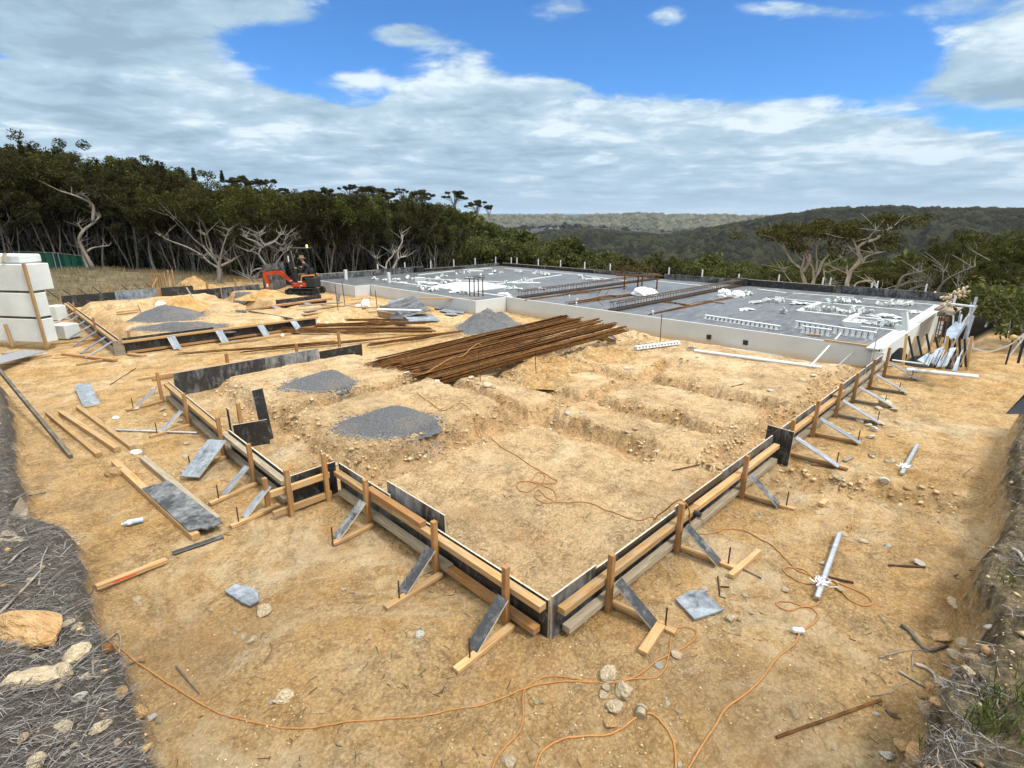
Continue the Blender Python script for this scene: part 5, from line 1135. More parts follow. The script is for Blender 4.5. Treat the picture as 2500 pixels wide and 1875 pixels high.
# boards and timber on the ground -----------------------------------
def lay(name, a, b_, w, h, m, label, cat='timber', edge=None, za=.0, zb=.0, grp=None):
    p, q = g(*a), g(*b_); p.z += h/2+za+.006; q.z += h/2+zb+.006; return tag(plank(name, p, q, w, h, m, None, edge), label, cat, grp)
lay('loose_beam', (118, 1013), (243, 1116), .085, .07, LVL, 'left of three parallel beams on the sand'); lay('loose_beam', (150, 1012), (288, 1104), .085, .08, LVL, 'middle of three parallel beams, stained pale halfway'); lay('loose_beam', (193, 1000), (325, 1098), .08, .075, LVL, 'right of three parallel beams, touching the silver scrap')
lay('loose_beam', (282, 1135), (480, 1318), .09, .075, LVL, 'left weathered beam under the grey plywood sheet'); lay('loose_beam', (350, 1125), (532, 1278), .085, .075, GREYW, 'right weathered beam under the grey plywood sheet')
zt = gz(-2.2, 4.6)+.10; pl = [at(*p, zt) for p in ((347, 1193), (412, 1174), (543, 1276), (505, 1293), (490, 1290), (461, 1297))]; b = B(); b.prism([(p.x, p.y) for p in pl][::-1], zt-.009, zt+.009); tag(b.obj('plywood_sheet', PLYM), 'grey-black plywood sheet lying on two weathered beams', 'plywood board')
tag(lay('black_strip', (422, 1354), (545, 1312), .075, .02, PLYB, 'narrow black plywood strip lying below the plywood sheet', 'plywood board'))
o = lay('marked_timber', (236, 1444), (408, 1374), .065, .045, PINE, 'clean pale timber with red printed marks near the mulch bank')
p, q = g(236, 1444), g(408, 1374); X = (q-p).normalized(); Y = V3((0, 0, 1)).cross(X)
redm = mat_noise('red_print', [(.55, .04, .03), (.60, .08, .05)], 40, .8, 0); b = B()
for k, s in enumerate((.27, .38, .48)):
    c = p+(q-p)*s-Y*.0335+V3((0, 0, .028)); side = -Y if (-Y).dot(V3((CU, CV, 0))-p) > 0 else Y
    c = p+(q-p)*s+side*.0335+V3((0, 0, .03)); b.bar(c-X*.035+V3((0, 0, .004)), c+X*.035+V3((0, 0, .004)), .002, .006); b.bar(c-X*.035-V3((0, 0, .008)), c+X*.03-V3((0, 0, .008)), .002, .006)
    for j in range(6): b.bar(c+X*(-.03+j*.012)+V3((0, 0, -.007)), c+X*(-.028+j*.012)+V3((0, 0, .004)), .002, .004)
ob = b.obj('printed_marks', redm); ob.parent = o; ob.matrix_basis = o.matrix_basis.inverted()
pl = [g(*p, 0) for p in ((550, 1450), (575, 1433), (608, 1438), (630, 1452), (634, 1475), (612, 1487), (590, 1478))]; zt = max(p.z for p in pl)+.02; b = B(); b.prism([(p.x, p.y) for p in pl][::-1], zt-.012, zt+.008); tag(b.obj('plywood_offcut', PLYG), 'rounded dark grey plywood offcut lying on open sand at the left', 'plywood board')
pl = [g(*p, 0) for p in ((1648, 1470), (1688, 1450), (1716, 1449), (1766, 1495), (1695, 1520))]; zt = max(p.z for p in pl)+.022; b = B(); b.prism([(p.x, p.y) for p in pl][::-1], zt-.012, zt+.008); tag(b.obj('plywood_offcut', PLYG), 'squarish dark scratched plywood offcut right of the front corner', 'plywood board')
t = g(200, 975); p = g(207, 1000); q = g(222, 948)
tag(plank('grey_board', g(225, 993)+V3((0, 0, .03)), g(203, 950)+V3((0, 0, .10)), .27, .03, PLYG, None, EDGE, up=V3((0, 0, 1))), 'pale grey board lying alone on the sand above the three beams', 'plywood board')
tag(plank('grey_board', (-1.35, 5.55, .06), (-.82, 5.95, .34), .30, .018, PLYG, None, EDGE), 'grey board leaning against the rear left-hand formwork stake', 'plywood board')
lay('dark_bar', (0, 898), (0, 905), .05, .05, BLACK, 'x') if False else None
tag(plank('black_beam', at(-30, 870, .75), g(175, 1120, .03), .05, .09, DARKW), 'long dark beam leaning from the left bank down to the sand', 'timber')
pipe((282, 1053), (482, 1060), .018, 'grey metal channel lying on the sand left of the formwork', STEEL, 'metal_channel', 'channel')
def rod(a, b_, r, label, m=RUSTD, cat='rod', nm='steel_rod', z=.012): return pipe(a, b_, r, label, m, nm, cat, (z, z), 6)
rod((270, 940), (332, 900), .009, 'thin dark rod lying between the grey board and the formwork'); rod((1895, 1804), (2150, 1712), .012, 'long rusty rod on the sand at the lower right', RUST); rod((2168, 1382), (2258, 1387), .012, 'rusty rod with a pale stone on it at the right'); rod((1640, 1150), (1722, 1137), .009, 'thin dark rod on the near pad floor')
rod((1785, 946), (1815, 938), .010, 'short dark rod on the far strip of the near pad'); rod((1980, 1137), (2035, 1145), .008, 'thin rod on the sand right of the black cross board', RUST); rod((2020, 1411), (2083, 1425), .012, 'dark rod under the taped white tube')
rod((1752, 1410), (1758, 1455), .008, 'upright part of a small bent rod beside the square offcut'); rod((1758, 1434), (1780, 1436), .008, 'lying part of a small bent rod beside the square offcut'); rod((1812, 1392), (1858, 1415), .009, 'dark stick beside the loose front timber', DARKW)
lay('loose_timber', (1852, 1350), (1782, 1412), .06, .045, PINE, 'loose pale timber past the second right-hand foot board'); lay('loose_timber', (1617, 1528), (1568, 1600), .085, .045, PINE, 'pale timber lying across under the first right-hand foot board')
lay('timber_block', (2003, 1238), (2016, 1226), .07, .05, PINE, 'small timber block at the gully right of the formwork'); lay('timber_block', (2060, 1128), (2080, 1120), .06, .03, GREYW, 'flat timber scrap on the sand beyond the gully')
# tubes with foil
def taped(a, b_, lb):
    t = thing('metal_tube', lb, 'tube', g(*a)); p, q = g(*a, .04), g(*b_, .04); bb = B(); bb.bar(p, q, .055, .05); bb.obj('tube', STEEL, t, bevel=.01)
    bb = B(); rg = random.Random(3); c = q*.82+p*.18
    for k in range(26): w = c+V3((rg.gauss(0, .05), rg.gauss(0, .05), .01+rg.random()*.04)); bb.box(w, (.09*rg.random()+.02, .012, .004), Euler((rg.uniform(-1, 1), rg.uniform(-1, 1), rg.uniform(0, 3))))
    bb.obj('torn_tape', WRAP, t); return t
taped((2048, 1312), (1993, 1470), 'silvery tube with torn white tape, in the loops of orange cable'); taped((2238, 1092), (2200, 1163), 'shorter silvery tube with torn tape farther back on the sand')
# pile of plywood and timber in the middle distance
c0 = V3((9.9, 15.9, 0)); t = thing('plywood_pile', 'pile of dark plywood sheets, the top one tilted, right of the middle bars', 'plywood pile', c0)
def sheet(pts, m, z=0): b = B(); b.v = [V3(p) for p in pts]+[V3(p)-V3((0, 0, .02)) for p in pts]; n = len(pts); b.f = [list(range(n)), [n+i for i in range(n)][::-1]]+[[i, n+i, n+(i+1) % n, (i+1) % n] for i in range(n)]; b.m = [0]*len(b.f); return b.obj('sheet', m, t)
sheet([at(925, 750, .10), at(1010, 722, .55), at(1052, 757, .35), at(985, 775, .10)], PLYM); sheet([at(925, 745, .25), at(960, 752, .28), at(1000, 790, .1), at(965, 790, .06)], PLYB); sheet([at(985, 770, .14), at(1050, 765, .14), at(1075, 782, .05), at(1000, 786, .05)], PLYG)
sheet([at(945, 735, .2), at(985, 728, .26), at(990, 735, .2), at(950, 742, .2)], PLYG); 
for k in range(4): plank('timber_edge', at(925, 760+k*3, .20-.05*k), at(962, 766+k*3.4, .20-.05*k), .12, .045, GREYW if k % 2 else LVL, t)
t = thing('plywood_pile', 'scattered grey plywood offcuts right of the tilted plywood pile', 'plywood pile', g(1100, 760))
for pts in (((1072, 762), (1098, 768), (1115, 758), (1095, 752)), ((1085, 770), (1105, 774), (1120, 770), (1100, 764)), ((1095, 760), (1135, 764), (1132, 768), (1098, 766)), ((1060, 752), (1100, 748), (1080, 756), (1066, 758))): sheet([g(*p, .05+.03*(i % 2)) for i, p in enumerate(pts)], PLYG)
t = thing('timber_pile', 'low pile of old boards behind the middle rusty bars', 'timber pile', g(800, 765))
for i, (a, b_) in enumerate((((740, 772), (900, 752)), ((745, 765), (860, 750)), ((790, 776), (930, 760)), ((735, 778), (840, 770)), ((860, 742), (905, 738)))): plank('board', g(*a, .06+.03*i), g(*b_, .08+.03*i), .18, .04, GREYW if i % 2 else LVL, t)
wrap(893, 753, 22, 22, 'small white bag among the old boards', 7, ground=True, n=14, mm=10); wrap(876, 753, 18, 10, 'flat white bag left of the small white bag', 8, ground=True, n=14, mm=10)
pipe(g(923, 778, .35), g(1030, 778, .30), .045, 'short white pipe lying on the rusty bars', WHITE)
for (x, y0, h, lb) in ((828, 778, .95, 'left tall rusty stake behind the middle bars'), (845, 770, .95, 'second tall rusty stake behind the middle bars'), (923, 768, .95, 'tall dark stake in front of the plywood pile'), (1310, 922, .62, 'thin rod standing beside the cut timber below the big bars'), (1174, 955, .62, 'thin rod standing by the rocks under the big bars'), (1142, 760, .25, 'short rod before the pale board edge')):
    p = g(x, y0); b = B(); b.tube([p-V3((0, 0, .1)), p+V3((-.03, .03, h))], .014 if h > .9 else .008, 6); tag(b.obj('steel_stake', RUSTD), lb, 'stake')
# rusty bars ---------------------------------------------------------
G6 = 'bundles of the big rusty bar heap'
zz = lambda p, z: V3((p[0], p[1], z))
near = [(925, 902, .24), (960, 906, .24), (995, 913, .22), (1030, 924, .18), (1064, 938, .10)]
far = [(1370, 786, .66), (1405, 790, .62), (1450, 794, .62), (1485, 804, .58), (1512, 812, .48)]
lbs = ['rear bundle of the big rusty bar heap', 'second bundle of the big rusty bar heap from the back', 'middle bundle of the big rusty bar heap with the looped cord', 'fourth bundle of the big rusty bar heap', 'front bundle of the big rusty bar heap, lowest']
for k in range(5):
    a = at(*near[k]); b_ = at(*far[k])
    bars('bar_bundle', (a, .17, .30), (b_, .15, .24), 40, .0125, lbs[k], spread=.014, sag=.01, group=G6, ends=.3)
G7 = 'bundles of the middle rusty bars'
for a, b_, n, w, lb in [((775, 797, .12), (1040, 790, .12), 16, .16, 'bundle of middle rusty bars with a white tag'), ((680, 805, .1), (1050, 805, .08), 12, .10, 'long thin bundle in front of the tagged middle bars'), ((705, 813, .06), (1055, 812, .06), 8, .08, 'front bundle of the middle rusty bars beside the peg'),
                        ((850, 784, .2), (990, 783, .2), 10, .1, 'short rusty bundle under the white pipe'), ((905, 845, .05), (1125, 812, .05), 8, .05, 'slim rusty bundle running from the back board to the grey pile'), ((600, 862, .04), (1060, 818, .04), 5, .06, 'long rusty flat bars lying between the two pads'), ((440, 868, .04), (830, 838, .04), 4, .05, 'long brown battens lying in front of the far pad')]:
    bars('bar_bundle', (at(*a), w, .10), (at(*b_), w, .10), n, .013, lb, spread=.02, group=G7, ends=.15)
lay('loose_timber', (535, 843), (700, 818), .09, .05, LVL, 'timber lying before the front run of the far pad, outer piece'); lay('loose_timber', (600, 835), (745, 812), .08, .06, PINE, 'timber lying before the front run of the far pad, inner piece')
lay('loose_timber', (188, 893), (280, 876), .07, .05, LVL, 'timber lying by the corner of the far pad'); lay('loose_timber', (70, 880), (125, 869), .07, .03, PINE, 'short pale batten lying below the foam stack'); lay('loose_timber', (130, 876), (163, 873), .05, .03, PINE, 'small pale batten right of the short pale batten')
lay('loose_timber', (-10, 893), (62, 888), .07, .03, PINE, 'pale batten at the left picture edge below the foam'); lay('loose_timber', (372, 930), (450, 915), .08, .05, OAK, 'timber end poking out left of the streaked back board')
lay('loose_timber', (284, 764), (340, 758), .08, .05, PINE, 'upper of two battens on the gravel of the far pad'); lay('loose_timber', (285, 770), (336, 764), .08, .05, PINE, 'lower of two battens on the gravel of the far pad')
lay('cut_timber', (1228, 875), (1302, 905), .06, .11, LVL, 'notched timber with a black end supporting the big bar heap'); lay('cut_timber', (1408, 825), (1502, 840), .08, .13, LVL, 'greenish timber bearer under the far end of the big bar heap', zb=.0)
tag(lay('black_sheet', (1440, 815), (1500, 822), .5, .02, PLYB, 'dark sheet lying under the far end of the big bar heap', 'plywood board'))
b = B(); p, q = g(452, 702, .4), g(480, 748, .2); tag(plank('leaning_batten', at(455, 702, .8), g(478, 738), .05, .03, GREYW), 'pale batten leaning on the rear board wall beside the orange soil', 'timber')
tag(plank('leaning_batten', at(336, 745, .55), g(347, 768), .03, .03, DARKW), 'thin dark stick standing in the gravel of the far pad', 'rod')
wrap(395, 752, 26, 14, 'grey-white torn sheet beside the orange soil heap', 11, ground=True, n=12, mm=8)
# paper tags
for x, y, dz, lb in ((995, 911, .35, 'white paper tag at the near end of the big bar heap'), (906, 896, .25, 'small white tag at the tip of the rear bar bundle'), (959, 905, .2, 'thin white tag beside the paper tag'), (1068, 932, .3, 'tiny white tag on the front bar bundle'), (1160, 787, .15, 'white label on the distant grey pile'), (798, 788, .2, 'white label on the middle rusty bars'), (778, 785, .15, 'white cap at the left end of the middle bars'), (682, 798, .15, 'white cap on the far pad front run'), (690, 818, .12, 'white label at the left of the middle bars')):
    b = B(); b.box(at(x, y, dz), (.10, .09, .02), Euler((.9, .2, x))); tag(b.obj('paper_tag', WHITE), lb, 'tag')
# ------------------------------------------------------------ heaps
EXT = {}
def heap(px, py, wl, wr, wn, wf, h, label, m=GRAV, name='gravel_pile', cat='gravel pile', seed=1, peak=(0, 0), lump=.05, skew=0):
    """heap on the ground seen round (px,py): extents in metres left/right of and in front/behind its centre"""
    c = g(px, py); R = V3((C7, -C7, 0)); D = V3((C7, C7, 0)); nr, nt = 40, 120; b = B(); rg = random.Random(seed)
    TH = np.linspace(0, 2*math.pi, nt, endpoint=False); rows = []
    for i in range(nr+1):
        q = i/nr
        ex = np.where(np.cos(TH) > 0, wr, wl); ey = np.where(np.sin(TH) > 0, wf, wn)
        ed = 1+.10*fbm(np.cos(TH)*1.5+seed*3, np.sin(TH)*1.5+seed, seed, 4)+.07*fbm(np.cos(TH)*6+seed, np.sin(TH)*6, seed+4, 3)
        x = np.cos(TH)*ex*q*ed+peak[0]*(1-q); y = np.sin(TH)*ey*q*ed+peak[1]*(1-q)
        U = c.x+R.x*x+D.x*y; V = c.y+R.y*x+D.y*y
        prof = h*(.72*(1-q*q)**1.8+.28*(1-q)**1.1)
        zg = np.maximum(terrain(U, V)[0], c.z-.05)
        z = zg+prof+(fbm(U*2.3, V*2.3, seed+9, 4)*lump*2.0+fbm(U*11, V*11, seed+11, 3)*lump*.35)*(1-q)**.6*min(1, h*2)+.022*(1-q**6)-.03*q**8
        rows.append(np.stack([U, V, z], -1))
    A = np.concatenate(rows); me = bpy.data.meshes.new(name); me.vertices.add(len(A)); loc = np.array([c.x, c.y, c.z]); me.vertices.foreach_set('co', (A-loc).astype(np.float32).ravel())
    i, j = np.meshgrid(np.arange(nr), np.arange(nt), indexing='ij'); j2 = (j+1) % nt
    q = np.stack([i*nt+j, (i+1)*nt+j, (i+1)*nt+j2, i*nt+j2], -1).reshape(-1, 4)
    me.loops.add(q.size); me.loops.foreach_set('vertex_index', q.ravel().astype(np.int32)); me.polygons.add(len(q)); me.polygons.foreach_set('loop_start', (np.arange(len(q))*4).astype(np.int32)); me.polygons.foreach_set('use_smooth', np.ones(len(q), bool)); me.update(calc_edges=True)
    me.materials.append(m); o = bpy.data.objects.new(name, me); col.objects.link(o); o.location = c; tag(o, label, cat); o['_e'] = 0; del o['_e']; EXT[o.name] = (wl, wr, wn, wf)
    # grit that rolled away from the foot
    return o
HE = [heap(952, 1040, .86, .82, .52, .66, .21, 'biggest grey gravel pile, in the middle of the near pad', seed=1, peak=(.05, .35)), heap(782, 942, .80, .66, .42, .70, .17, 'flatter grey gravel pile near the streaked back board', seed=2, peak=(.15, .45)), heap(1200, 802, 1.25, 1.15, 1.2, 2.0, .50, 'grey and sandy gravel pile against the pale board edge', seed=3, peak=(-.2, .8), lump=.12)]
HE += [heap(290, 752, 1.0, 1.2, .7, 1.2, .42, 'pointed grey gravel pile before the smeared rear panel', seed=4, peak=(-.1, .2)), heap(398, 776, 1.15, 1.2, .7, 1.5, .40, 'grey gravel pile in the middle of the far pad', seed=5, peak=(-.1, .3)), heap(445, 809, 1.4, 1.7, .35, .8, .22, 'low long gravel spread behind the front run of the far pad', seed=6), heap(590, 738, .9, .9, .7, .9, .10, 'thin gravel patch in front of the low dark boards', seed=7), heap(632, 722, .5, .6, .7, .9, .12, 'small gravel patch near the digging bucket', seed=17)]
DIRT = mat_noise('orange_soil', [(.30, .165, .055), (.44, .255, .095), (.54, .36, .17)], 3, .95, .8, 12, .05, rnd=.03, detail=8)
heap(450, 752, .9, .9, .7, 1.0, .42, 'orange soil heap in front of the rear board wall', DIRT, 'soil_heap', 'soil heap', 8, lump=.1)
heap(655, 726, 1.5, 1.0, .6, .6, .30, 'dug orange soil under the excavator bucket', DIRT, 'soil_heap', 'soil heap', 9, lump=.1); heap(700, 728, .35, .3, .3, .3, .24, 'small round soil lump right of the bucket', DIRT, 'soil_heap', 'soil heap', 12, lump=.03)
heap(520, 712, 1.2, 1.0, .6, .6, .35, 'pale sand heap showing over the low dark boards', GROUND, 'soil_heap', 'soil heap', 10, lump=.08); heap(475, 700, 1.0, .9, .5, .5, .55, 'pale sand heap behind the rear board wall', GROUND, 'soil_heap', 'soil heap', 11, lump=.08)
heap(1490, 878, .9, .8, .5, .5, .28, 'rough soil lump left of the long white pipe', GROUND, 'soil_heap', 'soil heap', 14, lump=.14); heap(1330, 905, 1.1, .9, .5, .5, .25, 'rocky soil lump right of the notched timber', GROUND, 'soil_heap', 'soil heap', 15, lump=.14); heap(1370, 905, .8, .8, .4, .4, .16, 'low mound between the trenches near the big bars', GROUND, 'soil_heap', 'soil heap', 16, lump=.1)
heap(1335, 947, .75, .75, .45, .5, .24, 'low rounded mound of soil right of the big bar heap', GROUND, 'soil_heap', 'soil heap', 13, lump=.06)
# ------------------------------------------------------------ foam stack at the left
a = math.atan2(17.96-19.31, -1.79+2.75); X = V3((math.cos(a), math.sin(a), 0)); N = V3((-X.y, X.x, 0)); N = N if N.dot(V3((C7, C7, 0))) > 0 else -N; P0 = at(117, 845, .1)
RW = Matrix((X, N, V3((0, 0, 1)))).transposed()
fz = .10; pos = []
for i, (L, D, h, off, lb) in enumerate([(2.3, .34, .66, 0, 'lowest big white foam block of the leaning stack'), (2.3, .34, .66, -.02, 'middle big white foam block of the stack'), (2.3, .62, .72, -.03, 'upper big white foam block of the stack')]):
    b = B(); b.box((0, 0, 0), (L, D, h)); o = b.obj('foam_block', FOAM, None, bevel=.012); M = RW.to_4x4(); M.translation = P0+X*(off-L/2)+N*(D/2)+V3((0, 0, fz+h/2)); o.matrix_basis = M; tag(o, lb, 'foam block')
    if i < 2: b = B(); b.box(P0+X*(-1.15)+N*.2+V3((0, 0, fz+h+.03)), (2.2, .30, .05), RW); tag(b.obj('dark_spacer', DARKW), 'dark strip in the gap between the %s foam blocks' % ('lower' if i == 0 else 'upper'), 'spacer')  # dark strip filling the gap between two blocks
    fz += h+.065
b = B(); b.box(P0+X*-1.15+N*.45+V3((0, 0, fz+.06)), (1.6, .6, .24), RW); tag(b.obj('foam_block', FOAM, bevel=.04), 'short white foam block lying on top of the stack', 'foam block')
tag(plank('edge_batten', P0-N*.03+X*-.01+V3((0, 0, -.05)), P0-N*.03+X*-.06+V3((0, 0, fz-.02)), .09, .05, LVL, up=-N), 'tall yellow batten at the corner of the foam stack', 'timber')
tag(plank('top_batten', P0+X*-.75+N*.1+V3((0, 0, fz+.22)), P0+X*-.72-N*.02+V3((0, 0, fz-.01)), .09, .05, GREYW, up=-N), 'short batten over the top of the foam stack', 'timber')
tag(plank('edge_batten', P0-N*.04+X*-1.16+V3((0, 0, -.05)), P0-N*.04+X*-1.22+V3((0, 0, .6)), .07, .05, LVL, up=-N), 'low batten at the left front of the foam stack', 'timber')
for (x, y, w, d, h, lb, rz) in [(143, 830, .60, .5, .42, 'small white foam block right of the stack, nearer one', .1), (128, 785, .42, .4, .52, 'small white foam block right of the stack, farther one', .1)]:
    b = B(); p = g(x, y); b.box(p+N*.25+V3((0, 0, h/2+.03)), (w, d, h), RW); tag(b.obj('foam_block', FOAM, bevel=.012), lb, 'foam block')
tag(plank('tilted_sheet', at(-60, 893, .30), at(88, 856, .14), .5, .02, STEEL, up=V3((.1, -.1, 1))), 'pale blue-white sheet tilted in front of the foam stack', 'sheet')
b = B(); b.box(g(30, 878)+V3((0, 0, .12)), (.18, .3, .2), RW); tag(b.obj('grey_block', GREYW, bevel=.01), 'grey block under the tilted sheet', 'block')
pipe((45, 873), (66, 872), .03, 'short white tube beside the grey block', WHITE)
lay('ground_batten', (125, 842), (240, 830), .06, .04, LVL, 'thin batten on the ground behind the foam blocks')
heap(130, 772, .8, .6, .6, 1.5, .32, 'orange soil heap behind the foam blocks at the far pad corner', DIRT, 'soil_heap', 'soil heap', 19, lump=.08)
# ------------------------------------------------------------ green fence on the mound
def fence():
    GREEN = mat_noise('green_cloth', [(.005, .055, .035), (.012, .085, .055)], 3, .8, .4, 25, .02, rnd=.05)
    pts = [azr(px2az(x), r) for x, r in ((-260, 47), (-60, 46.5), (22, 46), (118, 45.5), (200, 44.5))]
    t = thing('site_fence', 'green cloth site fence with pale rail on the grassy mound at the left', 'fence', (pts[2][0], pts[2][1], 0))
    tops = [CH+r*math.tan(math.radians(el(y, x))) for x, r, y in ((-260, 47, 606), (-60, 46.5, 612), (22, 46, 616), (118, 45.5, 619), (200, 44.5, 629))]
    for i in range(len(pts)-1):
        p, q = V3((*pts[i], 0)), V3((*pts[i+1], 0)); n = 14; b = B(); k0 = 0
        for j in range(n+1):
            c = p.lerp(q, j/n)+V3((C7, C7, 0))*.05*math.sin(j*1.7); zt = tops[i]*(1-j/n)+tops[i+1]*j/n-.04*abs(math.sin(math.pi*j/n)); b.v += [V3((c.x, c.y, zt-1.75)), V3((c.x, c.y, zt)), V3((c.x+.02, c.y+.02, zt-1.75)), V3((c.x+.02, c.y+.02, zt))]
            if j: k = j*4; b.f += [[k-4, k, k+1, k-3], [k-2, k-1, k+3, k+2], [k-3, k+1, k+3, k-1]]; b.m += [0]*3
        b.obj('cloth_panel', GREEN, t)
        b = B(); b.tube([(*pts[i], tops[i]+.03), (*pts[i+1], tops[i+1]+.03)], .022, 5); b.obj('rail', STEEL, t)
    for i in range(1, len(pts)):
        for s in (-.13, .13) if i < 4 else (0,): b = B(); d = (V3((*pts[i], 0))-V3((*pts[i-1], 0))).normalized(); p = V3((*pts[i], 0))+d*s-V3((C7, C7, 0))*.08; b.tube([(p.x, p.y, tops[i]-1.9), (p.x, p.y, tops[i]+.05)], .025, 5); b.obj('post', STEEL, t)
fence()
# ------------------------------------------------------------ excavator with its driver
def excavator():
    P = Vector((8.79, 23.85, 0)); P.z = gz(P.x, P.y)+.03
    t = thing('mini_excavator', 'small orange and black tracked excavator digging beside the slab, arm reaching left', 'excavator', P, rz=math.radians(135))
    def add(nm, b, m, par=t, smooth=False, bevel=0):
        o = b.obj(nm, m, None, smooth=smooth, bevel=bevel); o.parent = par; return o
    for s in (-1, 1):
        b = B(); y = s*.42; n = 26; path = []
        for i in range(n):
            a_ = 2*math.pi*i/n; x = math.cos(a_); z = math.sin(a_); path.append(V3((x*.17+(.60 if x > 0 else -.60), y, z*.165+.165)))
        for i in range(n): b.bar(path[i], path[(i+1) % n], .23, .035, up=V3((0, 1, 0)).cross(path[(i+1) % n]-path[i]))
        for i in range(46):
            q = i/46*n; i0 = int(q); pp = path[i0].lerp(path[(i0+1) % n], q-i0); cx = .6 if pp.x > .6 else (-.6 if pp.x < -.6 else pp.x); nn = V3((pp.x-cx, 0, pp.z-.165)).normalized() if (V3((pp.x-cx, 0, pp.z-.165))).length > .01 else V3((0, 0, 1)); b.box(pp+nn*.02, (.02, .22, .03))
        tr = add('track', b, RUBBER)
        b = B(); b.box((0, y, .17), (1.15, .12, .12)); add('track_frame', b, BLACK, tr)
        for x, r in ((-.6, .13), (.6, .12), (-.25, .06), (0, .06), (.25, .06)): b = B(); b.tube([(x, y-.09*1, .165-(.0 if r > .1 else .07)), (x, y+.09, .165-(.0 if r > .1 else .07))], r, 14); add('wheel', b, BLACK, tr)
    b = B(); b.box((.86, 0, .14), (.05, .95, .24)); b.bar((.3, .25, .17), (.85, .25, .13), .06); b.bar((.3, -.25, .17), (.85, -.25, .13), .06); add('dozer_blade', b, BLACK)
    b = B(); b.tube([(0, 0, .2), (0, 0, .38)], .26, 16); add('turntable', b, BLACK)
    b = B(); b.box((.13, 0, .49), (.72, .82, .22)); add('side_body', b, ORPAINT, bevel=.03)
    b = B(); b.box((-.38, 0, .60), (.50, .84, .50)); add('engine_cover', b, BLACK, bevel=.05)
    b = B(); b.tube(smooth_path([(.05, .40, .62), (.02, .40, .84), (-.06, .40, .93), (-.55, .40, .97), (-.62, .36, .93)], 4), .03, 7); b.tube(smooth_path([(.05, -.40, .62), (.02, -.40, .84), (-.06, -.40, .93), (-.55, -.40, .97)], 4), .03, 7); add('guard_rail', b, ORTUBE)
    b = B(); b.box((-.12, 0, .84), (.42, .42, .12)); b.box((-.36, 0, 1.08), (.1, .42, .42)); add('seat', b, BLACK, bevel=.03)
    b = B(); b.box((.36, 0, .63), (.4, .7, .03)); add('floor_plate', b, BLACK)
    for (x, y, z0, z1) in ((.47, .33, .64, 2.12), (.47, -.33, .64, 2.12), (-.42, .36, .85, 2.12), (-.42, -.36, .85, 2.12)):
        b = B(); b.tube(smooth_path([(x, y, z0), (x, y, z1-.12), (x-(.10 if x > 0 else -.10), y, z1+.08)], 4), .028, 7); add('canopy_post', b, BLACK)
    b = B(); b.box((.02, 0, 2.24), (.86, .80, .05)); add('canopy_roof', b, BLACK, bevel=.02)
    b = B(); b.tube([(-.36, .25, 2.27), (-.36, .25, 2.36)], .05, 8); b.ball((-.36, .25, 2.37), .055, 8, 6); AM = mat_noise('amber_lens', [(.8, .42, .10), (.85, .5, .16)], 5, .3, 0); nt_ = AM.node_tree.nodes['Principled BSDF']; nt_.inputs['Emission Color'].default_value = (1, .62, .25, 1); nt_.inputs['Emission Strength'].default_value = 1.0; add('beacon', b, AM)
    for y in (.30, -.30): b = B(); b.box((.3, y, .92), (.12, .1, .5)); b.tube([(.3, y, 1.15), (.32, y, 1.36)], .012, 6); b.ball((.32, y, 1.37), .03, 6, 5); add('lever', b, BLACK)
    # boom: swing bracket, boom with a knee, stick, bucket, cylinders
    b = B(); b.box((.56, 0, .50), (.2, .26, .26)); add('swing_bracket', b, ORPAINT, bevel=.02)
    def arm(pts, w, hs):
        b = B(); S = [V3(p) for p in pts]
        for i, p in enumerate(S):
            d = (S[min(i+1, len(S)-1)]-S[max(i-1, 0)]).normalized(); n_ = V3((-d.z, 0, d.x)); h = hs[i]/2; b.v += [p+n_*h+V3((0, w/2, 0)), p+n_*h-V3((0, w/2, 0)), p-n_*h-V3((0, w/2, 0)), p-n_*h+V3((0, w/2, 0))]
            if i: k = i*4; b.f += [[k-4+j, k-4+(j+1) % 4, k+(j+1) % 4, k+j] for j in range(4)]; b.m += [0]*4
        b.f += [[3, 2, 1, 0], [len(b.v)-4+j for j in range(4)]]; b.m += [0, 0]; return b
    add('boom', arm([(.60, 0, .55), (.80, 0, .72), (1.02, 0, .93), (1.20, 0, 1.06), (1.40, 0, 1.09), (1.70, 0, 1.03), (1.90, 0, .98)], .12, [.12, .16, .19, .20, .18, .14, .11]), ORPAINT)
    add('stick', arm([(1.97, 0, 1.14), (1.95, 0, .95), (1.90, 0, .6), (1.88, 0, .15)], .11, [.10, .18, .14, .10]), ORPAINT)
    b = B(); b.bar((1.20, 0, 1.19), (1.60, 0, 1.18), .07); b.bar((1.60, 0, 1.18), (1.95, 0, 1.13), .035); add('stick_cylinder', b, BLACK)
    b = B(); b.bar((1.05, 0, 1.02), (.62, 0, .70), .06, up=V3((0, 1, 0))); add('boom_cylinder', b, BLACK)
    b = B(); b.box((1.89, 0, .44), (.09, .125, .16)); add('stick_decal', b, WHITE)
    poly = [(1.88, .2), (1.98, .12), (2.0, -.1), (1.88, -.24), (1.70, -.22), (1.74, -.1), (1.80, .1)]; b = B(); k = len(poly)
    for y in (-.17, .17): b.v += [V3((x, y, z)) for x, z in poly]
    b.f = [list(range(k)), [k+i for i in range(k)][::-1]]+[[i, k+i, k+(i+1) % k, (i+1) % k] for i in range(k)]; b.m = [0]*len(b.f); add('bucket', b, BLACK)
    b = B(); b.box((.64, .1, .68), (.16, .03, .05)); b.box((.10, .42, .66), (.2, .02, .06)); b.box((.07, .415, .47), (.10, .008, .035)); b.box((.56, .36, 1.75), (.05, .03, .28)); add('white_plates', b, WHITE)
    # driver: one skinned body, facing the arm
    pt = thing('person', 'driver in dark clothes and wide straw hat seated on the excavator, hands on the levers', 'person', P, rz=math.radians(135))
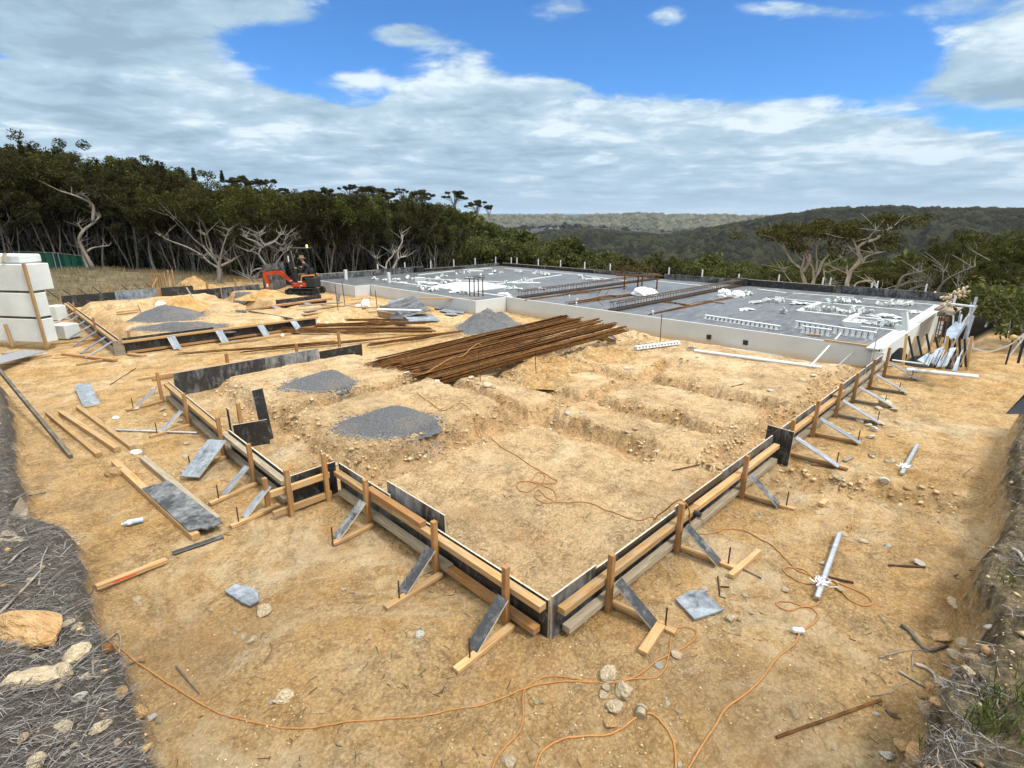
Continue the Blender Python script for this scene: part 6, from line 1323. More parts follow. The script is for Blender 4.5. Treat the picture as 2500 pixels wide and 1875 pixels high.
    bm = bmesh.new(); sk = bm.verts.layers.skin.verify(); V = {}
    def vtx(k, p, r, q=None): v_ = bm.verts.new(p); v_[sk].radius = (r, q or r); V[k] = v_
    z = .93
    vtx('pel', (-.14, 0, z+.04), .13, .17); V['pel'][sk].use_root = True
    vtx('sp1', (-.16, 0, z+.20), .12, .16); vtx('sp2', (-.13, 0, z+.38), .12, .18); vtx('ch', (-.07, 0, z+.52), .10, .18); vtx('nk', (-.01, 0, z+.62), .055); vtx('hd0', (.03, 0, z+.70), .062); vtx('hd1', (.05, 0, z+.80), .085, .078); vtx('hd2', (.05, 0, z+.88), .06)
    for a_, b_ in (('pel', 'sp1'), ('sp1', 'sp2'), ('sp2', 'ch'), ('ch', 'nk'), ('nk', 'hd0'), ('hd0', 'hd1'), ('hd1', 'hd2')): bm.edges.new((V[a_], V[b_]))
    for s, n_ in ((1, 'l'), (-1, 'r')):
        vtx('sh'+n_, (-.08, s*.19, z+.50), .062); vtx('el'+n_, (.02, s*.29, z+.26), .047); vtx('wr'+n_, (.25, s*.29, z+.37), .030); vtx('pa'+n_, (.31, s*.295, z+.40), .034, .022)
        vtx('hp'+n_, (-.08, s*.10, z+.02), .09); vtx('kn'+n_, (.32, s*.16, z+.06), .065); vtx('an'+n_, (.38, s*.16, z-.30), .042); vtx('to'+n_, (.50, s*.17, z-.33), .04)
        for a_, b_ in (('ch', 'sh'), ('sh', 'el'), ('el', 'wr'), ('wr', 'pa'), ('pel', 'hp'), ('hp', 'kn'), ('kn', 'an'), ('an', 'to')): bm.edges.new((V[a_ if a_ in V else a_+n_], V[b_+n_]))
        for f_ in range(4):
            yy = s*(.275+.014*f_); v1 = bm.verts.new((.345, yy, z+.415)); v1[sk].radius = (.0085,)*2; v2 = bm.verts.new((.36, yy, z+.39)); v2[sk].radius = (.008,)*2; v3 = bm.verts.new((.34, yy, z+.37-.004*(f_ == 1))); v3[sk].radius = (.007,)*2; bm.edges.new((V['pa'+n_], v1)); bm.edges.new((v1, v2)); bm.edges.new((v2, v3))
        v1 = bm.verts.new((.30, s*.26, z+.39)); v1[sk].radius = (.009,)*2; bm.edges.new((V['pa'+n_], v1))
    me = bpy.data.meshes.new('person_body'); bm.to_mesh(me); bm.free(); ob = bpy.data.objects.new('body', me); col.objects.link(ob); ob.parent = pt
    ob.modifiers.new('skin', 'SKIN').use_smooth_shade = True; sb = ob.modifiers.new('sub', 'SUBSURF'); sb.levels = sb.render_levels = 2
    # clothing / skin by zone on the one continuous body
    m, t_, bs = newmat('driver_skin_and_clothes'); c = t_.node('ShaderNodeTexCoord').outputs['Object']; sp = t_.node('ShaderNodeSeparateXYZ'); t_.l.new(c, sp.inputs[0])
    hz_ = t_.math('GREATER_THAN', sp.outputs[2], z+.60); hx = t_.math('MULTIPLY', t_.math('GREATER_THAN', sp.outputs[0], .23), t_.math('GREATER_THAN', sp.outputs[2], z+.20))
    cl = t_.mix(t_.math('LESS_THAN', sp.outputs[2], z+.10), (.012, .013, .018), (.16, .125, .08)); cl = t_.mix(t_.math('LESS_THAN', sp.outputs[2], z-.26), cl, (.04, .03, .025))
    t_.l.new(t_.mix(t_.math('MAXIMUM', hz_, hx), cl, (.42, .24, .16)), bs.inputs['Base Color']); bs.inputs['Roughness'].default_value = .8; me.materials.append(m)
    b = B(); n = 20; hc = V3((.05, 0, z+.86))
    for r, zz_ in ((.20, -.02), (.205, -.035), (.11, 0), (.10, .09), (.06, .12), (.0, .125)):
        for i in range(n): b.v.append(hc+V3((math.cos(6.283*i/n)*r, math.sin(6.283*i/n)*r, zz_+.02*math.sin(6.283*i/n)*(r > .15))))
    for k in range(5):
        for i in range(n): b.f.append([k*n+i, k*n+(i+1) % n, (k+1)*n+(i+1) % n, (k+1)*n+i]); b.m.append(0)
    STRAW = mat_noise('straw', [(.52, .40, .22), (.68, .56, .36)], 40, .9, .3); o = b.obj('straw_hat', STRAW, None, smooth=True); o.parent = pt
    b = B(); b.box((.02, .245, z+.44), (.05, .02, .035)); b.box((-.02, .265, z+.37), (.06, .02, .04)); o = b.obj('arm_badge', WHITE, None); o.parent = pt
    b = B(); b.ball((.135, 0, z+.775), .016, 6, 5, sq=(1.2, .8, 1.2)); b.box((.127, .03, z+.80), (.01, .02, .008)); b.box((.127, -.03, z+.80), (.01, .02, .008)); b.box((.122, 0, z+.735), (.01, .045, .008)); b.ball((.045, .085, z+.78), .018, 6, 5); b.ball((.045, -.085, z+.78), .018, 6, 5); SKN = mat_noise('face_skin', [(.36, .19, .13), (.44, .25, .17)], 30, .6, 0); o = b.obj('face', SKN, None); o.parent = pt
excavator()
# ------------------------------------------------------------ props, poles and deck at the right end of the slab
G8 = 'yellow and black props in the row at the right'
YEL = mat_noise('yellow_timber', [(.40, .25, .09), (.56, .38, .17)], 8, .7, .15, stretch=(1, 5, 5), rnd=.1)
def ray(x, y, r):
    X_ = (x-1250)/F; Yv = -(y-937.5)/F; fw = math.cos(PIT)+Yv*math.sin(PIT); dz = -math.sin(PIT)+Yv*math.cos(PIT); d = V3(((X_+fw)*C7, (-X_+fw)*C7, dz)); return V3((CU, CV, CH))+d*(r/math.hypot(d.x, d.y))
def wpt(x, y, z=None, r=None): return at(x, y, z) if z is not None else ray(x, y, r)
R0 = (g(2290, 905)-V3((CU, CV, 0))).length; R0 = math.hypot(g(2290, 905).x-CU, g(2290, 905).y-CV)
for i, (x0, y0, x1, y1, bx, by) in enumerate([(2218, 820, 2231, 883, 2214, 882), (2240, 820, 2254, 886, 2233, 884), (2262, 815, 2276, 890, 2256, 888), (2284, 822, 2300, 892, 2276, 892), (2317, 825, 2321, 894, 2300, 896), (2330, 826, 2334, 896, 2322, 897), (2342, 827, 2346, 896, 2334, 897), (2355, 827, 2358, 896, 2343, 897)]):
    rr = R0+.15+.05*i; t = thing('steel_prop', 'dark steel prop with a slanting yellow timber, standing in the close row at the right', 'prop', ray(x0, y1, rr), G8)
    b = B(); b.bar(ray(x0, y0, rr), ray(x1, y1, rr-.1), .045, .03, up=V3((1, 0, 0))); b.obj('steel_bar', BLACK, t)
    plank('timber_strut', ray(x0+18 if i < 4 else x0+8, y0+2, rr+.25), ray(bx, by, rr+.1), .05, .04, YEL, t, up=V3((1, 0, 0)))
for i, (x, yb, xt, yt) in enumerate([(2205, 892, 2214, 815), (2303, 903, 2314, 820), (2361, 905, 2373, 821)]):
    rr = math.hypot(g(x, yb).x-CU, g(x, yb).y-CV); tag(plank('yellow_stake', ray(x, yb, rr)-V3((0, 0, .1)), ray(xt, yt, rr+.1), .06, .05, YEL, up=V3((1, 0, 0))), ['left tall yellow stake of the prop row', 'middle tall yellow stake of the prop row', 'right tall yellow stake of the prop row'][i], 'stake')
pipe(ray(2178, 879, R0-.3), ray(2266, 890, R0-.3), .02, 'white horizontal pole in front of the left props', WHITE)
rs = 19.0
for i, (x0, y0, x1, y1, r_, w) in enumerate([(2384, 725, 2351, 840, rs, .035), (2383, 745, 2350, 790, rs+.2, .03), (2372, 738, 2362, 800, rs+1, .028), (2376, 770, 2334, 905, rs-1.5, .035), (2365, 770, 2360, 850, rs-.5, .025), (2348, 768, 2338, 812, rs+.6, .025), (2328, 770, 2326, 810, rs+1, .025), (2352, 800, 2322, 832, rs-1.2, .02), (2340, 790, 2345, 760, rs, .02), (2385, 745, 2300, 885, rs-2.5, .022), (2332, 808, 2330, 840, rs-1.0, .02)]):
    pipe(ray(x0, y0, r_+.3), ray(x1, y1, r_), w, 'grey scaffold pole among the upright tubes at the right end of the slab', STEEL, 'scaffold_pole', 'scaffold pole')['group'] = 'scaffold poles at the slab end'
pipe(ray(2323, 742, rs+1), ray(2380, 749, rs), .03, 'level white rail of the scaffold at the right end of the slab', WHITE, 'scaffold_rail', 'rail'); pipe(ray(2327, 747, rs+1.2), ray(2333, 722, rs+1.2), .03, 'short upright stub at the end of the white scaffold rail', WHITE, 'rim_stub', 'stub')
t = thing('deck_frame', 'raised grey sheet on timber bearers behind the scaffold poles', 'deck', ray(2300, 800, 21)); 
plank('bearer', ray(2287, 756, 20.3), ray(2319, 737, 23), .14, .07, GREYW, t); plank('bearer', ray(2288, 766, 20.2), ray(2308, 768, 20.2), .1, .12, DARKW, t); plank('bearer', ray(2290, 780, 20.4), ray(2318, 779, 20.4), .06, .12, OAK, t)
def quad(name, pts, m, t=None, th=.02):
    b = B(); n = len(pts); b.v = [V3(p) for p in pts]+[V3(p)-V3((0, 0, th)) for p in pts]; b.f = [list(range(n)), [n+i for i in range(n)][::-1]]+[[i, n+i, n+(i+1) % n, (i+1) % n] for i in range(n)]; b.m = [0]*len(b.f); return b.obj(name, m, t)
quad('grey_sheet', [ray(2290, 762, 20.6), ray(2318, 748, 22.8), ray(2352, 750, 22.5), ray(2325, 770, 20.4)], GREYW, t)
for x in (2294, 2300, 2308, 2317): b = B(); b.bar(ray(x, 772, 20.3), ray(x-14, 835, 19.6), .03); b.obj('leg', RUSTD, t)
b = B()
for k in range(3): b.bar(ray(2292-k*4, 793+k*12, 20), ray(2316-k*6, 796+k*12, 20), .02)
b.obj('cross_bars', RUSTD, t)
BLU = mat_noise('bluish_sheet', [(.18, .24, .31), (.40, .47, .55)], 3, .4, .3, 8, .02, rnd=.05, spec=.5)
quad_o = quad('clear_sheet', [ray(2312, 805, 17.8), ray(2333, 785, 19.5), ray(2362, 788, 19.2), ray(2345, 815, 17.2), ray(2305, 838, 16.5)], BLU); tag(quad_o, 'pale bluish corrugated sheet leaning under the scaffold poles, upper one', 'sheet')
for i, (pts, lb) in enumerate([([(2262, 880, 15.2), (2290, 850, 16), (2305, 846, 16.2), (2285, 890, 14.8)], 'pale bluish sheet lying low behind the left props'), ([(2285, 895, 14.6), (2320, 850, 16), (2335, 848, 16), (2310, 893, 14.8)], 'pale bluish sheet leaning behind the middle props'), ([(2240, 878, 15.0), (2265, 862, 15.6), (2280, 868, 15.4), (2262, 890, 14.6)], 'white folded sheet on the ground left of the bluish sheets'), ([(2325, 905, 14.2), (2338, 870, 15), (2345, 872, 15), (2336, 906, 14.1)], 'narrow white sheet standing behind the right props')]): tag(quad('clear_sheet', [ray(*p) for p in pts], BLU), lb, 'sheet')
for k in range(9):
    x = 2255+k*11; pipe(ray(x, 893, 14.6), ray(x+18, 855, 15.4), .012, 'thin rod of the litter under the sheets at the right', STEEL if k % 2 else DARKW, 'loose_rod', 'rod')['group'] = 'rods littered under the sheets'
wrap(2362, 858, 16, 26, 'white torn wrap hanging at the right end of the props', 21, ground=True, n=12, mm=8)
heap(2255, 893, .5, .9, .2, .5, .25, 'dark rubble behind the left props', RUBBER, 'rubble_heap', 'rubble', 31, lump=.08)
heap(2195, 882, .25, .3, .2, .3, .35, 'dark tyre-like bundle at the corner under the white pole', RUBBER, 'rubble_heap', 'rubble', 33, lump=.05)
# flowering dry branch
b = B(); fl = []; rg = random.Random(6)
for (pts) in ([(2310, 745), (2325, 725), (2345, 713)], [(2300, 728), (2330, 722), (2360, 708)], [(2335, 722), (2352, 715)], [(2345, 722), (2365, 735)], [(2318, 732), (2302, 722)]):
    q = [ray(x, y, 20.5) for x, y in pts]; b.tube(smooth_path(q, 3), .012, 4)
    for w in smooth_path(q, 5):
        for _ in range(2): fl.append(w+V3((rg.gauss(0, .07), rg.gauss(0, .07), rg.gauss(0, .05))))
c0 = fl[0]; t = thing('dry_shrub', 'spray of pale dry flowers above the scaffold deck', 'plant', c0); b.obj('twigs', BARK, t)
PALE = mat_noise('pale_flower', [(.45, .33, .20), (.66, .55, .40)], 20, .9, 0); bb = B()
for p in fl: bb.ball(p, rg.uniform(.02, .045), 5, 4)
bb.obj('flower_spray', PALE, t)
# tape barrier at the far right
G9 = 'dark stakes of the tape barrier'
for i, (x0, y0, x1, y1) in enumerate([(2455, 890, 2474, 826), (2489, 873, 2500, 830), (2508, 885, 2512, 826)]):
    r_ = math.hypot(g(x0, y0).x-CU, g(x0, y0).y-CV) if i == 0 else 12.5; tag(B().bar(ray(x0, y0, r_)-V3((0, 0, .1)), ray(x1, y1, r_+.05), .035).obj('steel_stake', BLACK), ['leaning dark stake with a yellow cap, left end of the tape barrier', 'second dark stake of the tape barrier', 'dark stake at the right picture edge'][i], 'stake', None)
b = B(); b.ball(ray(2474, 824, 12.4), .05, 8, 6); tag(b.obj('stake_tip', YEL), 'yellow cap on the leaning dark stake', 'cap')
TAPE = mat_noise('white_tape', [(.66, .66, .64), (.78, .78, .76)], 8, .5, .1); b = B(); r_ = 12.5
pts = smooth_path([ray(2375, 850, 14.6), ray(2410, 858, 13.9), ray(2440, 852, 13.2), ray(2472, 838, 12.5), ray(2500, 815, 12.2), ray(2530, 800, 12)], 5); 
for i in range(len(pts)-1): b.bar(pts[i], pts[i+1], .006, .028)
for (x0, y0, x1, y1) in ((2480, 850, 2510, 812), (2466, 868, 2492, 835), (2485, 824, 2515, 818)):
    b.bar(ray(x0, y0, 12.4), ray(x1, y1, 12.2), .008, .04)
tag(b.obj('barrier_tape', TAPE), 'slack white barrier tape between the props and the leaning stake', 'tape')
b = B(); b.v = [ray(2454, 1011, 8.6), ray(2560, 1010, 8.4), ray(2560, 900, 8.5), ray(2505, 965, 8.6), ray(2454, 1011, 8.2), ray(2560, 1010, 8.0)]; b.f = [[0, 1, 2, 3], [0, 3, 4], [3, 2, 5, 4], [4, 5, 1, 0], [2, 1, 5]]; b.m = [0]*5
tag(b.obj('black_sheet', BLACK), 'black wedge of sheet rising from the bank at the right picture edge', 'sheet')
# ------------------------------------------------------------ orange cables
def cable(pts, label, r=.010, z=.010, lift=None):
    P_ = []
    for q in pts:
        if len(q) == 3: P_.append(at(q[0], q[1], q[2]))
        else: P_.append(g(q[0], q[1], z))
    sp = smooth_path(P_, 5)
    ZF = terrain(np.array([p.x for p in sp]), np.array([p.y for p in sp]), True)[0]
    for i, p in enumerate(sp):
        zg = float(ZF[i])+r*.9
        if not lift: p.z = max(p.z, zg) if p.z > zg+.06 else zg
    b = B(); b.tube(sp, r, 6); return tag(b.obj('orange_cable', ORANGE, smooth=True), label, 'cable')
cable([(225, 1518), (262, 1556), (283, 1574), (337, 1621), (431, 1683), (503, 1726), (565, 1751), (648, 1771), (735, 1780), (803, 1771), (865, 1762), (973, 1755), (1046, 1748), (1100, 1734), (1161, 1727), (1237, 1700), (1288, 1680), (1353, 1667), (1425, 1665), (1490, 1667), (1552, 1653), (1595, 1620), (1635, 1600), (1657, 1589), (1693, 1564), (1700, 1546), (1679, 1533), (1650, 1535), (1639, 1557), (1633, 1600), (1621, 1636), (1595, 1656), (1541, 1660), (1490, 1669), (1425, 1662), (1360, 1651), (1321, 1656), (1288, 1676), (1277, 1701), (1277, 1752), (1266, 1792), (1230, 1828), (1212, 1853), (1200, 1885)], 'orange cable sweeping from the left bank across the foreground into a loop', .0065)
cable([(1300, 1900), (1308, 1875), (1321, 1842), (1346, 1817), (1382, 1804), (1436, 1797), (1483, 1795), (1516, 1781), (1548, 1757), (1563, 1750), (1585, 1743), (1606, 1756), (1632, 1788), (1646, 1821), (1650, 1875), (1650, 1900)], 'orange cable arching at the bottom edge through a round plug', .0075)
cable([(1665, 1900), (1682, 1875), (1708, 1832), (1744, 1777), (1773, 1730), (1823, 1694), (1860, 1658), (1895, 1610), (1939, 1574), (1953, 1548), (1986, 1523), (1997, 1505), (1989, 1492), (1971, 1483), (1953, 1485), (1931, 1492), (1910, 1487), (1895, 1476), (1902, 1469), (1931, 1472), (1960, 1481), (1986, 1481), (1998, 1472), (2003, 1450), (1996, 1428), (1978, 1404), (1953, 1389), (1917, 1386), (1913, 1396), (1931, 1411), (1960, 1424), (1996, 1425), (2025, 1418), (2047, 1433), (2062, 1454), (2083, 1472), (2116, 1480), (2130, 1474), (2119, 1458), (2091, 1443), (2054, 1429), (2025, 1415), (1990, 1409), (1950, 1396), (1931, 1378), (1906, 1353), (1881, 1331), (1855, 1317), (1830, 1302), (1801, 1293), (1765, 1293), (1736, 1302), (1707, 1306), (1690, 1300), (1684, 1275, .2), (1682, 1243, .44), (1671, 1226, .55), (1658, 1221, .55), (1642, 1230, .46), (1620, 1249, .28), (1595, 1265), (1563, 1271), (1532, 1267), (1487, 1249), (1444, 1231), (1408, 1226), (1361, 1227), (1335, 1216), (1314, 1198), (1306, 1212), (1314, 1222), (1335, 1229), (1357, 1224), (1357, 1209), (1342, 1193), (1313, 1182), (1285, 1175), (1263, 1180), (1261, 1188), (1270, 1200), (1288, 1202), (1306, 1191), (1328, 1173), (1328, 1160), (1313, 1155), (1303, 1166), (1299, 1177), (1321, 1180), (1353, 1182), (1360, 1175), (1342, 1164), (1306, 1144), (1263, 1115), (1216, 1086), (1180, 1074), (1158, 1057), (1125, 1032), (1082, 1003), (1046, 980), (1017, 960)], 'long orange cable looping over the right formwork onto the near pad', .008)
b = B(); p = g(1563, 1750, .03); b.tube([p-V3((.02, .01, 0)), p+V3((.05, .02, 0))], .035, 12); b.tube([p+V3((.03, .012, 0)), p+V3((.045, .018, 0))], .045, 12); tag(b.obj('cable_plug', GREYW), 'round grey plug joining the bottom orange cable', 'plug')
b = B(); p = g(1948, 1546, .03); b.box(p, (.10, .05, .04), Euler((0, 0, -.9))); tag(b.obj('cable_plug', WHITE, bevel=.01), 'white plug on the long orange cable', 'plug')
b = B(); c = ray(1692, 1251, math.hypot(at(1692, 1251, .3).x-CU, at(1692, 1251, .3).y-CV)); b.tube([c, c+V3((.0, -.09, .0))], .035, 10); tag(b.obj('cable_socket', BLACK), 'black socket hanging on the rail under the cable bend', 'plug')
cable([(955, 905, .30), (975, 912, .3), (1005, 912, .38), (1035, 912, .45), (1065, 895, .52), (1100, 875, .58), (1130, 868, .62), (1150, 850, .66), (1165, 840, .7), (1175, 842, .7)], 'pale cord lying over the big rusty bar heap', .010, lift=True)['label'] = 'pale cord lying over the big rusty bar heap'
# water bottle, silver scraps
t = thing('water_bottle', 'crushed clear-blue plastic bottle with white label on the sand at the left', 'bottle', g(328, 1281)); p, q = g(303, 1287, .04), g(352, 1275, .04)
BOT = mat_noise('blue_plastic', [(.30, .46, .68), (.50, .62, .76)], 12, .15, .3, 20, .01, spec=.7); d = q-p
b = B(); b.tube([p-d*.05, p, p+d*.1, p+d*.5, p+d*.8, p+d*.92, q], [.010, .012, .026, .034, .03, .034, .028], 12); b.obj('shell', BOT, t, smooth=True)
b = B(); b.tube([p+d*.22, p+d*.42], .0355, 12); b.obj('label_band', WHITE, t); b = B(); b.tube([p-d*.08, p-d*.02], .014, 10); b.obj('cap', WHITE, t)
for x, y, w, lb, m in ((333, 1106, 22, 'crumpled silver scrap at the end of the right loose beam', WRAP), (285, 1158, 40, 'brown and red crumpled wrapper beside the weathered beam', ROCKO), (283, 1022, 14, 'small white round lid on the dark patch of sand', WHITE)): wrap(x, y, w, w*.35, lb, x, m, ground=True, n=12, mm=8)
# ------------------------------------------------------------ stones
RV = []
for i in range(5):
    bm = bmesh.new(); bmesh.ops.create_icosphere(bm, subdivisions=3, radius=.5); rg = random.Random(40+i)
    pl = [(V3((rg.gauss(0, 1), rg.gauss(0, 1), rg.gauss(0, 1))).normalized(), rg.uniform(.26, .42)) for _ in range(9)]
    for v_ in bm.verts:
        for n_, d_ in pl:
            e_ = v_.co.dot(n_)-d_
            if e_ > 0: v_.co -= n_*e_*.92
        n_ = mnoise.noise_vector(v_.co*4+V3((i*7, 0, 0))); v_.co += n_*.035+mnoise.noise_vector(v_.co*11+V3((i*7, 0, 0)))*.018; v_.co.z *= .8
    me = bpy.data.meshes.new('stone'); bm.to_mesh(me); bm.free(); RV.append(me)
mats3 = {'t': ROCK, 'o': ROCKO, 'w': ROCKW}
RM = {(i, k): None for i in range(5) for k in 'tow'}
def stone_mesh(i, k):
    if RM[(i, k)] is None: me = RV[i].copy(); me.materials.append(mats3[k]); RM[(i, k)] = me
    return RM[(i, k)]
def stone_at(x, y, w, k='t', hh=.62, label=None, group=None, seed=0, ln=1.0, ang=None, name='sandstone_rock'):
    rg = random.Random(seed+int(x*7+y)); p = g(x, y); s = (p-V3((CU, CV, CH))).length/F*w*.86
    o = bpy.data.objects.new(name, stone_mesh(rg.randrange(5), k)); col.objects.link(o)
    o.location = p+V3((0, 0, s*hh*.28)); o.scale = (s*ln*1.08, s*.9, s*hh*1.25); o.rotation_euler = (rg.uniform(-.3, .3), rg.uniform(-.3, .3), ang if ang is not None else rg.uniform(0, 6.28))
    return tag(o, label, 'rock', group)
for x, y, w, k, lb in [(85, 1545, 118, 'o', 'largest rock, a flat-topped orange sandstone boulder on the mulch bank'), (150, 1655, 56, 't', 'pale three-cornered rock below the big orange boulder'), (188, 1612, 56, 't', 'pale lumpy rock right below the big orange boulder'), (162, 1535, 34, 't', 'flat pale stone right of the big orange boulder'), (92, 1672, 62, 't', 'long pale splinter of rock on the mulch'), (190, 1538, 24, 't', 'small square pale stone near the edge of the mulch'), (292, 1700, 38, 'o', 'square orange stone set in the left bank edge'), (338, 1745, 46, 'o', 'tall orange stone in the left bank edge'), (370, 1755, 24, 'w', 'white pointed stone at the foot of the left bank'),
    (693, 1704, 46, 't', 'rounded pale rock in a hollow of the left foreground'), (662, 1716, 14, 'w', 'small white stone touching the rounded foreground rock'), (645, 1495, 40, 't', 'upright pale rock touching the rounded plywood offcut'), (1487, 1655, 52, 't', 'upper left rock of the foreground line, under the cable'), (1525, 1690, 58, 't', 'biggest pale rock of the foreground line'), (1478, 1679, 28, 't', 'small rock left of the biggest foreground rock'), (1473, 1699, 26, 't', 'flat rock below the small one in the foreground line'), (1502, 1732, 42, 't', 'blocky rock in the lower middle of the foreground line'), (1480, 1737, 15, 't', 'pebble beside the blocky rock'), (1493, 1769, 40, 'o', 'lowest reddish rock of the foreground line'),
    (1628, 1717, 26, 't', 'pale rock alone right of the foreground line'), (1652, 1602, 28, 't', 'pale stone inside the cable loop crossing'), (1608, 1625, 20, 'w', 'white stone inside the cable loop'), (1784, 1515, 30, 't', 'rounded stone right of the square plywood offcut'), (1804, 1516, 16, 'o', 'dark pebble beside the rounded stone'), (1242, 1862, 36, 't', 'pale stone at the bottom edge left of the cables'), (2235, 1868, 60, 'o', 'orange boulder at the bottom edge of the right bank'), (2200, 1840, 40, 'o', 'orange stone above the boulder at the bottom right'), (2295, 1556, 44, 'o', 'flat orange stone by the dark forked branch'), (2328, 1473, 26, 't', 'pale flat stone at the foot of the right bank'), (2333, 1487, 22, 't', 'lower pale flat stone at the foot of the right bank'), (2413, 1541, 22, 'w', 'round white stone on the scrubby right bank'), (2243, 1376, 24, 'w', 'pale grey stone resting on the rusty rod'), (2047, 1440, 22, 't', 'stone between the taped tube and the cable loop'), (2010, 1378, 20, 't', 'white-sided stone left of the taped tube'),
    (2162, 993, 34, 't', 'largest pale rock of the group beyond the far formwork struts'), (2157, 972, 24, 't', 'square pale rock at the top of that far group'), (2182, 1002, 24, 't', 'pale rock at the right of that far group'), (2145, 1000, 22, 't', 'dark-sided rock at the left of that far group'), (1190, 944, 30, 't', 'pale rock at the mouth of the trench below the big bars'), (1250, 1420, 60, 'o', 'rough orange rock ledge inside the front corner')]:
    stone_at(x, y, w, k, label=lb, ln=1.5 if 'long' in lb or 'flat-topped' in lb else 1.0, hh=.45 if ('flat' in lb or w < 30) else .62, ang=-.785-.2 if 'flat-topped' in lb else None)
# unnamed loose rocks, alike in the photograph
GR = 'loose rocks strewn over the site'
rg = random.Random(21)
R1 = [(573, 1547, 12), (595, 1558, 15), (620, 1558, 15), (612, 1569, 20), (584, 1540, 12), (335, 1465, 18), (1025, 1549, 26), (1020, 1533, 16), (1034, 1536, 14), (840, 1440, 15), (1310, 1715, 14), (1322, 1716, 14), (1138, 1721, 14), (1396, 1785, 14), (1658, 1741, 16), (1917, 1442, 18), (2060, 1307, 18), (2108, 1324, 22), (2165, 1332, 18), (1835, 1497, 14), (1720, 1440, 20), (1765, 1455, 20), (1820, 1455, 16), (2130, 1117, 16), (2124, 1112, 14), (2168, 1130, 18), (2180, 1128, 18), (2045, 1165, 24), (2062, 1170, 16), (2160, 1175, 28), (2165, 1200, 28), (2190, 1215, 18), (2095, 1195, 16), (1855, 1255, 12), (1845, 1258, 12), (2010, 1275, 10),
      (2100, 1030, 22), (2120, 1040, 18), (2135, 1052, 26), (2150, 1035, 18), (2175, 1065, 16), (2080, 1048, 16), (2125, 1070, 20), (2070, 1062, 18), (2190, 1030, 12), (2340, 1655, 34), (2362, 1645, 30), (2270, 1682, 34), (2300, 1672, 34), (2290, 1716, 30), (2330, 1602, 30), (2310, 1620, 24), (2350, 1585, 30), (2380, 1612, 24), (2190, 1812, 16), (2225, 1818, 22), (2165, 1848, 30), (2250, 1700, 22), (2255, 1730, 24), (2270, 1750, 22), (2240, 1790, 20), (2180, 1740, 14), (2140, 1745, 14),
      (82, 1607, 18), (25, 1662, 42), (60, 1640, 14), (147, 1688, 22), (197, 1697, 34), (155, 1782, 32), (245, 1775, 42), (182, 1826, 17), (93, 1866, 42), (163, 1852, 20), (278, 1858, 24), (340, 1836, 14), (215, 1850, 16), (75, 1420, 16), (235, 1620, 20), (210, 1660, 24), (240, 1655, 20), (290, 1820, 16), (60, 1815, 22), (390, 1760, 14), (5, 1540, 12), (1660, 1870, 14),
      (1150, 925, 20), (1215, 930, 22), (1168, 938, 18), (1240, 935, 14), (1205, 948, 16), (1225, 915, 18), (1260, 925, 14), (1430, 855, 26), (1445, 868, 18), (1550, 862, 16), (1460, 895, 16), (1530, 905, 16), (1295, 940, 14), (1300, 955, 16), (1385, 1010, 18), (1360, 1025, 16), (1420, 1045, 16), (1345, 1035, 14), (1530, 1055, 18), (1550, 1050, 18), (1660, 1050, 22), (1680, 1056, 18), (1640, 990, 16), (1880, 955, 18), (1905, 948, 14), (1960, 930, 18), (1985, 925, 16), (1755, 1140, 22), (1770, 1135, 16),
      (690, 1110, 14), (730, 1100, 12), (770, 1130, 14), (820, 1140, 18), (840, 1165, 14), (870, 1170, 16), (900, 1160, 14), (760, 1165, 18), (790, 1160, 14), (930, 1120, 12), (1180, 1060, 12), (1210, 1040, 14), (1235, 1030, 12), (395, 1002, 16), (405, 1015, 14), (335, 1000, 16), (440, 1030, 18), (460, 1028, 14), (395, 940, 12), (375, 950, 12), (455, 1085, 14), (450, 1115, 14), (445, 1155, 12), (110, 1520, 12), (650, 1555, 9), (700, 1590, 9), (515, 1490, 10), (350, 1640, 10), (110, 865, 9)]
for i, (x, y, w) in enumerate(R1):
    reg = ('on the mulch of the left bank' if x < 420 and y > 1380 else 'along the crumbling foot of the right bank' if x > 2120 and y > 1500 else 'in the dug soil of the near pad' if (900 < y < 1180 and 680 < x < 1990) else 'on the open sand')
    stone_at(x, y, w, 'o' if (x > 2150 and y > 1500 and i % 2) else ('t' if rg.random() < .8 else 'w'), hh=.5, label='small loose sandstone rock '+reg, group=GR+', '+reg)
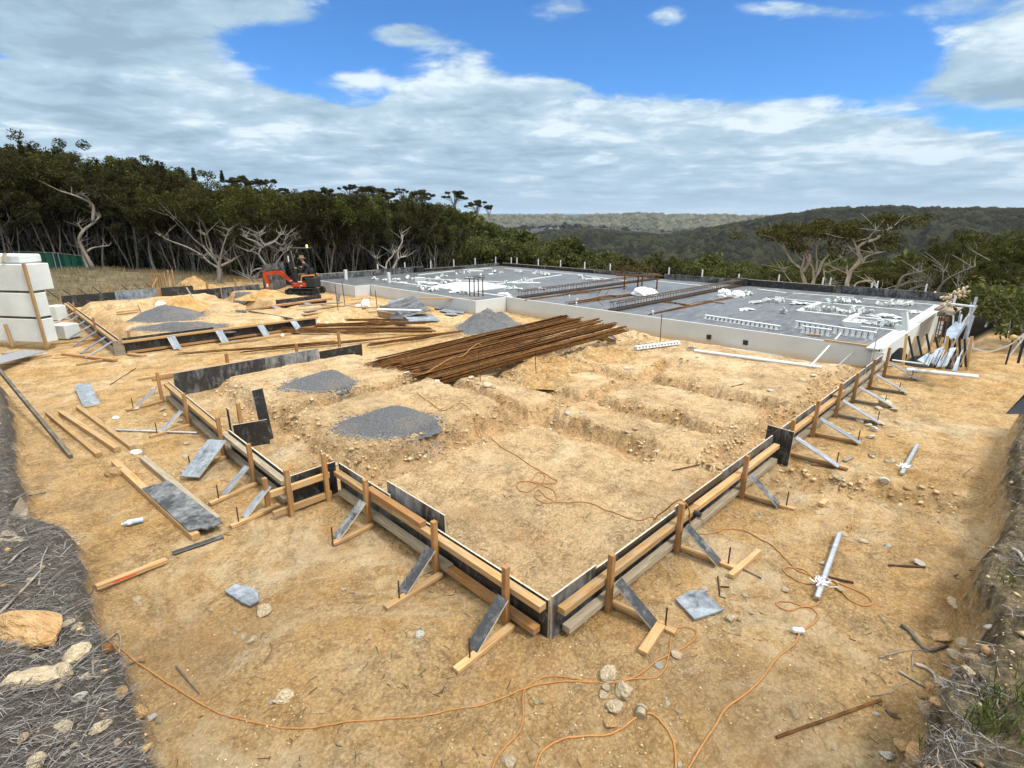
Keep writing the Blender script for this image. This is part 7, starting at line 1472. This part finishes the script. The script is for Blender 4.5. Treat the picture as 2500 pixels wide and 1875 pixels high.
# ------------------------------------------------------------ pebbles, crumbs and litter (uncountable)
def scatter_points(n, seed, rmin, rmax, azs=(-50, 50), pw=1.6):
    rg_ = np.random.default_rng(seed); r = rmin+(rmax-rmin)*rg_.random(n)**pw; az = rg_.uniform(azs[0], azs[1], n); a_ = np.radians(45-az); u = CU+r*np.cos(a_); v = CV+r*np.sin(a_); return u, v, rg_
def crumbs(name, n, seed, smin, smax, m, label, cat, keep, rmin=1.2, rmax=16, azs=(-50, 50), flat=.6, pw=1.4, pts=None):
    if pts is None: u, v, rg_ = scatter_points(n, seed, rmin, rmax, azs, pw)
    else: (u, v), rg_ = pts, np.random.default_rng(seed)
    k = keep(u, v, rg_); u, v = u[k], v[k]; z = terrain(u, v)[0]; N_ = len(u)
    base = np.array([(1, 0, 0), (0, 1, 0), (-1, 0, 0), (0, -1, 0), (0, 0, 1), (0, 0, -1)], float); T = np.array([(0, 1, 4), (1, 2, 4), (2, 3, 4), (3, 0, 4), (1, 0, 5), (2, 1, 5), (3, 2, 5), (0, 3, 5)])
    s = smin+(smax-smin)*rg_.random(N_)**3; an = rg_.uniform(0, 6.28, N_); j = 1+rg_.uniform(-.45, .45, (N_, 6, 3)); q = base[None]*j*np.stack([s*1.2, s*.85, s*flat], -1)[:, None]*.5
    c, sn = np.cos(an)[:, None], np.sin(an)[:, None]; x = q[..., 0]*c-q[..., 1]*sn; y = q[..., 0]*sn+q[..., 1]*c; co = np.stack([x+u[:, None], y+v[:, None], q[..., 2]+z[:, None]+(s*flat*.22)[:, None]], -1).reshape(-1, 3)
    f = (T[None]+(np.arange(N_)*6)[:, None, None]).reshape(-1, 3); me = bpy.data.meshes.new(name); me.vertices.add(len(co)); me.vertices.foreach_set('co', co.astype(np.float32).ravel()); me.loops.add(f.size); me.loops.foreach_set('vertex_index', f.ravel().astype(np.int32)); me.polygons.add(len(f)); me.polygons.foreach_set('loop_start', (np.arange(len(f))*3).astype(np.int32)); me.update(calc_edges=True); me.materials.append(m)
    o = bpy.data.objects.new(name, me); col.objects.link(o); tag(o, label, cat, kind='stuff'); return o
def crumb_mat(name, cols):
    m, t, bs = newmat(name); gi = t.node('ShaderNodeNewGeometry'); t.l.new(t.ramp(gi.outputs['Random Per Island'], [(i/(len(cols)-1), c) for i, c in enumerate(cols)]), bs.inputs['Base Color']); bs.inputs['Roughness'].default_value = .95; bs.inputs['Specular IOR Level'].default_value = .1; return m
CR = crumb_mat('crumb_stone', [(.20, .12, .055), (.38, .245, .115), (.48, .34, .175), (.55, .43, .26), (.42, .28, .135), (.60, .50, .34)])
inslab = lambda u, v: (u > 12.3) & (v > 0)
def keep_site(u, v, rg_):
    n = fbm(u*.9, v*.9, 5, 3); return ~inslab(u, v) & (rg_.random(len(u)) < np.clip(.30+n*1.5, .05, 1))
crumbs('pebbles', 20000, 1, .004, .028, CR, 'pale pebbles and soil crumbs strewn over the sand', 'pebbles', keep_site, 2.0, 13)
def keep_rough(u, v, rg_):
    _, mk = terrain(u, v, False); return ~inslab(u, v) & (rg_.random(len(u)) < mk['sc']*(1-np.maximum(.82*mk['bank2'], .94*mk['bank1'])))
crumbs('rubble', 80000, 2, .015, .10, CR, 'broken soil and stone lumps along the trench sides and banks', 'rubble', keep_rough, 1.5, 19)
GC = crumb_mat('grit', [(.08, .085, .095), (.16, .17, .18), (.26, .27, .28), (.12, .125, .14)])
gu, gv = [], []; rq = np.random.default_rng(88)
for o in HE:
    wl, wr, wn, wf = EXT[o.name]; n = int(2600*max(wl, wr)); th = rq.uniform(0, 6.283, n); d = .88+np.abs(rq.normal(0, .16, n)); x = np.cos(th)*d*np.where(np.cos(th) > 0, wr, wl); y = np.sin(th)*d*np.where(np.sin(th) > 0, wf, wn)
    gu.append(o.location.x+(x+y)*C7); gv.append(o.location.y+(-x+y)*C7)
crumbs('loose_grit', 0, 3, .012, .040, GC, 'grey grit rolled from the gravel piles onto the sand', 'grit', lambda u, v, r_: np.ones(len(u), bool), pts=(np.concatenate(gu), np.concatenate(gv)))
# twigs of the mulch banks, roots
def twigs(name, n, seed, keep, L, r, m, label, rmin, rmax, lift=.05, cat='twigs', azs=(-60, 60), ang=None, ns=3, pw=1.0):
    u, v, rg_ = scatter_points(n, seed, rmin, rmax, azs, pw); k = keep(u, v, rg_); u, v = u[k], v[k]; z = terrain(u, v)[0]; rr = random.Random(seed); b = B()
    for i in range(len(u)):
        a_ = rr.uniform(0, 6.28) if ang is None else ang+rr.gauss(0, .75); l = rr.uniform(*L); d = V3((math.cos(a_), math.sin(a_), rr.gauss(.03, .12)))*l; p = V3((u[i], v[i], z[i]+rr.uniform(.003, lift))); bd = V3((rr.gauss(0, .1), rr.gauss(0, .1), rr.gauss(.02, .06)))*l
        q1, q2 = p-d/2, p+d/2; q1.z = max(q1.z, z[i]-.02); rd = rr.uniform(*r); b.tube([q1, p+bd, q2], [rd, rd*.9, rd*.5], ns, cap=False)
    o = b.obj(name, m); return tag(o, label, cat, kind='stuff')
MULM = crumb_mat('mulch_twigs', [(.045, .04, .038), (.12, .112, .105), (.23, .215, .20), (.10, .085, .07), (.33, .31, .29), (.07, .064, .058)])
kb1 = lambda u, v, r_: (terrain(u+.0, v, False)[1]['bank1'] > .35) & (v < 9)
twigs('mulch', 60000, 11, kb1, (.03, .16), (.001, .0034), MULM, 'grey shredded twigs and bark covering the left bank', 1.0, 11, .05, 'mulch', (-75, -15), -.3)
twigs('mulch_sticks', 500, 12, kb1, (.2, .5), (.003, .008), MULM, 'longer grey sticks lying in the mulch of the left bank', 1.2, 9, .08, 'sticks', (-70, -20), .35, 5)
kb2 = lambda u, v, r_: (terrain(u, v, False)[1]['bank2'] > .4) & (r_.random(len(u)) < np.clip(.35+fbm(u*1.3, v*1.3, 7, 3)*1.6, 0, 1))
twigs('scrub_litter', 52000, 13, kb2, (.03, .20), (.001, .0035), MULM, 'grey twigs and dead stems littering the right bank', 1.0, 13, .05, 'twigs', (24, 62), None)
kk = lambda u, v, r_: ~inslab(u, v) & (r_.random(len(u)) < np.clip(.2+fbm(u*.7, v*.7, 70, 3)*1.2, 0, 1)) & (terrain(u, v, False)[1]['bank1'] < .2)
TW = crumb_mat('dark_twigs', [(.035, .028, .02), (.09, .065, .04), (.16, .12, .08), (.06, .05, .04)])
twigs('leaf_litter', 2600, 14, kk, (.03, .14), (.0015, .005), TW, 'dark leaf curls and small twigs scattered on the sand', 2.2, 14, .01, 'litter', (-48, 48), pw=1.3)
# grass tufts on the right bank, green shoots
def tufts(name, spots, m, label, h=(.05, .14), nb=26, spread=.05):
    b = B(); rr = random.Random(8)
    for (u, v) in spots:
        z = gz(u, v)
        for _ in range(nb):
            p = V3((u+rr.gauss(0, spread), v+rr.gauss(0, spread), z-.01)); hh = rr.uniform(*h); a_ = rr.uniform(0, 6.28); d = V3((math.cos(a_), math.sin(a_), 0)); w = V3((-d.y, d.x, 0))*.003; k = len(b.v); t1 = p+d*hh*.25+V3((0, 0, hh*.7)); t2 = p+d*hh*.6+V3((0, 0, hh))
            b.v += [p-w, p+w, t1+w, t1-w, t2]; b.f += [[k, k+1, k+2, k+3], [k+3, k+2, k+4]]; b.m += [0, 0]
    return tag(b.obj(name, m), label, 'grass', kind='stuff')
GRS = leaf_mat('grass_blade', (.035, .055, .012), (.07, .105, .022), (.13, .15, .05), .2)
u, v, rg_ = scatter_points(2600, 31, 1.2, 9, (18, 75), 1.0); m_ = terrain(u, v, False)[1]['bank2']; k = (m_ > .5) & (rg_.random(len(u)) < np.clip(.03+fbm(u*1.1, v*1.1, 12, 3)*1.0, 0, 1)); tufts('grass_tufts', list(zip(u[k], v[k])), GRS, 'sparse green grass shoots on the scrubby right bank')
DG = leaf_mat('dry_grass', (.11, .09, .045), (.24, .20, .11), (.38, .32, .19), .2)
# dry tussocks on the mound
az_ = np.random.default_rng(5).uniform(-50, -27, 900); rr_ = np.random.default_rng(6).uniform(27, 43, 900); a_ = np.radians(45-az_); u = CU+rr_*np.cos(a_); v = CV+rr_*np.sin(a_); k = terrain(u, v, False)[1]['mound'] > .3
tufts('dry_grass', list(zip(u[k], v[k])), DG, 'dry brown grass tussocks on the mound under the green fence', (.12, .35), 30, .22)
# countable sticks and roots
def stick(pts, r, label, m=DARKW, cat='branch', nm='branch', z=.012):
    sp = smooth_path([g(x, y, z+(q[0] if q else 0)) for x, y, *q in pts], 4); n = len(sp); b = B(); b.tube(sp, [r*(1-.5*i/n) for i in range(n)], 7); return tag(b.obj(nm, m, smooth=True), label, cat)
stick([(2200, 1530), (2222, 1545), (2240, 1570), (2268, 1590), (2312, 1578)], .022, 'dark thick forked branch at the foot of the right bank'); stick([(2145, 1610), (2190, 1595), (2240, 1588), (2265, 1593)], .006, 'thin root trailing left of the dark thick branch', BARK); stick([(2240, 1590), (2228, 1600), (2228, 1640)], .005, 'thin root hanging below the dark thick branch', BARK)
stick([(2235, 1625), (2260, 1635), (2280, 1650), (2288, 1675)], .016, 'pale peeled branch below the dark thick branch', BARKP); stick([(2195, 1642), (2225, 1660), (2258, 1680)], .012, 'brown stick sloping into the orange stones', BARK); stick([(2130, 1700), (2175, 1692), (2195, 1675), (2230, 1668)], .005, 'crooked thin root above the long rusty rod', BARK)
stick([(1930, 1735), (1935, 1750), (1945, 1760), (1952, 1755)], .004, 'tiny bent twig left of the long rusty rod'); stick([(2163, 1735), (2178, 1750), (2200, 1757)], .009, 'short dark curved root by the right bank foot'); stick([(2144, 1503), (2160, 1522), (2175, 1540)], .006, 'thin straight twig above the dark branch', BARK)
stick([(298, 1655), (308, 1630), (330, 1620), (355, 1618)], .009, 'dark curled root crossing the cable at the left', DARKW); stick([(430, 1630), (455, 1660), (487, 1697)], .007, 'dark straight twig on the left foreground sand'); stick([(645, 1620), (664, 1590), (660, 1573)], .005, 'small hooked twig in the left foreground')
stick([(180, 1630), (215, 1600), (262, 1568), (285, 1550), (295, 1560), (292, 1600)], .010, 'bent grey root arching off the left bank', BARK); stick([(50, 1205), (75, 1212), (112, 1205)], .014, 'charred stick on the left bank edge', DARKW)
stick([(0, 1500), (60, 1440), (105, 1395), (165, 1330)], .014, 'long grey branch lying up the left mulch bank', BARK); stick([(20, 1380), (70, 1340), (150, 1312)], .012, 'grey branch at the top of the left mulch bank', BARK); stick([(60, 1400), (120, 1360), (210, 1310)], .009, 'thin grey branch reaching over the sand from the mulch', BARK); stick([(95, 1430), (105, 1380), (118, 1345)], .009, 'short upright-looking grey branch in the mulch', BARK)
stick([(2470, 1350), (2485, 1358), (2500, 1372)], .02, 'pale bare branch at the right picture edge', BARKP); stick([(2330, 1408), (2370, 1395), (2430, 1398)], .008, 'dark twig arching onto the right bank', DARKW); stick([(2120, 1135), (2125, 1133)], .004, 'x')['label'] = 'tiny twig near the pale stones past the gully'
stick([(2350, 1165), (2365, 1150), (2378, 1142)], .006, 'thin twig near the top of the right bank', DARKW); stick([(2400, 820, .3), (2425, 795, .7), (2455, 800, .6), (2460, 822, .1)], .03, 'bare arched branch over the scrub beside the track', BARKP)
# half buried sheet and rusty tin at the left
pl = [g(*p, 0) for p in ((0, 1318), (10, 1290), (62, 1250), (72, 1252), (85, 1310), (60, 1330), (0, 1330))]; b = B(); b.v = [p+V3((0, 0, .02)) for p in pl]; b.f = [list(range(len(pl)))]; b.m = [0]
for p in list(b.v): b.v.append(p-V3((0, 0, .03)))
n = len(pl); b.f += [[i, n+i, n+(i+1) % n, (i+1) % n] for i in range(n)]; b.m += [0]*n; tag(b.obj('grey_sheet', GREYW), 'pale grey sheet half buried at the edge of the left bank', 'sheet')
b = B(); b.ball(g(262, 1598, .03), .05, 10, 8); o = b.obj('rusty_tin', RUST, smooth=True); tag(o, 'rounded rusty tin stuck in the left bank edge', 'tin')

# ------------------------------------------------------------ thin air haze, round everything but the sky
hz_m = bpy.data.materials.new('haze'); hz_m.use_nodes = True; t = NT(hz_m.node_tree); t.n.clear(); out = t.node('ShaderNodeOutputMaterial'); pv = t.node('ShaderNodeVolumePrincipled')
pv.inputs['Color'].default_value = (.80, .87, .95, 1); pv.inputs['Density'].default_value = .00008; pv.inputs['Anisotropy'].default_value = .2; t.l.new(pv.outputs[0], out.inputs['Volume'])
if HAZE:
    B().box((0, 0, 35), (20000, 20000, 270)).obj('haze', hz_m); tag(bpy.data.objects['haze'], 'thin pale blue haze in the air', 'haze', kind='stuff')
for nm in ('cycles',):
    pass
scene.render.resolution_x = 1024; scene.render.resolution_y = 768
